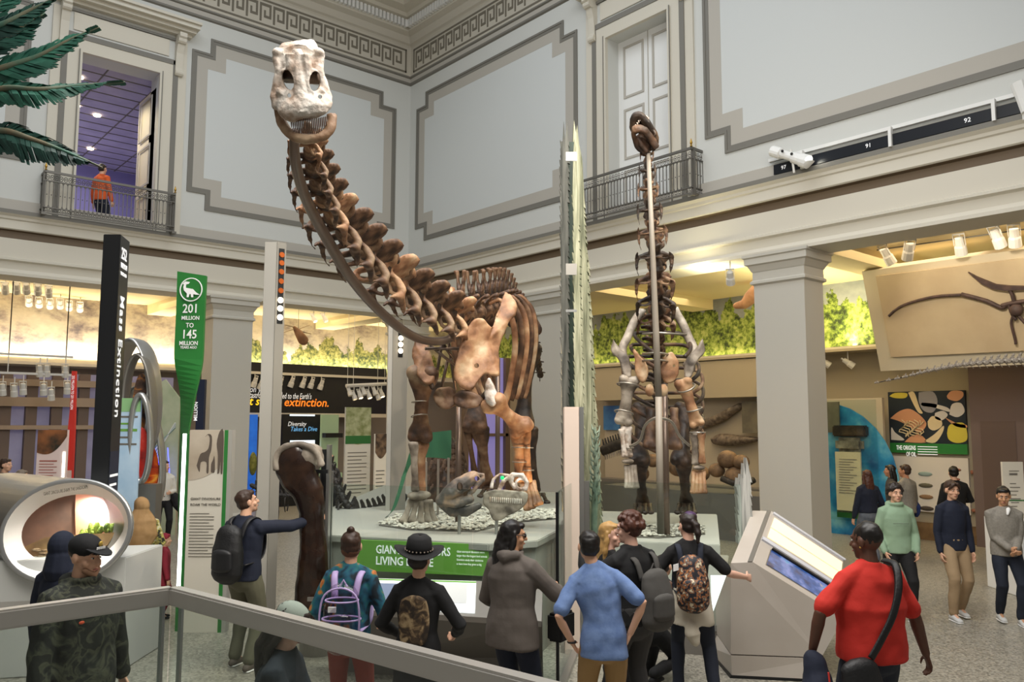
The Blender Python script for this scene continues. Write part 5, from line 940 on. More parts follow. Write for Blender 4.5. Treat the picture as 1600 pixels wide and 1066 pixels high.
def photo_panel(lab, px0, px1, py0, py1, ysp, y, mband=None, mpic='jungle', m='pale_panel', n=12):
    a = PY(px0, py1, y); b = PY(px1, py0, y); s = PY(px0, ysp, y).z; t = thing('info_panel', lab, 'info panel', ((a.x+b.x)/2, y, 0)); wd = b.x-a.x
    M().box((a.x, y, 0), (b.x, y+.06, b.z)).build('panel_board', m, t)
    M().prism([(0, s-a.z)]+[(wd*i/8, s-a.z-(b.z-s)*.35*sin(pi*i/8)) for i in range(1, 8)]+[(wd, s-a.z), (wd, b.z-a.z), (0, b.z-a.z)], (a.x, y-.002, a.z), R_, UP, .006).build('picture', mpic, t)
    if mband: M().box((a.x, y-.01, s-.22), (b.x, y, s-.02)).build('title_band', mband, t)
    for i in range(n): z = s-.45-i*.09; M().box((a.x+wd*.1, y-.006, z), (a.x+wd*(.85-.2*(i % 3 == 2)), y, z+.02)).build('text_line', 'ink', t)
    return t
photo_panel('glass fronted info panel with green plant fossil picture and green title band', 538, 580, 637, 760, 680, Y4, 'green', mat('olive_print', '7d8450', .6, col2='b3b48c', scale=6))
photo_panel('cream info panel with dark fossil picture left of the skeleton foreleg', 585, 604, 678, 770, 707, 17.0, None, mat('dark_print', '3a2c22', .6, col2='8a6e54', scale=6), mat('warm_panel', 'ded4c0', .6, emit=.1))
# ---- far left: violet windows, red era sign and panel, vortex sculpture
Y5 = 22.5; t = thing('window_wall', 'wall of violet glowing window panes behind brown beams at far left', 'window', (3.2, Y5+.2, 0)); a = PY(-30, 760, Y5); b = PY(135, 585, Y5)
M().box((a.x, Y5+.2, 0), (b.x+2.2, Y5+.25, b.z)).build('violet_glass', mat('violet_pane', '7d7a8c', .5, col2='9a96a8', scale=1.2, emit=.12, ecol='9a94c4'), t)
for x in (5, 46, 86, 128): q = PY(x, 700, Y5); M().box((q.x-.12, Y5+.02, 0), (q.x+.12, Y5+.2, b.z)).build('mullion', mat('brown_beam', '6b5a50', .6), t)
for y, h in ((598, .16), (628, .22), (668, .1)): q = PY(40, y, Y5); M().box((a.x, Y5-.1, q.z-h/2), (b.x+1.9, Y5+.1, q.z+h/2)).build('beam', mat('tan_beam', 'a08c78', .6), t)
dR = 13.2; g0 = P(112, 760, dR); t = thing('era_sign', 'thin tall red era sign with white vertical lettering at far left', 'sign', (g0.x, g0.y, 0)); kR = kd_(dR)
prof = [(112, 580, 118, 580), (109, 640, 117, 640), (105, 680, 116, 678), (103, 760, 112, 760)]; w = M(); vs = []
for xl, yl, xr, yr in prof+[(103, 900, 112, 900)]: l, r = P(xl, yl, dR), P(xr, yr, dR); vs += [l, r, r+AXF*.05, l+AXF*.05]
n_ = 5; w.add(vs, [(i*4+j, i*4+(j+1) % 4, i*4+4+(j+1) % 4, i*4+4+j) for i in range(n_-1) for j in range(4)]+[(0, 1, 2, 3)]); w.build('sign_blade', 'red', t); M().slab(V((P(103, 900, dR).x, P(103, 900, dR).y, 0)), AXR, UP, .09, 1.0, -.05).build('sign_foot', 'red', t)
text('252 MILLION TO 201 MILLION', P(113.5, 587, dR)-AXF*.01, -UP, AXR, .055, 'white_text', t, sx=.75)
M().slab(P(103.5, 759, dR-.02), AXR, UP, .075, .30, .004).build('icon_strip', mat('icon_pale', 'd9c8c0', .5), t)
dR2 = 13.0; a = P(55, 752, dR2); b = P(101, 672, dR2); t = thing('info_panel', 'pale pink info panel with round landscape picture beside the red sign', 'info panel', ((a.x+b.x)/2, (a.y+b.y)/2, 0)); w_ = 46*kd_(dR2); h_ = b.z
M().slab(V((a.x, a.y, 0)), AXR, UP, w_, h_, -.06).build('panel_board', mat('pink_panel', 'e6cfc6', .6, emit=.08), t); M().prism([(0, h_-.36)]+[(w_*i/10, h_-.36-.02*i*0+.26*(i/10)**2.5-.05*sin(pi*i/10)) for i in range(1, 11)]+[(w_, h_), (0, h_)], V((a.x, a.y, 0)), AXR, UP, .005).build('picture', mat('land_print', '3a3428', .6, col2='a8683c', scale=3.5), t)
for i in range(7): M().slab(V((a.x, a.y, 0))+AXR*.05+UP*(h_-.50-.045*i)-AXF*.004, AXR, UP, .28-.05*(i % 2), .010+.008*(i == 0), .002).build('text_line', 'ink_red', t)
M().slab(V((a.x, a.y, 0))+AXR*(w_*.9)-AXF*.006, AXR, UP, .03, h_-.35, .004).build('light_edge', 'white_glow', t)
# vortex: stacked silver loops with fire panel
dV = 11.2; kV = kd_(dV); g0 = P(215, 770, dV); t = thing('extinction_vortex', 'looping silver oval sculpture framing fiery orange and red images behind the black pillar', 'sculpture', (g0.x, g0.y, 0))
def loop(cx, cy, a, b, dz, w_, th, m, name='silver_loop', n=40, tilt=0):
    rings = []
    for i in range(n): 
        an = 2*pi*i/n; x, y = a*cos(an), b*sin(an); rings.append((cx+x*cos(tilt)-y*sin(tilt), cy-x*sin(tilt)-y*cos(tilt), dV+dz))
    M().tube([P(*q) for q in rings], [(w_, th)]*n, 8, (AXF), closed=True).build(name, m, t, smooth=True)
loop(212, 625, 30, 93, .0, .25, .03, 'silver'); loop(218, 640, 22, 85, -.15, .12, .03, 'brushed'); loop(220, 685, 15, 68, -.3, .06, .04, 'silver'); loop(226, 700, 26, 95, .3, .1, .03, 'silver', tilt=.12)
def disc(cx, cy, a, b, dz, m, name): w = M(); q = [P(cx+a*cos(2*pi*i/30), cy+b*sin(2*pi*i/30), dV+dz) for i in range(30)]; w.add(q+[p+AXF*.03 for p in q], [tuple(range(30)), tuple(range(59, 29, -1))]+[(i, (i+1) % 30, (i+1) % 30+30, i+30) for i in range(30)]); return w.build(name, m, t)
disc(221, 655, 15, 72, -.12, mat('vortex_dark', stops=[(.33, '1d1714'), (.5, '5b4438'), (.6, 'c98238'), (.7, '6e6a72')], rough=.4, scale=3.2, dist=2), 'fire_image'); disc(220, 710, 13, 42, -.28, mat('vortex_red', stops=[(.33, '5c120e'), (.5, 'b0281c'), (.66, 'd0705c')], rough=.35, scale=4, emit=.15, ecol='a02818'), 'red_image'); disc(225, 735, 22, 48, .25, 'fire', 'fire_image')
M().slab(V((g0.x, g0.y, 0))-AXR*.05, AXR, UP, .3, 1.7, -.2).build('sculpture_foot', 'brushed', t)
dQ = 10.8; a = P(177, 760, dQ); b = P(214, 622, dQ); t = thing('info_panel', 'pale blue and green info panel between the black pillar and the silver loops', 'info panel', (a.x, a.y, 0)); w_ = 37*kd_(dQ)
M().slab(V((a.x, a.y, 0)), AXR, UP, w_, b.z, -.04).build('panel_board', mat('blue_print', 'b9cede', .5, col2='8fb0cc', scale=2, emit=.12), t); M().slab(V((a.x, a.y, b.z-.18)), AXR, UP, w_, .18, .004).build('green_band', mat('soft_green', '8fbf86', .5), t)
for i in range(5): M().slab(V((a.x, a.y, b.z-.26-.09*i)), AXR, UP, w_*(.9-.2*(i % 2)), .025+.01*(i == 2), .004).build('text_line', 'lightgreen' if i in (1, 2) else 'ink', t)
# striped cone wall right of the loops
dC = 18.6; t = thing('striped_backdrop', 'pale green backdrop with fanning curved stripes behind the woman in white', 'backdrop', (P(255, 760, dC).x, P(255, 760, dC).y, 0))
pl = [(232, 800), (234, 700), (236, 600), (250, 592), (274, 622), (274, 800)]; q = [P(x, y, dC) for x, y in pl]; q[0].z = 0; q[-1].z = 0; O = q[0]; M().prism([((p-O).dot(AXR), (p-O).dot(UP)) for p in q], O, AXR, UP, -.05).build('backdrop_board', mat('back_green', 'a9b391', .6, col2='c3c7a8', scale=2), t)
for i in range(8): M().tube([P(236, 705+i*7, dC-.06), P(252, 690-10*i*.6+i*7, dC-.06), P(274, 668-10*i*.9+i*8, dC-.06)], .02, 6).build('stripe', 'white_paint' if i % 2 else mat('stripe_teal', '7f9a96', .5), t)
for a_, b_ in (((236, 690), (252, 735)), ((246, 748), (262, 738)), ((262, 700), (268, 790))): M().tube([P(*a_, dC-.1), P(*b_, dC-.1)], .012, 6).build('neon_edge', mat('blue_glow', '5a5cff', .5, emit=3, ecol='5058ff'), t)
# navy sign edge behind green sign
t = thing('time_pillar', 'narrow navy pillar with white numerals partly hidden by the green era sign', 'sign pillar', (P(308, 760, 15).x, P(308, 760, 15).y, 0)); a = P(300, 800, 15); b = P(312, 592, 15); M().slab(V((a.x, a.y, 0)), AXR, UP, 12*kd_(15), b.z, -.1).build('pillar_body', 'navy_face', t); text('MILLION', P(309, 628, 14.98), UP*1, -AXR, .09, 'white_text', t, align='RIGHT', bold=.004)
# ---- dark mounted skeletons low behind the glass, left
def small_skeleton(lab, pts, s0, s1, n, m='fossil_black', ribs=True, legs=(), d0=0):
    q = path3(pts, 6); L = arclen(q); r0 = V(q[len(q)//2]); t = thing('fossil_skeleton', lab, 'dinosaur skeleton', (r0.x, r0.y, 0))
    for i in range(n):
        c, tt = along(q, L, L[-1]*(i+.5)/n); f = i/(n-1); s = s0+(s1-s0)*f; vert(TAIL, 'vertebra', m, c, tt, UP, s, t)
        if ribs and .25 < f < .75 and i % 2:
            side = tt.cross(UP).normalized()
            for sg in (-1, 1): M().tube([c, c+side*sg*s*.9-UP*s*.3, c+side*sg*s*1.0-UP*s*1.6, c+side*sg*s*.5-UP*s*2.3], s*.09, 6).build('rib', m, t, smooth=True)
    for (a, b, c) in legs: M().limb([P(*a), P(*b), P(*c)], [.05, .045, .04]).build('leg', m, t, smooth=True)
    return t
small_skeleton('black armoured fossil skeleton with fanned spines seen behind the thigh bone stand', [(516, 718, 12.5), (528, 760, 12.3), (548, 795, 12.2), (575, 800, 12.4), (605, 792, 12.8), (625, 780, 13.2)], .16, .30, 16, legs=(((560, 800, 12.2), (552, 830, 12.1), (545, 850, 12)), ((580, 800, 12.4), (572, 815, 12.1), (566, 835, 12.0)), ((530, 780, 12.3), (528, 820, 12.2), (532, 860, 12.1)), ((600, 795, 12.8), (596, 820, 12.6), (590, 840, 12.5))))
small_skeleton('dark fossil tail skeleton beside the navy jacket man behind the low glass', [(396, 760, 14), (420, 770, 14), (450, 775, 14), (480, 770, 14)], .14, .10, 12, legs=(((430, 775, 14), (432, 800, 14), (430, 830, 14)),))
# green curved blade and posts by the fore foot
t = thing('green_curved_blade', 'green curved panel sweeping up behind the skeleton forefoot', 'sign', (P(600, 825, 11.4).x, P(600, 825, 11.4).y, 1.27)); ar = [P(*q) for q in crom([(590, 818, 11.0), (604, 808, 11.1), (614, 797, 11.2), (622, 775, 11.3), (628, 755, 11.4), (634, 735, 11.5), (644, 710, 11.6), (660, 697, 11.7), (705, 695, 11.8)], 4)]; w = M()
wd = [.10]*16+[.10, .14, .18, .2, .22]*3; k = len(ar); vs = []
for i, p in enumerate(ar): e = .05+.17*max(0, (i-k*.55)/(k*.45)); n2 = UP if i > k*.6 else (UP*.6+AXR*.6).normalized(); vs += [p-n2*e, p+n2*e, p+n2*e+AXF*.03, p-n2*e+AXF*.03]
w.add(vs, [(i*4+j, i*4+(j+1) % 4, i*4+4+(j+1) % 4, i*4+4+j) for i in range(k-1) for j in range(4)]+[(0, 1, 2, 3), (4*k-4, 4*k-1, 4*k-2, 4*k-3)]); w.build('blade', mat('blade_green', '2e6446', .5), t)
for x, y in ((665, 722), (684, 718), (700, 716)): vpost(x, y, 790, 11.2, .03, .03, 'pole_grey', 'support_post', t, z0=1.27)
w = M(); rnd = random.Random(11)
a = P(700, 770, 13.6); t = thing('cycad_trunk', 'dark brown scaly cycad trunk model between the legs of the brown skeleton', 'plant', (a.x, a.y, 0)); w.lathe([(.42, 1.27), (.40, 1.4), (.33, 1.7), (.22, 2.1), (.08, 2.3)], (a.x, a.y, 0), n=18); w.build('trunk', 'bone_dark', t)
w = M()
for i in range(260): z = rnd.uniform(1.3, 2.2); an = rnd.uniform(0, 2*pi); r = .42-.12*max(0, (z-1)/.7)-.1*max(0, z-1.8); w.ell((a.x+cos(an)*r, a.y+sin(an)*r, z), (.05, .05, .07), n=6, m=4)
g = w.build('scales', mat('scale_brown', '3b2c22', .7, col2='6a5443', scale=9), t); g['kind'] = 'stuff'
# violet window strip behind the legs
t = thing('violet_window', 'violet glowing window seen between the legs of the brown skeleton', 'window', (PY(750, 740, 21).x, 21.05, 0)); a = PY(733, 740, 21.0); b = PY(790, 560, 21); M().box((a.x, 21, 0), (b.x, 21.05, b.z)).build('window_pane', 'violet_window', t)
for x in (727, 752, 792): q = PY(x, 700, 20.9); M().box((q.x-.1, 20.85, 0), (q.x+.1, 20.98, b.z)).build('window_frame', 'brown_beam', t)
q = PY(750, 680, 20.9); M().box((a.x, 20.85, q.z-.05), (b.x, 20.98, q.z+.05)).build('window_frame', 'brown_beam', t)
# ---- skulls on posts in front
def skullpost(lab, cxp, cyp, d, flip, m, d2):
    O = P(cxp, cyp, d); k = kd_(d); t = thing('fossil_skull', lab, 'skull', (O.x, O.y, 1.27)); T = lambda x, y, z=0: O+AXR*(x*k*flip)+UP*(-y*k)+AXF*z
    return t, T, k
t, T, k = skullpost('dark grey crested fossil skull pointing left on a post on the plinth', 715, 772, 9.5, 1, None, 0)
w = M(); w.limb([T(-28, 8), T(-10, -2), T(8, -16), T(26, -28)], [(.05, .07), (.10, .12), (.10, .12), (.07, .09)], 12, UP); w.limb([T(-28, 12), T(0, 14), T(20, 8)], [(.05, .07), (.07, .10), (.05, .08)], 10, UP); w.tube([T(8, -22, -.03), T(24, -34), T(40, -30), T(41, -22), T(26, -16)], .022, 8); w.tube([T(40, -24), T(24, -4), T(16, 2)], .025, 8)
o = w.build('skull', mat('skull_slate', stops=[(.34, '3a3836'), (.5, '67605a'), (.62, 'a58a72')], rough=.6, scale=5, bump=.6), t, vox=.010, disp=.012, dsc=8, sm=1); cw = M(); cw.tube([T(4, -12, -.3), T(4, -12, .3)], [(.035, .05)]*2, 12); cw.tube([T(30, -24, -.3), T(30, -24, .3)], .03, 12); boolean(o, cw, t)
M().limb([T(-26, 16), T(-10, 27), T(14, 27), T(34, 18)], [(.02, .05), (.04, .07), (.04, .07), (.03, .04)], 10).build('lower_jaw', 'skull_slate', t, smooth=True)
M().tube([V((T(3, 0).x, T(3, 0).y, 1.27)), T(3, 24)], .02, 8).build('post', 'steel', t)
t, T, k = skullpost('pale fossil skull with large toothed jaw plate on the plinth, right of the crested skull', 790, 775, 9.5, 1, None, 0)
w = M(); w.prism([(x*k, -y*k) for x, y in crom([(-34, -4), (-20, -10), (10, -8), (32, -6), (34, 8), (20, 22), (4, 30), (-10, 38), (-20, 36), (-26, 22), (-34, 12), (-34, -4)], 3)[:-1]], O := T(0, 0), AXR, UP, .05); w.build('toothed_jaw', 'bone_grey', t, vox=.012, disp=.012, dsc=12, sm=1)
w = M(); w.tube([T(-10, -8, .05), T(-2, -24, .05), T(10, -32, .05), T(26, -32, .06), T(34, -20, .05), T(30, -8, .05)], .03, 8); w.tube([T(-22, -10, .1), T(-20, -24, .12), T(-10, -32, .15), T(6, -30, .12)], .022, 8); w.tube([T(10, -32, .05), T(8, -20, .05), T(16, -10, .05)], .03, 8); w.ell(T(24, -16, .08), (.09, .05, .09)); o = w.build('skull', 'bone_pale', t, vox=.010, disp=.010, dsc=12, sm=1); cw = M(); cw.tube([T(24, -18, -.3), T(24, -18, .4)], .045, 12); boolean(o, cw, t)
w = M(); 
for i in range(16): w.limb([T(-24+3.2*i, 2+i*.2, -.055), T(-24+3.2*i, 8+i*.2, -.06)], [.010, .007], 5)
w.build('tooth_row', 'bone_pale', t, smooth=True); M().tube([V((T(-14, 0).x, T(-14, 0).y, 1.27)), T(-14, 30)], .02, 8).build('post', 'steel', t)
M().ell(T(-5, -28, -.02), .022).build('green_light', mat('led_green', '10c060', .4, emit=1.2, ecol='10e060'), t)
# ---- right aisle: display wall, fossil case, flippers, origins panel, flying reptile
def wx(px0, py0, px1, py1, x, m, name, parent=None, t=.05, bev=0):
    a = PX(px0, py1, x); b = PX(px1, py0, x); return M().box((x, min(a.y, b.y), min(a.z, b.z)), (x+t, max(a.y, b.y), max(a.z, b.z))).build(name, m, parent, bevel=bev)
X1 = 18.3; a = PX(942, 600, X1); b = PX(1190, 750, X1); t = thing('sea_fossil_case', 'long lit beige wall case with swimming reptile flippers behind the rearing skeleton', 'display case', (X1+.3, (a.y+b.y)/2, 0))
zt = PX(1100, 622, X1).z; M().box((X1+.5, b.y-.2, 0), (X1+.6, a.y+.4, zt)).build('case_back', mat('case_beige', 'b7ab96', .6), t); M().box((X1, b.y-.2, zt), (X1+.6, a.y+.4, 4.2)).build('case_header', 'aisle_beige', t); M().box((X1, b.y-.2, 0), (X1+.6, a.y+.4, .9)).build('case_base', 'plinth_dark', t)
wx(943, 634, 967, 672, X1+.42, mat('sea_print', '2c62a0', .5, col2='4e86b8', scale=2), 'sea_picture', t)
for i, pl in enumerate(([(1062, 664), (1080, 662), (1102, 655), (1130, 644), (1150, 632), (1157, 630), (1158, 636), (1148, 645), (1130, 658), (1105, 668), (1080, 672)], [(1110, 686), (1125, 678), (1150, 680), (1185, 684), (1185, 688), (1165, 694), (1135, 697), (1115, 694)])):
    q = [PX(x, y, X1+.3) for x, y in crom(pl+[pl[0]], 3)[:-1]]; w = M(); k = len(q); c = sum(q, V())/k
    vs = [c+V((-.12, 0, 0))]+[c.lerp(p, .6)+V((-.09, 0, 0)) for p in q]+[p for p in q]+[p+V((.08, 0, 0)) for p in q]; w.add(vs, [(0, 1+j, 1+(j+1) % k) for j in range(k)]+[(1+l*k+j, 1+l*k+(j+1) % k, 1+(l+1)*k+(j+1) % k, 1+(l+1)*k+j) for l in range(2) for j in range(k)]+[tuple(range(1+2*k, 1+3*k))]); w.build('flipper_fossil', mat('flipper', '55493f', .6, col2='8a7b6a', scale=9, bump=1, bscale=12), t, smooth=True)
wx(1160, 627, 1186, 677, X1+.2, mat('slate_slab', '77705f', .5, col2='5f5a4e', scale=3), 'stone_slab', t)
X2 = 15.5; a = PX(942, 672, X2); b = PX(1188, 760, X2); t = thing('dark_fossil_mount', 'low black fossil skeleton with long toothed jaw behind the rearing skeleton', 'fossil exhibit', (X2, (a.y+b.y)/2, 0)); M().box((X2, b.y, 0), (X2+1.2, a.y, 1.0)).build('dark_base', 'plinth_dark', t)
q = [PX(x, y, X2-.05) for x, y in crom([(942, 705), (960, 697), (985, 690), (1010, 688)], 4)]; M().tube(q, [(.10, .14)]*len(q), 8).build('jaw_bone', 'fossil_black', t, smooth=True)
w = M()
for i in range(18): p = PX(946+i*3, 712-i*.9, X2-.08); w.limb([p, p-UP*.10], [.022, .008], 5)
w.build('tooth_row', 'bone_grey', t, smooth=True)
w = M()
for i in range(12): p = PX(944+i*4, 697-i*1.4, X2-.06); w.limb([p, p+UP*.16+V((0, .05, 0))], [.03, .02], 5)
w.build('spine_row', 'fossil_black', t, smooth=True)
for x, y, r in ((1137, 718, .20), (1158, 722, .16), (1120, 735, .16), (1060, 730, .22), (1000, 740, .2), (1150, 745, .22), (1095, 740, .18), (1020, 720, .16)): M().ell(PX(x, y, X2+.1), (r, r*1.2, r), n=12).build('fossil_block', mat('brown_fossil', '5b4632', .7, col2='86694a', scale=6, bump=.8), t, smooth=True)
M().tube([PX(x, y, X2-.1) for x, y in ((1128, 748), (1145, 755), (1165, 757), (1178, 750))], .07, 8).build('lower_jaw', 'fossil_black', t, smooth=True)
X3 = 18.2; a = PX(1288, 620, X3); b = PX(1376, 810, X3); t = thing('reef_case', 'glass case with round blue reef mural and stone fossils beside the rightmost column', 'display case', (X3+.3, (a.y+b.y)/2, 0)); M().box((X3+.3, b.y, 0), (X3+.4, a.y+.5, PX(1330, 622, X3).z)).build('case_back', 'case_beige', t)
c = PX(1322, 740, X3+.28); w = M(); w.prism([(1.75*cos(pi*i/16-0), 2.0*sin(pi*i/16)) for i in range(17)]+[(-1.75, -1.1), (1.75, -1.1)], (X3+.27, c.y+.5, c.z-.35), (0, -1, 0), UP, .03); w.build('reef_mural', 'blue_water', t)
wx(1300, 665, 1351, 682, X3+.05, 'bone_dark', 'fossil_block', t, .2, bev=.03); wx(1303, 684, 1346, 706, X3+.05, 'bone_grey', 'fossil_block', t, .2, bev=.08); wx(1292, 628, 1310, 676, X3+.1, 'slate_slab', 'stone_slab', t)
wx(1308, 707, 1344, 800, X3, mat('cream_text_panel', 'd8c8a4', .6, emit=.08), 'text_panel', t); wx(1308, 800, 1344, 808, X3, 'green', 'green_foot', t)
for i in range(14): p = PX(1311, 718+i*4, X3-.01); M().box((X3-.012, p.y-.42+.08*(i % 3), p.z), (X3-.002, p.y, p.z+.012)).build('text_line', 'ink', t)
M().box((X3-.01, b.y, .35), (X3, a.y, PX(1330, 625, X3).z)).build('case_glass', 'glass', t)
X4 = 18.95; a = PX(1388, 611, X4); b = PX(1512, 790, X4); t = thing('origins_panel', 'tall wall panel reading THE ORIGINS OF OIL below a picture of pale sea creatures', 'info panel', (X4, (a.y+b.y)/2, 1.0))
def q2(x, y): return PX(x, y, X4)
y0, y1 = q2(1390, 650).y, q2(1510, 650).y; zt = q2(1390, 613).z; zb = q2(1390, 692).z; zc = q2(1390, 707).z; zd = q2(1390, 795).z
M().box((X4-.04, y1, zb), (X4+.1, y0, zt)).build('picture_board', mat('deep_navy', '14202a', .5), t); M().box((X4-.05, y1, zc), (X4+.1, y0, zb)).build('green_band', 'green_sign', t); M().box((X4-.04, y1, zd), (X4+.1, y0, zc-.08)).build('white_board', mat('board_white', 'd6cec4', .6), t)
cr_m = [mat('creature_cream', 'd9c59c', .6), mat('creature_orange', 'c8906a', .6), mat('creature_pale', 'cfc8c0', .6), mat('creature_yellow', 'c9b840', .6), mat('creature_grey', '8d8a90', .6)]
def blob(pts, m, h=.05, nm='printed_creature'): 
    pl = crom([tuple(p) for p in pts]+[tuple(pts[0])], 4)[:-1]; O = V((X4-.04, y0, zb)); W_ = (y0-y1); H_ = zt-zb; M().prism([(x*W_, y*H_) for x, y in pl], O, (0, -1, 0), UP, h*.1).build(nm, m, t)
for i, (pts, mi) in enumerate([([(.02, .48), (.15, .62), (.3, .66), (.45, .5), (.5, .35), (.4, .2), (.3, .3), (.15, .42)], 1), ([(.28, .98), (.36, .98), (.42, .7), (.46, .58), (.40, .6), (.33, .8)], 0), ([(.42, .98), (.6, .99), (.66, .8), (.6, .6), (.48, .62), (.42, .78)], 4), ([(.45, .78), (.6, .76), (.78, .68), (.8, .6), (.62, .68), (.46, .72)], 2), ([(.62, .58), (.72, .62), (.78, .54), (.7, .44), (.62, .48)], 2), ([(.52, .42), (.58, .52), (.68, .48), (.7, .34), (.6, .25), (.53, .3)], 0), ([(.76, .2), (.8, .36), (.95, .4), (1, .3), (1, .08), (.88, .02), (.78, .08)], 3), ([(.46, .04), (.6, .18), (.72, .34), (.7, .2), (.6, .02)], 0), ([(.02, .06), (.03, .3), (.08, .2), (.2, .06)], 2), ([(.2, .02), (.3, .14), (.42, .16), (.48, .02)], 1), ([(.8, .55), (.84, .74), (.95, .76), (.99, .6), (.9, .5)], 2), ([(.02, .92), (.1, .98), (.26, .97), (.24, .88), (.1, .88)], 3), ([(.78, .9), (.84, .99), (.97, .98), (.98, .88), (.9, .8), (.8, .84)], 1), ([(.74, .5), (.9, .38), (1, .36), (1, .3), (.86, .34)], 1)]): blob(pts, cr_m[mi], nm='printed_creature')
for i in range(9): O = V((X4-.06, y0, zb)); W_ = y0-y1; H_ = zt-zb; M().tube([O+V((0, -W_*(.18+.03*i+.1*sin(j*1.3+i)*.5), H_*(.42-.045*j+.03*cos(i+j)))) for j in range(7)], .012, 5).build('printed_tentacle', cr_m[0], t)
W_ = y0-y1; text('THE ORIGINS', (X4-.055, y0-.09*W_, zb-.15), (0, -1, 0), UP, .14, 'white_text', t, bold=.003, fit=.26*W_); text('OF OIL', (X4-.055, y0-.22*W_, zb-.29), (0, -1, 0), UP, .14, 'white_text', t, bold=.003, fit=.13*W_)
for i in range(4): M().box((X4-.055, y0-.63*W_, zb-.08-.055*i), (X4-.05, y0-.375*W_, zb-.065-.055*i)).build('text_line', 'white_text', t)
rnd = random.Random(3)
for i in range(4): M().ell((X4-.05, y0-.75, zc-.45-.25*i), (.015, .16, .05), n=10, m=6).build('printed_layer', mat('layer_%d' % i, ('8ea09a', '5f5a48', '8a6a4c', '4a3e34')[i], .6), t, smooth=True)
for i in range(9): M().ell((X4-.05, y0-1.15-rnd.random()*.9, zc-.3-rnd.random()*1.0), (.012, .03+rnd.random()*.06, .02+rnd.random()*.03), n=8, m=5).build('printed_shell', mat('shell_brown', '8f5a44', .6), t, smooth=True)
# flying reptile wall
xa = 16.6; TL, TR, BL, BR = PX(1345, 415, 16.4), PX(1345, 415, 16.4), PX(1379, 580, 17.0), 0
t = thing('flying_reptile_wall', 'slanted cream wall panel with spread winged reptile fossil hanging over the right aisle', 'fossil exhibit', (17.2, 5.5, 4.6)); yL = (TL.y+BL.y)/2; yR = -1.0
pb = V((17.0, yL, PX(1379, 580, 17.0).z)); pt = V((16.35, yL, 5.66)); upv = (pt-pb).normalized(); wL = yL-yR; hL = (pt-pb).length
M().slab(pb, (0, -1, 0), upv, wL, hL, -.5).build('wall_panel', mat('cream_wall', 'c6bba4', .7), t); nv = V((0, -1, 0)).cross(upv)
def onp(px, py, lift=.0):
    r = ray(px, py); n = nv; o = pb+nv*lift; return EYE+r*((o-EYE).dot(n)/r.dot(n))
def loc2(px, py): p = onp(px, py)-pb; return (p.dot(V((0, -1, 0))), p.dot(upv))
c4 = [loc2(*q) for q in ((1370, 431), (1394, 557), (1640, 545), (1640, 398))]
M().prism(c4, pb, (0, -1, 0), upv, .06).build('stone_slab', mat('sand_slab', 'c4b293', .75, col2='b8a486', scale=1.5, bump=.3, bscale=6), t)
mat('wing_bone', '54403a', .6, col2='3a2c2a', scale=8)
for pts, r in (([(1389, 494), (1400, 484), (1420, 474), (1460, 464), (1502, 461)], .03), ([(1502, 460), (1540, 470), (1565, 481), (1572, 475)], .04), ([(1565, 478), (1580, 474), (1605, 470)], .04), ([(1575, 474), (1582, 492), (1588, 500)], .03), ([(1584, 492), (1580, 505), (1586, 530), (1587, 538)], .025), ([(1576, 450), (1582, 462), (1586, 478), (1590, 490)], .035), ([(1590, 492), (1602, 505)], .03)): M().tube([onp(x, y, .12) for x, y in crom(pts, 4)], r, 8).build('wing_bone' if r != .035 else 'spine', 'wing_bone', t, smooth=True)
M().prism([loc2(*q) for q in ((1517, 423), (1530, 430), (1560, 442), (1580, 444), (1610, 445), (1610, 450), (1575, 452), (1555, 449), (1538, 441))], pb+nv*.10, (0, -1, 0), upv, .07).build('crested_skull', 'wing_bone', t)
M().ell(onp(1588, 484, .12), (.1, .12, .12)).build('breast_bone', 'wing_bone', t, smooth=True)
spot('reptile_lamp', (13.9, 5.2, 5.5), onp(1560, 480), 170, (1, .88, .7), 75)
# tail of another skeleton
q = path3([(1370, 598, 12.6), (1410, 590, 12.3), (1450, 580, 12.0), (1500, 571, 11.7), (1550, 566, 11.4), (1600, 563, 11.2), (1660, 560, 11)], 6); L = arclen(q); t = thing('hanging_tail_skeleton', 'grey long fossil tail reaching in from the right edge, hung below the flying reptile', 'dinosaur skeleton', (q[-1][0], q[-1][1], 3.0))
for i in range(26): f = i/25; c, tt = along(q, L, L[-1]*(f**.8)*.99); vert(TAIL, 'tail_vertebra', 'fossil_black' if 0 else 'bone_grey', c, -tt, UP, .05+.11*f, t)
M().tube([V(p) for p in q], .008, 6).build('steel_rod', 'dark_metal', t); M().tube([P(1640, 561, 11.0), V((P(1640, 561, 11.0).x, P(1640, 561, 11.0).y, 5.9))], .012, 6).build('hanger', 'dark_metal', t); M().tube([P(1640, 561, 11.0), V((P(1640, 561, 11.0).x, P(1640, 561, 11.0).y, 0))], .02, 6).build('stand_post', 'dark_metal', t)
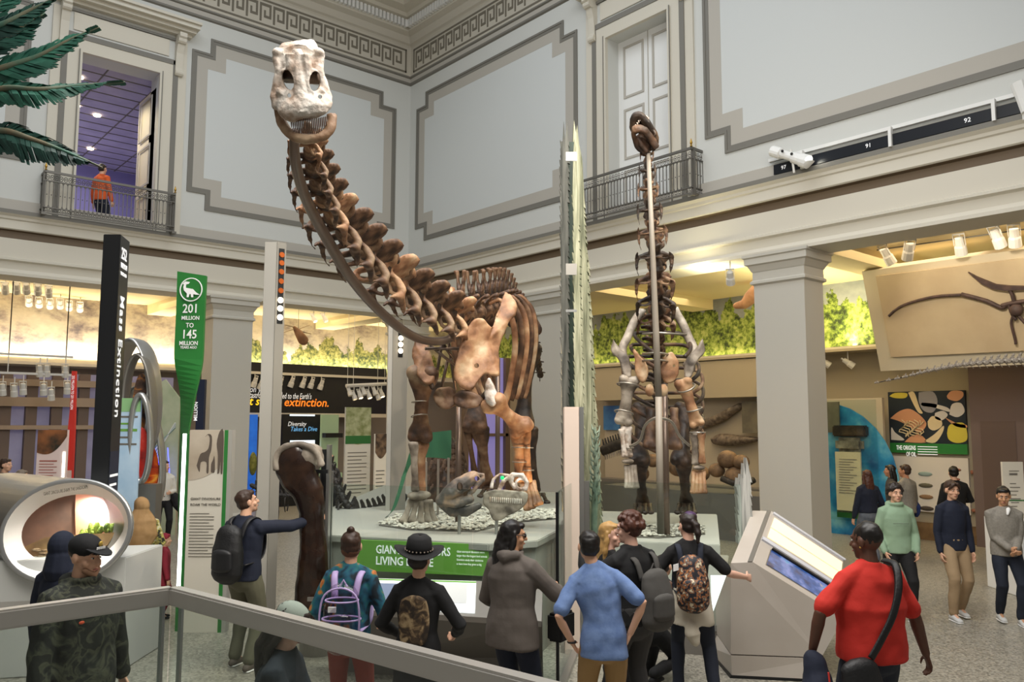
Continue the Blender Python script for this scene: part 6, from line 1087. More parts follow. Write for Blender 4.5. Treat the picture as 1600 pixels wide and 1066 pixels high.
# white slanted sign and bench at the right edge, dark opening
a = PX(1562, 850, 15.0); t = thing('info_panel', 'narrow white info pillar at the right edge behind the man in the grey sweater', 'info panel', P(1580, 860, 13.5)); p = P(1566, 722, 13.2); t.location = (p.x, p.y, 0)
M().slab(V((p.x, p.y, 0)), AXR, UP, .33, p.z, -.05).build('panel_board', 'pale_panel', t)
for i in range(9): M().slab(V((p.x, p.y, p.z-.15-.06*i-.08*(i > 1)))+AXR*.1-AXF*.003, AXR, UP, .16-.03*(i % 3), .012+.02*(i == 1), .002).build('text_line', 'ink', t)
M().slab(V((p.x, p.y, p.z-.62))-AXF*.003, AXR, UP, .33, .02, .002).build('green_line', 'green', t)
p = P(1588, 870, 12.2); t = thing('white_bench', 'plain white display block at the right edge beside the man in the grey sweater', 'display block', (p.x, p.y, 0)); M().slab(V((p.x, p.y, 0)), AXR, UP, .8, 1.1, -.8).build('block', 'white_paint', t, bevel=.01)
struct(M().box((XB-.45, -4, 0), (XB-.3, PX(1520, 700, XB-.4).y, 4.3)).build('wall_dark_return', mat('mauve_brown', '6b5a55', .7))); struct(M().box((XB-.46, PX(1590, 700, XB-.4).y, 0), (XB-.44, PX(1535, 700, XB-.4).y, 2.6)).build('door_3', mat('door_brown', '5e4c44', .6)))
struct(M().box((XB-.26, -4, 0), (XB-.2, YB, .38)).build('baseboard_right', 'wood_base'))
# projector sculpture: brown arm shape on mural at column, crab on mural
t = thing('sloth_claw_model', 'brown curved animal limb model hanging before the tree mural left of the rightmost column', 'animal model', PX(1170, 462, 17.5)); M().limb([PX(x, y, 17.5) for x, y in ((1150, 478), (1162, 476), (1172, 466), (1184, 455), (1196, 452))], [.08, .12, .17, .2, .2]).build('limb', mat('brown_hide', '8a6244', .7, col2='a97f5c', scale=5), t, smooth=True); M().tube([PX(1190, 452, 17.5), V((17.5, PX(1190, 452, 17.5).y, 6.0))], .01, 5).build('wire', 'dark_metal', t)
t = thing('insect_model', 'giant brown dragonfly model hanging before the left aisle mural', 'animal model', PY(466, 520, 21.5)); c = PY(466, 520, 21.5); M().limb([PY(460, 512, 21.5), c, PY(474, 532, 21.5)], [.05, .11, .15]).build('body', 'brown_hide', t, smooth=True)
for a_, b_ in (((460, 514), (443, 520)), ((462, 512), (446, 508)), ((468, 514), (484, 508)), ((470, 518), (486, 522))): M().limb([PY(*a_, 21.5), PY(*b_, 21.5)], [(.05, .012), (.03, .008)], 8).build('wing', mat('wing_tan', 'a08a68', .5), t, smooth=True)
M().tube([c, V((c.x, c.y, 6.0))], .006, 5).build('wire', 'dark_metal', t)
# ---- painted metal palm fronds, upper left
mat('frond_green', '1a4a3e', .5, col2='35705c', scale=5); mat('frond_dark', '10302b', .5, col2='214e42', scale=5); mat('frond_tip', '3f6a5a', .5, col2='7a6a52', scale=5)
dF2 = 4.6; kf = kd_(dF2); root = P(-60, 200, dF2); t = thing('palm_fronds', 'dark green painted cycad leaf fan reaching in at the upper left', 'plant sculpture', (root.x, root.y, 0)); M().tube([V((root.x, root.y, 0)), root+UP*.5], .12, 14).build('trunk', 'frond_dark', t)
def frond(name, spine, wdt, seed, droop, m, d0=0):
    rnd = random.Random(seed); sp = crom([tuple(P(x, y, dF2+d0+e)) for x, y, e in spine], 12); n = len(sp); w = M(); w.tube([V(p) for p in sp], [.022*(1-i/n)+.004 for i in range(n)], 6); w2 = M()
    for i in range(n-1):
        f = i/(n-1); p = V(sp[i]); tt = (V(sp[i+1])-p).normalized(); nn = tt.cross(AXF).normalized(); L = wdt*(sin(pi*min(1, f*.8+.28))**.6)*(1-.35*f)
        for sg in (-1, 1):
            lw = (V(sp[i+1])-p).length*.85; ll = L*rnd.uniform(.86, 1.08)*(1 if sg < 0 else .85); dr = (nn*sg*.75+tt*.75).normalized(); e1 = p+dr*ll*.6+AXF*(rnd.uniform(-.02, .02)+sg*.02); e2 = p+dr*ll+tt*ll*.15-UP*droop*ll*.3+AXF*sg*.03
            a0, a1 = p-tt*lw, p+tt*lw; b0, b1 = e1-tt*lw*1.05, e1+tt*lw*1.05; c0 = e2-tt*lw*.5; c1 = e2+tt*lw*.5; th = AXF*.008
            for hx in ([a0, a1, b1, b0], [b0, b1, c1, c0]): w2.hexa([q for q in hx]+[q+th for q in hx])
    fr = w2.build(name, m, t, nm=1); w.build('midrib', 'frond_tip', fr if 0 else t, smooth=True)
frond('frond', [(-60, 60, 0), (0, 40, 0), (50, 15, .05), (105, -12, .1)], .14, 1, .3, 'frond_dark'); frond('frond', [(-60, 130, 0), (0, 108, .0), (60, 88, .05), (110, 62, .1), (155, 42, .15)], .17, 2, .3, 'frond_green')
frond('frond', [(-60, 170, 0), (0, 140, 0), (60, 140, 0), (120, 134, .1), (195, 128, .2)], .13, 3, 1.0, 'frond_green', -.1); frond('frond', [(-60, 220, 0), (0, 205, 0), (50, 218, 0), (100, 236, .05), (160, 262, .15)], .15, 4, 1.2, 'frond_dark', -.15)
frond('frond', [(-40, 50, .2), (-20, 20, .2), (10, -10, .25), (50, -50, .3)], .2, 5, .3, 'frond_green', .2); frond('frond', [(-60, 100, .2), (-20, 70, .2), (30, 45, .25), (70, 20, .3)], .2, 6, .3, 'frond_dark', .25)
# hall spotlights on the exhibits
spot('skull_spot', (4.2, 1.5, 12.5), P(475, 150, 5.2), 650, (1, .95, .88), 14); spot('neck_spot', (1.5, 10, 11.5), P(600, 420, 8), 190, AMB, 40)
spot('body_spot', (9.5, 3.0, 11), P(740, 560, 10.3), 1200, (1, .84, .64), 32); spot('leg_uplight', P(880, 830, 9.6), P(790, 640, 10.3), 60, AMB, 60); spot('rear_spot', (3.5, 13, 10.5), P(790, 520, 12), 500, AMB, 45)
spot('rearing_spot', (6.5, 2.0, 12), P(1030, 620, 10.6), 900, (1, .92, .8), 26); spot('bark_spot', (7.5, 3, 8), P(915, 500, 9.9), 260, (1, .95, .75), 50)
spot('plinth_spot', (6.5, 6.5, 12.5), PZ(720, 815, 1.27), 1400, (1, .97, .92), 28); spot('plinth_spot', (9, 5.0, 12.5), (9.2, 7.3, 1), 900, (1, .97, .92), 22)
spot('era_sign_spot', (1.5, 5, 9), P(300, 560, 10.6), 260, (1, .95, .85), 50); spot('panel_spot', (2.6, 5.5, 5.8), P(330, 800, 10.2), 160, (1, .93, .82), 45)
area('hall_fill', (4.5, 3.5, 7.6), (6.5, 9.5, 1.5), 7, 5, 600, (1, .95, .88))
# ---------------------------------------------------------------- people
def skin(n, c, c2=None): return mat(n, c, .55, bump=.05, bscale=60)
skin('skin_light', 'd9a98c'); skin('skin_pink', 'dcae98'); skin('skin_tan', 'b98262'); skin('skin_deep', '5a3828'); skin('skin_olive', 'c69572')
def cl(n, c, **k): k.setdefault('bump', .55); k.setdefault('bscale', 11); return mat('cloth_'+n, c, .85, **k)
mat('hair_black', '15110f', .45); mat('hair_brown', '3a261a', .5); mat('hair_dark', '241a15', .5); mat('hair_blond', 'b08a52', .5); mat('hair_redbrown', '4a2618', .5, bump=.6, bscale=40); mat('eye_white', 'e8e4de', .3); mat('eye_dark', '1c1410', .3); mat('lip', 'a8645a', .5)
def ik(a, c, l1, l2, pole):
    a, c = V(a), V(c); d = c-a; L = min(d.length, (l1+l2)*.995); d.normalize(); c = a+d*L; x = (l1*l1-l2*l2+L*L)/(2*L); h = sqrt(max(0, l1*l1-x*x)); p = V(pole); p = (p-d*p.dot(d)).normalized(); return a+d*x+p*h, c
class Person:
    def __init__(s, lab, px, d, a, H=1.75, bulk=1.0, z0=0, skin='skin_light', lean=0, side=0, drop=0, hy=0, hp=0, hr=0, arms={}, poles={}, feet=None, vox=.0085, group=None, loc=None, nm='person', headscale=1.0):
        dr = AXF*cos(radians(a))+AXR*sin(radians(a)); p = P(px, 700, d) if loc is None else V(loc); s.k = H/1.75; s.b = bulk; s.skin = skin; s.vox = vox
        s.t = thing(nm, lab, 'person', (p.x, p.y, z0), atan2(dr.y, dr.x)-pi/2, group); s.t.scale = (s.k,)*3
        s.lean, s.side, s.drop = lean, side, drop
        s.hip = [V((sg*.09, 0, .93-drop)) for sg in (-1, 1)]; s.pel = V((0, 0, .97-drop))
        B = lambda q: s.bend(q)
        s.sh = [B((sg*.168*(.45+.55*bulk), 0, 1.375)) for sg in (-1, 1)]; feet = feet or [(-.11, .02), (.11, -.02)]
        s.ank = [V((f[0], f[1], f[2] if len(f) > 2 else .085)) for f in feet]; s.kn = []; s.el = []; s.wr = []
        for i in (0, 1): k_, c = ik(s.hip[i], s.ank[i], .45, .44, (.0+(-.1, .1)[i], 1, 0)); s.kn.append(k_); s.ank[i] = c
        for i, n in ((0, 'L'), (1, 'R')):
            sg = (-1, 1)[i]; tg = arms.get(n, (sg*(.27+.12*(bulk-1)), .06, .84)); pole = poles.get(n, (sg*.5, -1, -.1)); e, w = ik(s.sh[i], V(tg)-V((0, 0, drop*0)), .29, .26, pole); s.el.append(e); s.wr.append(w)
        s.hc = B((0, .015, 1.625)); s.HR = Matrix.Rotation(radians(-hy), 3, 'Z') @ Matrix.Rotation(radians(-hp), 3, 'X') @ Matrix.Rotation(radians(hr), 3, 'Y'); s.hs = headscale
        s.body()
    def bend(s, q):
        q = V(q); f = max(0, (q.z-.97)/.5); ln = radians(s.lean); sd = radians(s.side); h = q.z-.97
        if h <= 0: return V((q.x, q.y, q.z-s.drop))
        return V((q.x*cos(sd)+h*sin(sd)*min(1, f*1.5), q.y*cos(ln)+h*sin(ln)*min(1, f*1.3), .97-s.drop+h*cos(ln)*cos(sd)-q.y*sin(ln)-q.x*sin(sd)*min(1, f)))
    def hd(s, q): return s.hc+s.HR @ (V(q)*s.hs)
    def body(s):
        w = M(); b = s.b; X = (1, 0, 0); E = lambda c, r: w.ell(s.hd(c), tuple(v*s.hs for v in r), s.HR, 16, 12)
        E((0, -.008, .022), (.074, .092, .092)); E((0, .022, -.035), (.060, .066, .082)); E((0, .066, -.092), (.026, .022, .022)); E((0, .045, -.07), (.048, .042, .045))
        w.limb([s.hd((0, .086, .012)), s.hd((0, .108, -.026))], [.010, .015], 8); E((0, .085, -.030), (.020, .016, .010)); E((0, .078, .028), (.050, .014, .012)); E((0, .080, -.060), (.024, .016, .013))
        for g in (-1, 1): E((g*.076, -.004, -.008), (.012, .022, .033)); E((g*.045, .055, -.03), (.022, .024, .022))
        w.limb([s.bend((0, -.01, 1.40)), s.bend((0, -.005, 1.50)), s.hc+V((0, -.005, -.05))], [.062*b**.6, .054*b**.6, .052*b**.4], 12)
        w.limb([s.pel, s.bend((0, 0, 1.2)), s.bend((0, 0, 1.40))], [(.11, .06), (.10, .06), (.11, .05)], 12, X)
        for i, g in ((0, -1), (1, 1)):
            w.limb([s.sh[i]*.8+s.bend((0, 0, 1.42))*.2, s.sh[i], s.sh[i].lerp(s.el[i], .4), s.el[i], s.el[i].lerp(s.wr[i], .25), s.wr[i]], [.035, .038*b, .042*b, .037*b, .038*b, .026*b**.5], 10)
            w.limb([s.hip[i], s.kn[i], s.ank[i]], [.06, .045, .035], 8); w.limb([s.ank[i], s.ank[i]+V((0, .1, -.04))], [.03, .025], 8)
            s.hand(w, i, g)
        o = w.build('body', s.skin, s.t, vox=s.vox, sm=1, local=True)
        for g in (-1, 1):
            ey = M().ell(s.hd((g*.029, .079, .006)), (.011, .008, .0055), s.HR, 8, 6).build('eye', 'eye_white', s.t, smooth=True, local=True); M().ell(s.hd((g*.029, .085, .006)), (.0055, .004, .0055), s.HR, 8, 6).build('iris', 'eye_dark', ey, smooth=True, local=True)
        M().limb([s.hd((-.02, .093, -.062)), s.hd((0, .097, -.060)), s.hd((.02, .093, -.062))], [.003, .0065, .003], 6).build('mouth', 'lip', s.t, smooth=True, local=True)
    def hand(s, w, i, g):
        d = (s.wr[i]-s.el[i]).normalized(); inn = V((-g, .15, 0)); n = (inn-d*inn.dot(d)).normalized(); sp = d.cross(n).normalized(); 
        if sp.y < 0: sp = -sp
        c = s.wr[i]; w.limb([c, c+d*.035, c+d*.08], [(.024, .018), (.034, .015), (.038, .014)], 10, sp)
        for j in range(4):
            L = (.070, .078, .073, .056)[j]; b0 = c+d*.082+sp*(.030-.020*j); b1 = b0+(d*.8+n*.35).normalized()*L*.5; b2 = b1+(d*.35+n*.8).normalized()*L*.5; w.limb([b0-d*.02, b0, b1, b2], [.0085, .0092, .0085, .0072], 6)
        t0 = c+d*.02+sp*.022; t1 = t0+(d*.6+sp*.7+n*.3).normalized()*.045; w.limb([t0, t1, t1+(d*.8+n*.5).normalized()*.032], [.012, .0105, .0085], 6)
    def brows(s, m): 
        for g in (-1, 1): M().limb([s.hd((g*.014, .091, .026)), s.hd((g*.030, .088, .031)), s.hd((g*.045, .076, .025))], [.003, .004, .002], 5).build('eyebrow', m, s.t, smooth=True, local=True)
        return s
    def top(s, m, hem=.86, sleeve='long', puff=1.0, flare=0, name='shirt', collar=.05, disp=.010, hood=False, dsc=6, belly=1.0):
        w = M(); b = s.b*puff; X = (1, 0, 0); be = s.bend
        zs = [(hem, .168+flare, .122+flare), (max(hem+.02, .96), .168+flare*.6, .120+flare*.5), (1.08, .158, .112), (1.2, .165, .116), (1.30, .176, .118), (1.37, .160, .106), (1.42, .118, .088), (1.46, .078, .070), (1.495, .062+collar*.15, .060)]
        zs = [(z, rx*(belly if z < 1.25 else 1), ry*(belly if z < 1.25 else 1)) for z, rx, ry in zs]
        w.tube([be((0, 0, z)) if z > .97 else V((0, 0, z-s.drop)) for z, _, _ in zs], [(rx*b, ry*b) for _, rx, ry in zs], 24, X)
        for i in (0, 1):
            sh, el, wr = s.sh[i], s.el[i], s.wr[i]; mid = s.bend((0, 0, 1.345)); g = (-1, 1)[i]; w.limb([s.bend((g*.035, -.012, 1.475)), s.bend((g*.09, -.01, 1.435)), sh+V((0, 0, .0))], [.036, .046*b, .062*b], 10)
            if sleeve == 'long': pts = [sh.lerp(mid, .45), sh, sh.lerp(el, .35), el, el.lerp(wr, .5), el.lerp(wr, .94)]; rr = [.070, .068, .062, .054, .049, .041]
            elif sleeve == 'short': e = sh.lerp(el, .80); pts = [sh.lerp(mid, .45), sh, sh.lerp(el, .4), e]; rr = [.068, .066, .063, .064]
            else: pts = [sh.lerp(mid, .45), sh, sh.lerp(el, .5), el.lerp(wr, .3)]; rr = [.070, .066, .060, .056]
            w.limb(pts, [r*(b*.75+.25) for r in rr], 12)
        if hood: w.limb([be((-.075, -.055, 1.485)), be((0, -.09, 1.47)), be((.075, -.055, 1.485))], [.045, .055, .045], 10); w.tube([be((sg*.075*0+.075*cos(q), .01+.075*sin(q), 1.49+.0*q)) for q in [2*pi*j/12 for j in range(12)] for sg in (1,)], .026, 8, closed=True)
        o = w.build(name, m, s.t, vox=max(.011, s.vox*1.2), disp=disp, dsc=dsc, sm=2, local=True); s.topo = o; return s
    def pants(s, m, r=1.0, name='trousers', ankle=.055, shortn=0):
        w = M(); b = (s.b*.6+.4)*r; w.limb([V((0, 0, .86-s.drop)), V((0, 0, .93-s.drop)), V((0, 0, 1.01-s.drop))], [(.155*b, .115*b)]*3, 16, (1, 0, 0))
        for i in (0, 1): w.limb([s.hip[i]+V((0, 0, -.02)), s.hip[i].lerp(s.kn[i], .35), s.kn[i], s.kn[i].lerp(s.ank[i], .5), s.ank[i]+V((0, 0, .02))], [.088*b, .090*b, .070*b, .064*r, ankle*r], 14)
        w.build(name, m, s.t, vox=max(.012, s.vox*1.2), disp=.008, dsc=6, sm=1, local=True); return s
    def shoes(s, m, sole=None):
        for i in (0, 1):
            a = s.ank[i]; f = V((0, 1, 0)); o = M().limb([a+V((0, -.045, -.045)), a+V((0, .03, -.035)), a+V((0, .10, -.052)), a+V((0, .155, -.06))], [(.036, .038), (.042, .045), (.044, .030), (.036, .022)], 12, (1, 0, 0)).build('shoe', m, s.t, smooth=True, local=True)
            if sole: M().limb([a+V((0, -.05, -.075)), a+V((0, .05, -.077)), a+V((0, .165, -.075))], [(.040, .010), (.045, .010), (.038, .010)], 10, (1, 0, 0)).build('sole', sole, o, smooth=True, local=True)
        return s
    def hair(s, m, style='short', L=.3, name='hair'):
        w = M(); E = lambda c, r: w.ell(s.hd(c), tuple(v*s.hs for v in r), s.HR, 14, 10); rnd = random.Random(len(s.t.name)+int(s.t.location.x*100))
        if style == 'buzz': E((0, -.018, .036), (.078, .092, .086))
        else:
            E((0, -.022, .040), (.083, .096, .088)); E((0, -.035, -.01), (.080, .075, .065)); E((0, .045, .082), (.055, .04, .028))
        if style == 'curly':
            for i in range(90):
                th, ph = rnd.uniform(0, pi*.62), rnd.uniform(0, 2*pi); p = V((sin(th)*cos(ph)*.092, sin(th)*sin(ph)*.10-.02, cos(th)*.10+.03))
                if p.y > .06 and p.z < .07: continue
                w.ell(s.hd(p), .024, n=7, m=5)
        if style in ('long', 'longfront'):
            w.limb([s.hd((0, -.05, .02)), s.hd((0, -.075, -.08)), s.hd((0, -.08, -.16))+V((0, -.01, 0)), s.hd((0, -.07, -.16))+V((0, -.03, -L+.12))], [(.085, .05), (.090, .05), (.095, .045), (.06, .03)], 12, (1, 0, 0))
            for g in (-1, 1): w.limb([s.hd((g*.07, -.01, .03)), s.hd((g*.08, -.015, -.06)), s.hd((g*.085, -.03, -.15)), s.hd((g*.07, -.04, -.18))+V((0, 0, -L*.4))], [.022, .028, .03, .015], 8)
        if style == 'pony': w.limb([s.hd((0, -.11, .02)), s.hd((0, -.15, 0)), s.hd((0, -.16, -.08)), s.hd((0, -.15, -.16))], [.028, .036, .034, .015], 10)
        if style == 'knot': E((0, -.05, .135), (.035, .035, .03))
        w.build(name, m, s.t, vox=.0085, disp=.007, dsc=18, sm=0, local=True)
        return s
    def cap(s, m, back=0, name='cap', emblem=True):
        w = M(); w.ell(s.hd((0, -.012, .052)), (.088, .103, .078), s.HR, 18, 10); w.build(name, m, s.t, smooth=True, local=True)
        br = M(); pts = [s.hd((.075*cos(q), .06+.11*sin(q), .062-.018*sin(q))) for q in [pi*j/10 for j in range(11)]]; dn = s.HR @ V((0, 0, -.008)); k = 11; br.add(pts+[p+dn for p in pts], [tuple(range(k)), tuple(range(2*k-1, k-1, -1))]+[(i, (i+1) % k, (i+1) % k+k, i+k) for i in range(k)]); br.build('cap_brim', m, s.t, local=True); return s
def locmesh(s, w, name, m, **k): return w.build(name, m, s.t if not isinstance(s, bpy.types.Object) else s, local=True, **k)
def worn(s, name, lab, cat, group=None):
    o = thing(name, lab, cat, s.t.location.copy(), s.t.rotation_euler.z, group); o.scale = s.t.scale; return o
def pack(s, lab, m, m2, z=1.16, y=-.27, w_=.15, h=.22, dp=.10, straps=True, strapm=None, x=0):
    t = worn(s, 'backpack', lab, 'backpack'); strapm = strapm or m2; q = lambda a: s.bend(a)+V((x, 0, 0)); w = M()
    w.limb([q((0, y, z-h+.03)), q((0, y, z)), q((0, y+.02, z+h-.06))], [(w_, dp), (w_*1.0, dp), (w_*.82, dp*.75)], 18, (1, 0, 0)); w.build('bag_body', m, t, vox=.012, sm=2, disp=.006, dsc=7, local=True)
    w = M(); w.limb([q((0, y-dp*.8, z-h*.62)), q((0, y-dp*.85, z-.0))], [(w_*.72, .045), (w_*.68, .04)], 14, (1, 0, 0)); w.build('front_pocket', m2, t, vox=.010, sm=2, local=True)
    if straps:
        for g in (-1, 1): M().tube(crom([tuple(q(p)) for p in ((g*.08, y+.08, z+.12), (g*.10, -.12, z+.27), (g*.115, 0, z+.305), (g*.12, .10, z+.24), (g*.13, .145, z+.08), (g*.15, .06, z-.1), (g*.12, y+.09, z-.14))], 4), [(.028, .008)]*25, 6, None).build('shoulder_strap', strapm, t, smooth=True, local=True)
    M().tube([q((-.03, y+.03, z+h-.02)), q((0, y+.03, z+h+.03)), q((.03, y+.03, z+h-.02))], .008, 6).build('grab_loop', strapm, t, local=True)
    return t, q
cl('camo', '2e312a', stops=[(.40, '181b17'), (.45, '2f3329'), (.52, '4a4c3c'), (.56, '22251f')], scale=8, dist=1.2); cl('black', '131315'); cl('navy', '141b2e'); cl('olive', '5c5a48'); cl('jeans', '6b7f96', col2='5a6e86', scale=12); cl('darkjean', '1c2230'); cl('greyjean', '5d6470', col2='6f7680', scale=10)
cl('tan', 'a8845a', col2='967348', scale=6); cl('floral', '2e2c2a', stops=[(.40, '26241f'), (.47, '8f8a4a'), (.55, 'b9a85c'), (.62, 'c9c3a4')], scale=16, detail=2); cl('crimson', '8e2436'); cl('white', 'd6d2c8'); cl('offwhite', 'c9c1b0'); cl('khaki', '9c7c50'); cl('khaki2', 'a08767')
cl('multi', '1d3a52', stops=[(.36, '16242e'), (.45, '1f5a72'), (.52, '2a6f6a'), (.58, 'c9762a'), (.66, '3a2a4a')], scale=7, dist=.4, detail=2); cl('brick', '8e3f34'); cl('greyjacket', '5e5650'); cl('bluelinen', '5f78a8', col2='6f88b6', scale=14, bump=.2, bscale=50); cl('red', 'c42b20'); cl('sage', '8ea88c'); cl('heather', '807b72', col2='8c877e', scale=40); cl('charcoal', '3b3a3a'); cl('orange', 'd8602a'); cl('royal', '26386e'); cl('greycap', '8f9a8e'); cl('white_shoe', 'c8c8c6')
# near left
p = Person('man in black cap and dark camouflage hoodie walking right in front of the oval display', 140, 5.25, 118, 1.84, 1.22, skin='skin_light', hy=-12, hp=10, vox=.007, arms={'R': (.30, .10, .80), 'L': (-.33, -.04, .84)}, feet=[(-.1, .25), (.1, -.22, .12)])
p.top(MATS['cloth_camo'], hem=.80, puff=1.12, name='hoodie', hood=True).pants(MATS['cloth_jeans']).shoes(MATS['cloth_black']).hair('hair_brown', 'buzz').cap(MATS['cloth_black']).brows('hair_brown')
M().ell(p.bend((.10, .155, 1.27)), (.018, .006, .010)).build('chest_logo', mat('logo_orange', 'c8502e', .6), p.t, local=True); M().ell(p.hd((0, .092, .092)), (.016, .008, .016), p.HR).build('cap_emblem', mat('gold', 'c8a850', .4, .5), p.t, local=True)
for i in range(5): M().box((-.032+.014*i, 0, 0), (-.022+.014*i, .004, .014)).build('cap_lettering', 'white', p.t, local=True).matrix_local = Matrix.Translation(p.hd((0, .098, .062))) @ p.HR.to_4x4()
cap_beard = M().limb([p.hd((-.05, .06, -.07)), p.hd((0, .088, -.098)), p.hd((.05, .06, -.07))], [.018, .020, .018]).build('beard', mat('stubble', '8a6850', .8), p.t, smooth=True, local=True)
p = Person('person in dark navy hood directly behind the man in the black cap', 106, 6.4, 15, 1.70, 1.0, hy=0, vox=.011); p.top(MATS['cloth_navy'], name='hooded_jacket').pants(MATS['cloth_darkjean']).shoes(MATS['cloth_black']); w = M(); w.ell(p.hd((0, -.02, .02)), (.10, .11, .12), p.HR); w.limb([p.hd((0, -.03, -.05)), p.bend((0, -.02, 1.45))], [.10, .12]); w.build('hood', MATS['cloth_navy'], p.t, vox=.01, sm=2, local=True)
p = Person('woman in tan headscarf and long yellow floral dress seen from behind', 226, 10.6, -25, 1.58, 1.1, vox=.010, arms={'L': (-.15, .25, 1.05), 'R': (.2, .2, 1.0)}); p.top(MATS['cloth_floral'], hem=.60, puff=1.1, flare=.03, name='dress_top')
w = M(); w.tube([V((0, 0, z)) for z in (1.0, .7, .4, .1)], [(.19, .15), (.21, .18), (.23, .20), (.25, .22)], 20, (1, 0, 0)); w.build('dress_skirt', MATS['cloth_floral'], p.t, smooth=True, local=True); p.shoes(MATS['cloth_black'])
w = M(); w.ell(p.hd((0, -.03, .02)), (.105, .115, .12), p.HR); w.limb([p.hd((0, -.03, -.06)), p.bend((0, -.04, 1.42)), p.bend((0, -.07, 1.25)), p.bend((-.03, -.09, 1.10))], [(.11, .11), (.20, .14), (.23, .12), (.16, .07)], 14, (1, 0, 0)); w.build('headscarf', MATS['cloth_tan'], p.t, vox=.011, sm=2, disp=.02, dsc=5, local=True)
p = Person('child in crimson coat beside the woman in the tan headscarf', 263, 10.9, 60, 1.08, 1.1, vox=.012, headscale=1.2); p.top(MATS['cloth_crimson'], hem=.7, puff=1.15, name='coat').pants(MATS['cloth_crimson']).shoes(MATS['cloth_black']).hair(MATS['cloth_crimson'], 'short', name='hood')
p = Person('woman with brown hair in pale top and black trousers standing beside the striped backdrop', 259, 17.4, 150, 1.74, .95, vox=.012, hy=-40, arms={'L': (-.1, .22, 1.08), 'R': (.12, .22, 1.05)}); p.top(MATS['cloth_white'], hem=.9, name='sweater').pants(MATS['cloth_black']).shoes(MATS['cloth_white']).hair('hair_brown', 'long', L=.25)
w = M(); w.limb([V((-.2, .1, 1.0)), V((-.26, .12, .8)), V((-.3, .1, .7))], [.08, .09, .05]); w.build('jacket_over_arm', MATS['cloth_black'], p.t, vox=.012, disp=.02, local=True)
# navy jacket man touching the bone
p = Person('man in navy jacket and olive trousers touching the huge thigh bone, seen from behind', 388, 8.75, 18, 1.84, 1.08, hy=38, hp=-12, vox=.0075, arms={'R': (.54, .42, 1.43), 'L': (-.27, .10, .90)}, poles={'R': (.3, -.3, -1)}, feet=[(-.12, .06), (.13, -.06)])
p.top(MATS['cloth_navy'], hem=.86, puff=1.05, name='jacket').pants(MATS['cloth_olive'], 1.08, ankle=.06).shoes(mat('shoe_grey', '5a5048', .7), 'white').hair('hair_brown', 'short').brows('hair_brown')
mat('bag_black', '101012', .55, bump=.3, bscale=60); mat('bag_panel', '1a1a1d', .5); pack(p, 'black backpack on the back of the man touching the thigh bone', MATS['bag_black'], MATS['bag_panel'], z=1.17, w_=.165, h=.24, dp=.11)
# foreground woman with phone
p = Person('person in pale grey cap and dark top looking down at a phone', 440, 4.45, 92, 1.60, 1.05, skin='skin_pink', hp=28, vox=.007, arms={'R': (.08, .40, 1.02), 'L': (-.12, .36, 1.0)}, feet=[(-.1, .3), (.1, -.25, .12)], lean=6)
p.top(MATS['cloth_navy'] if 0 else cl('slate', '1e2630'), hem=.82, puff=1.1, name='jacket').pants(MATS['cloth_darkjean']).shoes(MATS['cloth_black']).hair('hair_dark', 'long', L=.3).cap(MATS['cloth_greycap'])
t = worn(p, 'phone', 'blue phone held out by the person in the pale grey cap', 'phone'); M().box((-.075, .44, 1.065), (.075, .52, 1.078)).build('phone_body', mat('phone_blue', '4a78b8', .3), t, local=True, bevel=.003); M().box((-.07, .445, 1.078), (.07, .515, 1.0795)).build('phone_screen', mat('phone_glow', '7fa8e0', .2, emit=.5), t, local=True)
# backs in front of the plinth
p = Person('person with topknot, teal and orange jacket and brick red trousers', 552, 6.55, 3, 1.70, .93, hy=0, vox=.0075, arms={'R': (.22, .22, .98), 'L': (-.22, .2, 1.0)})
p.top(MATS['cloth_multi'], hem=.86, puff=1.12, name='jacket').pants(MATS['cloth_brick'], 1.05).shoes(MATS['cloth_black']).hair('hair_brown', 'knot')
M().ell(p.hd((0, -.035, -.03)), (.079, .065, .06), p.HR).build('undercut', mat('undercut', '6a4630', .8), p.t, smooth=True, local=True)
glass_mat('vinyl', 'f2eef6', .05, .93); mat('lilac', 'b7a2d2', .5); t, q = pack(p, 'clear plastic backpack with lilac straps and bright things inside', MATS['vinyl'], MATS['vinyl'], z=1.13, w_=.15, h=.235, dp=.10, strapm=MATS['lilac'], y=-.25)
for zz in (-.19, -.02, .12): M().tube([q((.15*cos(a_)*(1 if zz < .1 else .85), -.26+.10*sin(a_), 1.13+zz)) for a_ in [2*pi*j/20 for j in range(20)]], .007, 6, closed=True).build('piping', 'lilac', t, smooth=True, local=True)
M().tube(crom([tuple(q(a_)) for a_ in ((-.15, -.33, .95), (-.155, -.33, 1.15), (-.12, -.32, 1.30), (0, -.31, 1.35), (.12, -.32, 1.30), (.155, -.33, 1.15), (.15, -.33, .95))], 4), .008, 6).build('piping', 'lilac', t, smooth=True, local=True)
M().slab(q((-.07, -.345, .95)), (1, 0, .5), (-.4, 0, 1), .15, .06, .03).build('pouch_inside', mat('pouch', stops=[(.35, 'd8443c'), (.5, 'e8c23c'), (.65, '3cb87a')], rough=.4, scale=18), t, local=True, bevel=.006); M().box(tuple(q((-.09, -.33, 1.17))), tuple(q((-.03, -.31, 1.21)))).build('card_inside', 'white', t, local=True); M().ell(q((.06, -.32, .94)), (.05, .03, .035)).build('bundle_inside', mat('bundle', '5a6e6a', .7, col2='c8a050', scale=30), t, smooth=True, local=True)
p = Person('person in wide black hat and long black coat with embroidered back, seen from behind', 657, 6.15, 8, 1.66, .93, hy=10, vox=.0085, arms={'R': (.25, .22, 1.02), 'L': (-.22, .24, 1.0)}, poles={'R': (.6, -.8, 0), 'L': (-.6, -.8, 0)})
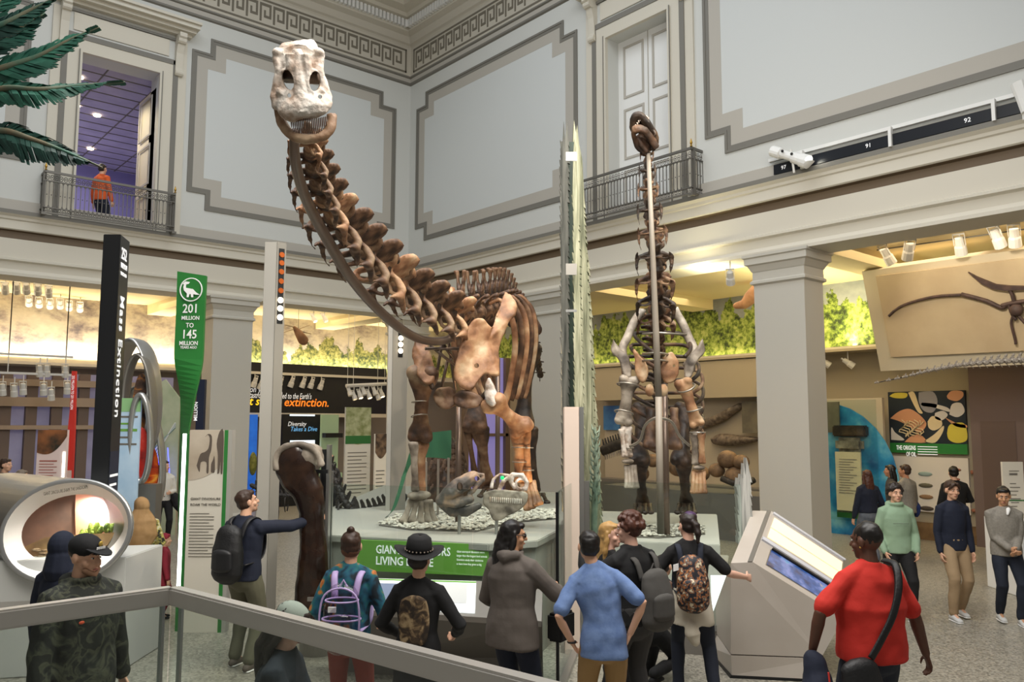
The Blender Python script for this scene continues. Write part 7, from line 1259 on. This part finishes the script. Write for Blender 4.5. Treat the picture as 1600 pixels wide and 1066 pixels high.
p.top(MATS['cloth_black'], hem=.62, puff=1.06, flare=.035, name='coat').pants(MATS['cloth_charcoal']).shoes(MATS['cloth_black']).hair('hair_dark', 'short')
w = M(); w.lathe([(.105, 0), (.103, .04), (.092, .10), (.06, .125), (.001, .12)], p.hd((0, -.012, .065)), p.HR @ V((.08, -.1, 1)), 20); w.build('hat_crown', MATS['cloth_black'], p.t, smooth=True, local=True)
w = M(); ax = (p.HR @ V((.08, -.1, 1))).normalized(); ra = ax.orthogonal().normalized(); rb = ax.cross(ra); c0 = p.hd((0, -.012, .062)); n_ = 28
rings = [[c0+(ra*cos(2*pi*j/n_)+rb*sin(2*pi*j/n_))*r+ax*(h+.028*cos(4*pi*j/n_+1)*(r-.1)/.1) for j in range(n_)] for r, h in ((.10, .0), (.15, -.004), (.195, .012), (.195, .006), (.15, -.010), (.10, -.006))]; w.add([v_ for r in rings for v_ in r], [(a_*n_+j, a_*n_+(j+1) % n_, ((a_+1) % 6)*n_+(j+1) % n_, ((a_+1) % 6)*n_+j) for a_ in range(6) for j in range(n_)]); w.build('hat_brim', MATS['cloth_black'], p.t, smooth=True, local=True)
w = M(); [w.ell(c0+(ra*cos(a_)+rb*sin(a_))*.108+ax*.018, .0065, n=6, m=4) for a_ in [2*pi*j/22 for j in range(22)]]; w.build('hat_band_beads', mat('bead', 'c8b8a8', .3, .6), p.t, local=True)
w = M(); vs = []; nx, nz = 12, 14
for j in range(nz+1):
    for i in range(nx+1): u, v_ = i/nx*2-1, j/nz*2-1; uu, vv = u*sqrt(1-v_*v_*.35), v_*sqrt(1-u*u*.35); z = 1.19+vv*.19; x = uu*.115; q_ = p.bend((x, -.147+abs(uu)**2.2*.028, z)); vs.append(q_)
w.add(vs, [(j*(nx+1)+i, j*(nx+1)+i+1, (j+1)*(nx+1)+i+1, (j+1)*(nx+1)+i) for j in range(nz) for i in range(nx)]); ob = w.build('embroidered_back', mat('embroidery', stops=[(.36, '2a2119'), (.48, '4a3a2a'), (.56, '7a6448'), (.66, 'a08a68')], rough=.8, scale=13, dist=1.2), p.t, smooth=True, local=True); sw = ob.modifiers.new('t', 'SOLIDIFY'); sw.thickness = .03; sw.offset = 0
p = Person('woman with long black hair and grey jacket looking right beside the glass corner', 801, 6.75, 32, 1.76, 1.06, skin='skin_olive', hy=46, hp=4, vox=.0075, arms={'R': (.22, .36, 1.16), 'L': (-.2, .25, 1.0)}, poles={'R': (1, -.5, -.6)})
p.top(MATS['cloth_greyjacket'], hem=.76, puff=1.18, flare=.02, name='jacket', hood=True).pants(MATS['cloth_navy'], 1.1).shoes(MATS['cloth_black']).hair('hair_black', 'long', L=.34).brows('hair_black')
for g in (-1, 1): M().ell(p.hd((g*.032, .092, .006)), (.024, .008, .018), p.HR).build('glasses_lens', 'black', p.t, smooth=True, local=True); M().tube([p.hd((g*.055, .085, .010)), p.hd((g*.08, .0, .012))], .003, 5).build('glasses_arm', 'black', p.t, local=True)
t = worn(p, 'handbag', 'black handbag on the arm of the woman with long black hair', 'handbag'); w = M(); w.box((.20, .20, .78), (.34, .44, 1.0)); w.build('bag_body', 'bag_black', t, local=True, bevel=.02); M().tube([(.27, .25, 1.0), (.26, .28, 1.14), (.25, .33, 1.15), (.27, .39, 1.0)], .010, 6).build('bag_handle', 'bag_black', t, local=True, smooth=True)
p = Person('person with short black hair, blue short-sleeved shirt and khaki trousers, hands on hips', 941, 6.35, -4, 1.74, .90, hy=-6, hp=-4, side=-9, lean=4, vox=.0075, arms={'R': (.20, -.02, .97), 'L': (-.24, .04, .90)}, poles={'R': (1, -.6, 0), 'L': (-1, -.8, 0)})
p.top(MATS['cloth_bluelinen'], hem=.80, sleeve='short', puff=1.10, flare=.02, name='shirt', disp=.014).pants(MATS['cloth_khaki'], 1.12, ankle=.075).shoes(MATS['cloth_black']).hair('hair_black', 'short'); M().tube([p.wr[0]+V((.03*cos(a_), .03*sin(a_), 0)) for a_ in [2*pi*j/12 for j in range(12)]], .008, 6, closed=True).build('wristwatch', 'black', p.t, local=True)
p = Person('young woman with blond hair and glasses, hand at her mouth, behind the curly haired person', 951, 7.5, 55, 1.66, .95, hy=60, skin='skin_pink', vox=.009, arms={'L': (.02, .20, 1.50), 'R': (.1, .22, 1.1)}, poles={'L': (-1, .2, -.8)}); p.top(MATS['cloth_black']).pants(MATS['cloth_black']).shoes(MATS['cloth_black']).hair('hair_blond', 'long').brows('hair_blond')
p = Person('person with curly dark red hair in black turtleneck and long dark trousers looking left', 988, 6.95, -30, 1.80, 1.05, hy=-42, hp=6, skin='skin_pink', vox=.0075, arms={'L': (-.26, .34, 1.42), 'R': (.2, .22, 1.1)}, poles={'L': (-.6, .2, -1)}, side=-3)
p.top(MATS['cloth_black'], hem=.86, puff=1.03, collar=.2, name='turtleneck').pants(MATS['cloth_charcoal'], 1.12, ankle=.085).shoes(MATS['cloth_black']).hair('hair_redbrown', 'curly').brows('hair_brown')
pack(p, 'soft grey backpack on the curly haired person in black', cl('bag_grey', '4c4a47'), MATS['cloth_bag_grey'], z=1.12, y=-.24, w_=.15, h=.22, dp=.085, x=.05)
p = Person('person in black crouching between the curly haired person and the one with purple hair', 1010, 8.35, 40, 1.65, 1.05, drop=.38, lean=30, vox=.010, feet=[(-.12, .2), (.14, -.15, .12)], arms={'R': (.2, .4, .8), 'L': (-.2, .4, .8)}); p.top(MATS['cloth_black']).pants(MATS['cloth_black'], 1.1).shoes(MATS['cloth_black']).hair('hair_dark')
p = Person('person with dark purple ponytail and black t-shirt reaching for the steel console', 1076, 7.75, 8, 1.72, 1.0, hy=-30, hp=6, vox=.0075, arms={'R': (.53, .22, 1.12), 'L': (-.16, .10, 1.04)}, poles={'R': (.3, -.6, -.7), 'L': (-1, -.4, 0)}, skin='skin_pink', feet=[(-.13, .12), (.2, -.05)], side=-2)
p.top(MATS['cloth_black'], hem=.98, sleeve='short', name='t_shirt').pants(MATS['cloth_darkjean'], .98).shoes(MATS['cloth_black']).hair('hair_dark', 'pony'); M().ell(p.hd((.012, -.03, .075)), (.070, .070, .058), p.HR).build('purple_hair', mat('hair_purple', '3c1f4a', .5), p.t, smooth=True, local=True)
w = M(); w.tube([V((0, 0, z)) for z in (1.06, .98, .86, .72)], [(.16, .12), (.185, .15), (.20, .165), (.205, .17)], 18, (1, 0, 0)); w.limb([V((-.02, -.16, .74)), V((-.0, -.17, .66)), V((.01, -.16, .60))], [.06, .075, .05]); w.build('tied_sweatshirt', MATS['cloth_offwhite'], p.t, vox=.012, disp=.016, sm=2, local=True)
mat('print_pack', stops=[(.36, '16161c'), (.47, '2a2a34'), (.53, 'b0703a'), (.6, '2c3444'), (.68, 'd8c8a8')], rough=.6, scale=26, detail=1); t, q = pack(p, 'busy patterned black and orange backpack on the person with the purple ponytail', MATS['print_pack'], MATS['print_pack'], z=1.15, y=-.24, w_=.15, h=.225, dp=.10, strapm=MATS['cloth_darkjean']); M().slab(q((-.17, -.27, 1.24)), (1, 0, .3), UP, .05, .06, -.01).build('key_tag', 'white', t, local=True)
# red shirt man
p = Person('large man in red t-shirt with black cross-body strap beside the sloped steel console', 1350, 5.9, -10, 1.85, 1.14, hy=-28, hp=6, skin='skin_deep', vox=.0085, arms={'R': (.41, .0, .84), 'L': (-.40, .05, .92)}, poles={'L': (-1, -.5, 0), 'R': (1, -.4, 0)}, headscale=1.06)
p.top(MATS['cloth_red'], hem=.86, sleeve='short', puff=1.02, name='t_shirt', disp=.016, dsc=6, belly=1.25).pants(MATS['cloth_darkjean'], 1.1).shoes(MATS['cloth_black']).hair('hair_black', 'buzz'); M().ell(p.hd((-.079, .002, -.035)), .007).build('earring', mat('gold', 'c8a850'), p.t, local=True)
t = worn(p, 'shoulder_bag', 'black shoulder bag with long strap on the man in the red t-shirt', 'bag'); st = crom([tuple(p.bend(a_)) for a_ in ((.13, .04, 1.49), (.14, -.08, 1.48), (.10, -.165, 1.35), (.03, -.195, 1.18), (-.07, -.20, 1.02), (-.14, -.20, .92))], 5); M().tube(st, [(.026, .007)]*len(st), 6, (.9, 0, .45)).build('strap', 'bag_black', t, smooth=True, local=True); w = M(); w.limb([V((-.22, -.19, .87)), V((-.2, -.22, .70))], [(.13, .06), (.15, .07)], 12, (1, 0, 0)); w.build('bag_body', 'bag_black', t, vox=.012, sm=2, local=True)
t = worn(p, 'folded_jacket', 'dark navy jacket with thin red stripe held by the man in red', 'jacket'); w = M(); w.limb([V((-.42, .0, .86)), V((-.42, -.05, .70)), V((-.44, -.06, .5))], [.07, .11, .10]); w.build('jacket_cloth', MATS['cloth_navy'], t, vox=.012, sm=1, disp=.02, local=True); M().tube([V((-.42, -.17, .84)), V((-.41, -.18, .66)), V((-.43, -.17, .5))], .006, 6).build('red_stripe', 'red', t, local=True)
# three walking toward the camera
ft = [(-.11, .06), (.12, -.10)]
p = Person('young man in pale green hoodie and black trousers walking toward the camera', 1395, 10.9, 182, 1.76, 1.02, hy=-2, vox=.0085, arms={'R': (.20, .12, .88), 'L': (-.20, .12, .88)}, poles={'R': (.6, -1, 0), 'L': (-.6, -1, 0)}, feet=[(-.10, .12), (.11, -.12, .10)]); p.top(MATS['cloth_sage'], puff=1.12, name='hoodie', hood=True).pants(MATS['cloth_black'], 1.05).shoes(MATS['cloth_white_shoe'], 'white').hair('hair_dark', 'curly').brows('hair_dark'); M().box((-.10, .155, 1.245), (.10, .158, 1.25)).build('chest_lettering', 'cloth_bag_grey', p.t, local=True)
p = Person('young man in black sweater, khaki trousers and white shoes walking toward the camera', 1483, 11.0, 178, 1.80, .93, vox=.0085, hp=6, arms={'R': (.21, .06, .84), 'L': (-.21, .05, .84)}, poles={'R': (.4, -1, 0), 'L': (-.4, -1, 0)}, feet=[(-.10, -.10, .10), (.12, .12)]); p.top(MATS['cloth_navy'], puff=1.06, name='sweater').pants(MATS['cloth_khaki2'], 1.05).shoes(MATS['cloth_white_shoe'], 'white').hair('hair_brown', 'short').brows('hair_brown')
for g in (-1, 1): M().limb([p.hd((g*.02, .085, .09)), p.hd((g*.05, .082, .06)), p.hd((g*.07, .05, .02))], [.02, .018, .012]).build('fringe', 'hair_brown', p.t, smooth=True, local=True)
p = Person('man in grey quarter-zip sweater and dark jeans with white shoes looking down to the left', 1563, 10.75, 192, 1.74, 1.04, skin='skin_olive', vox=.0085, hy=16, hp=14, arms={'R': (.03, .24, .98), 'L': (-.03, .25, .97)}, feet=[(-.10, .10), (.08, -.10, .10)]); p.top(MATS['cloth_heather'], puff=1.08, name='sweater').pants(MATS['cloth_darkjean'], .98).shoes(MATS['cloth_white_shoe'], 'white').hair('hair_black', 'short').brows('hair_black'); M().limb([p.bend((-.02, .1, 1.46)), p.bend((0, .125, 1.40))], [.028, .014]).build('undershirt', 'white', p.t, smooth=True, local=True)
# group at the far panel
p = Person('woman with very long brown hair in navy top and grey jeans facing the reef case', 1353, 15.2, -12, 1.70, 1.02, vox=.012, arms={'R': (.22, .2, 1.0)}); p.top(MATS['cloth_navy'], hem=.95, puff=1.12, name='jumper').pants(MATS['cloth_greyjean'], 1.1, ankle=.08).shoes(MATS['cloth_black']).hair('hair_redbrown', 'long', L=.5)
p = Person('dark haired person in dark clothes left of the man in the grey jumper', 1390, 16.3, -70, 1.74, 1.0, skin='skin_tan', vox=.013); p.top(MATS['cloth_charcoal']).pants(MATS['cloth_black']).shoes(MATS['cloth_black']).hair('hair_black', 'long', L=.2)
p = Person('man with short brown hair in grey jumper looking at the origins panel', 1413, 15.6, -28, 1.78, 1.08, vox=.012, hy=-20, skin='skin_tan'); p.top(MATS['cloth_heather'], puff=1.08).pants(MATS['cloth_darkjean']).shoes(mat('shoe_tan', '8a7460', .7)).hair('hair_brown')
t = worn(p, 'folded_jacket', 'royal blue jacket hanging from the arm of the man in the grey jumper', 'jacket'); w = M(); w.limb([V((.27, .05, 1.12)), V((.30, .02, .95)), V((.29, .02, .82))], [.04, .08, .06]); w.build('jacket_cloth', MATS['cloth_royal'], t, vox=.014, disp=.02, local=True)
p = Person('person in black directly behind the young man in the black sweater', 1488, 15.4, 10, 1.76, 1.05, vox=.013, arms={'R': (.2, .3, 1.1)}); p.top(MATS['cloth_black'], puff=1.1).pants(MATS['cloth_black']).shoes(MATS['cloth_black']).hair('hair_black')
# far left, balcony, case
p = Person('brown haired person in profile at the far left edge behind the oval display', 10, 15.6, 95, 1.86, 1.0, vox=.013); p.top(MATS['cloth_charcoal']).pants(MATS['cloth_black']).shoes(MATS['cloth_black']).hair('hair_brown')
p = Person('person with long grey blond hair at far left beside the pink info panel', 36, 14.6, 70, 1.70, 1.05, vox=.013, arms={'R': (.1, .35, 1.1)}); p.top(MATS['cloth_black'], puff=1.1).pants(MATS['cloth_black']).shoes(MATS['cloth_black']).hair(mat('hair_ash', '7d7060', .6), 'long', L=.3)
pb_ = PY(156, 330, YC+1.2); p = Person('person in orange top standing at the upper balcony door', 0, 0, 20, 1.80, 1.1, z0=ZL, vox=.013, loc=(pb_.x, YC+1.2, 0)); p.top(MATS['cloth_orange']).pants(MATS['cloth_darkjean']).shoes(MATS['cloth_black']).hair('hair_dark')
p = Person('bald man glimpsed in front of the pale green display case', 517, 18.2, 200, 1.86, 1.0, vox=.013); p.top(MATS['cloth_charcoal']).pants(MATS['cloth_black']).shoes(MATS['cloth_black'])
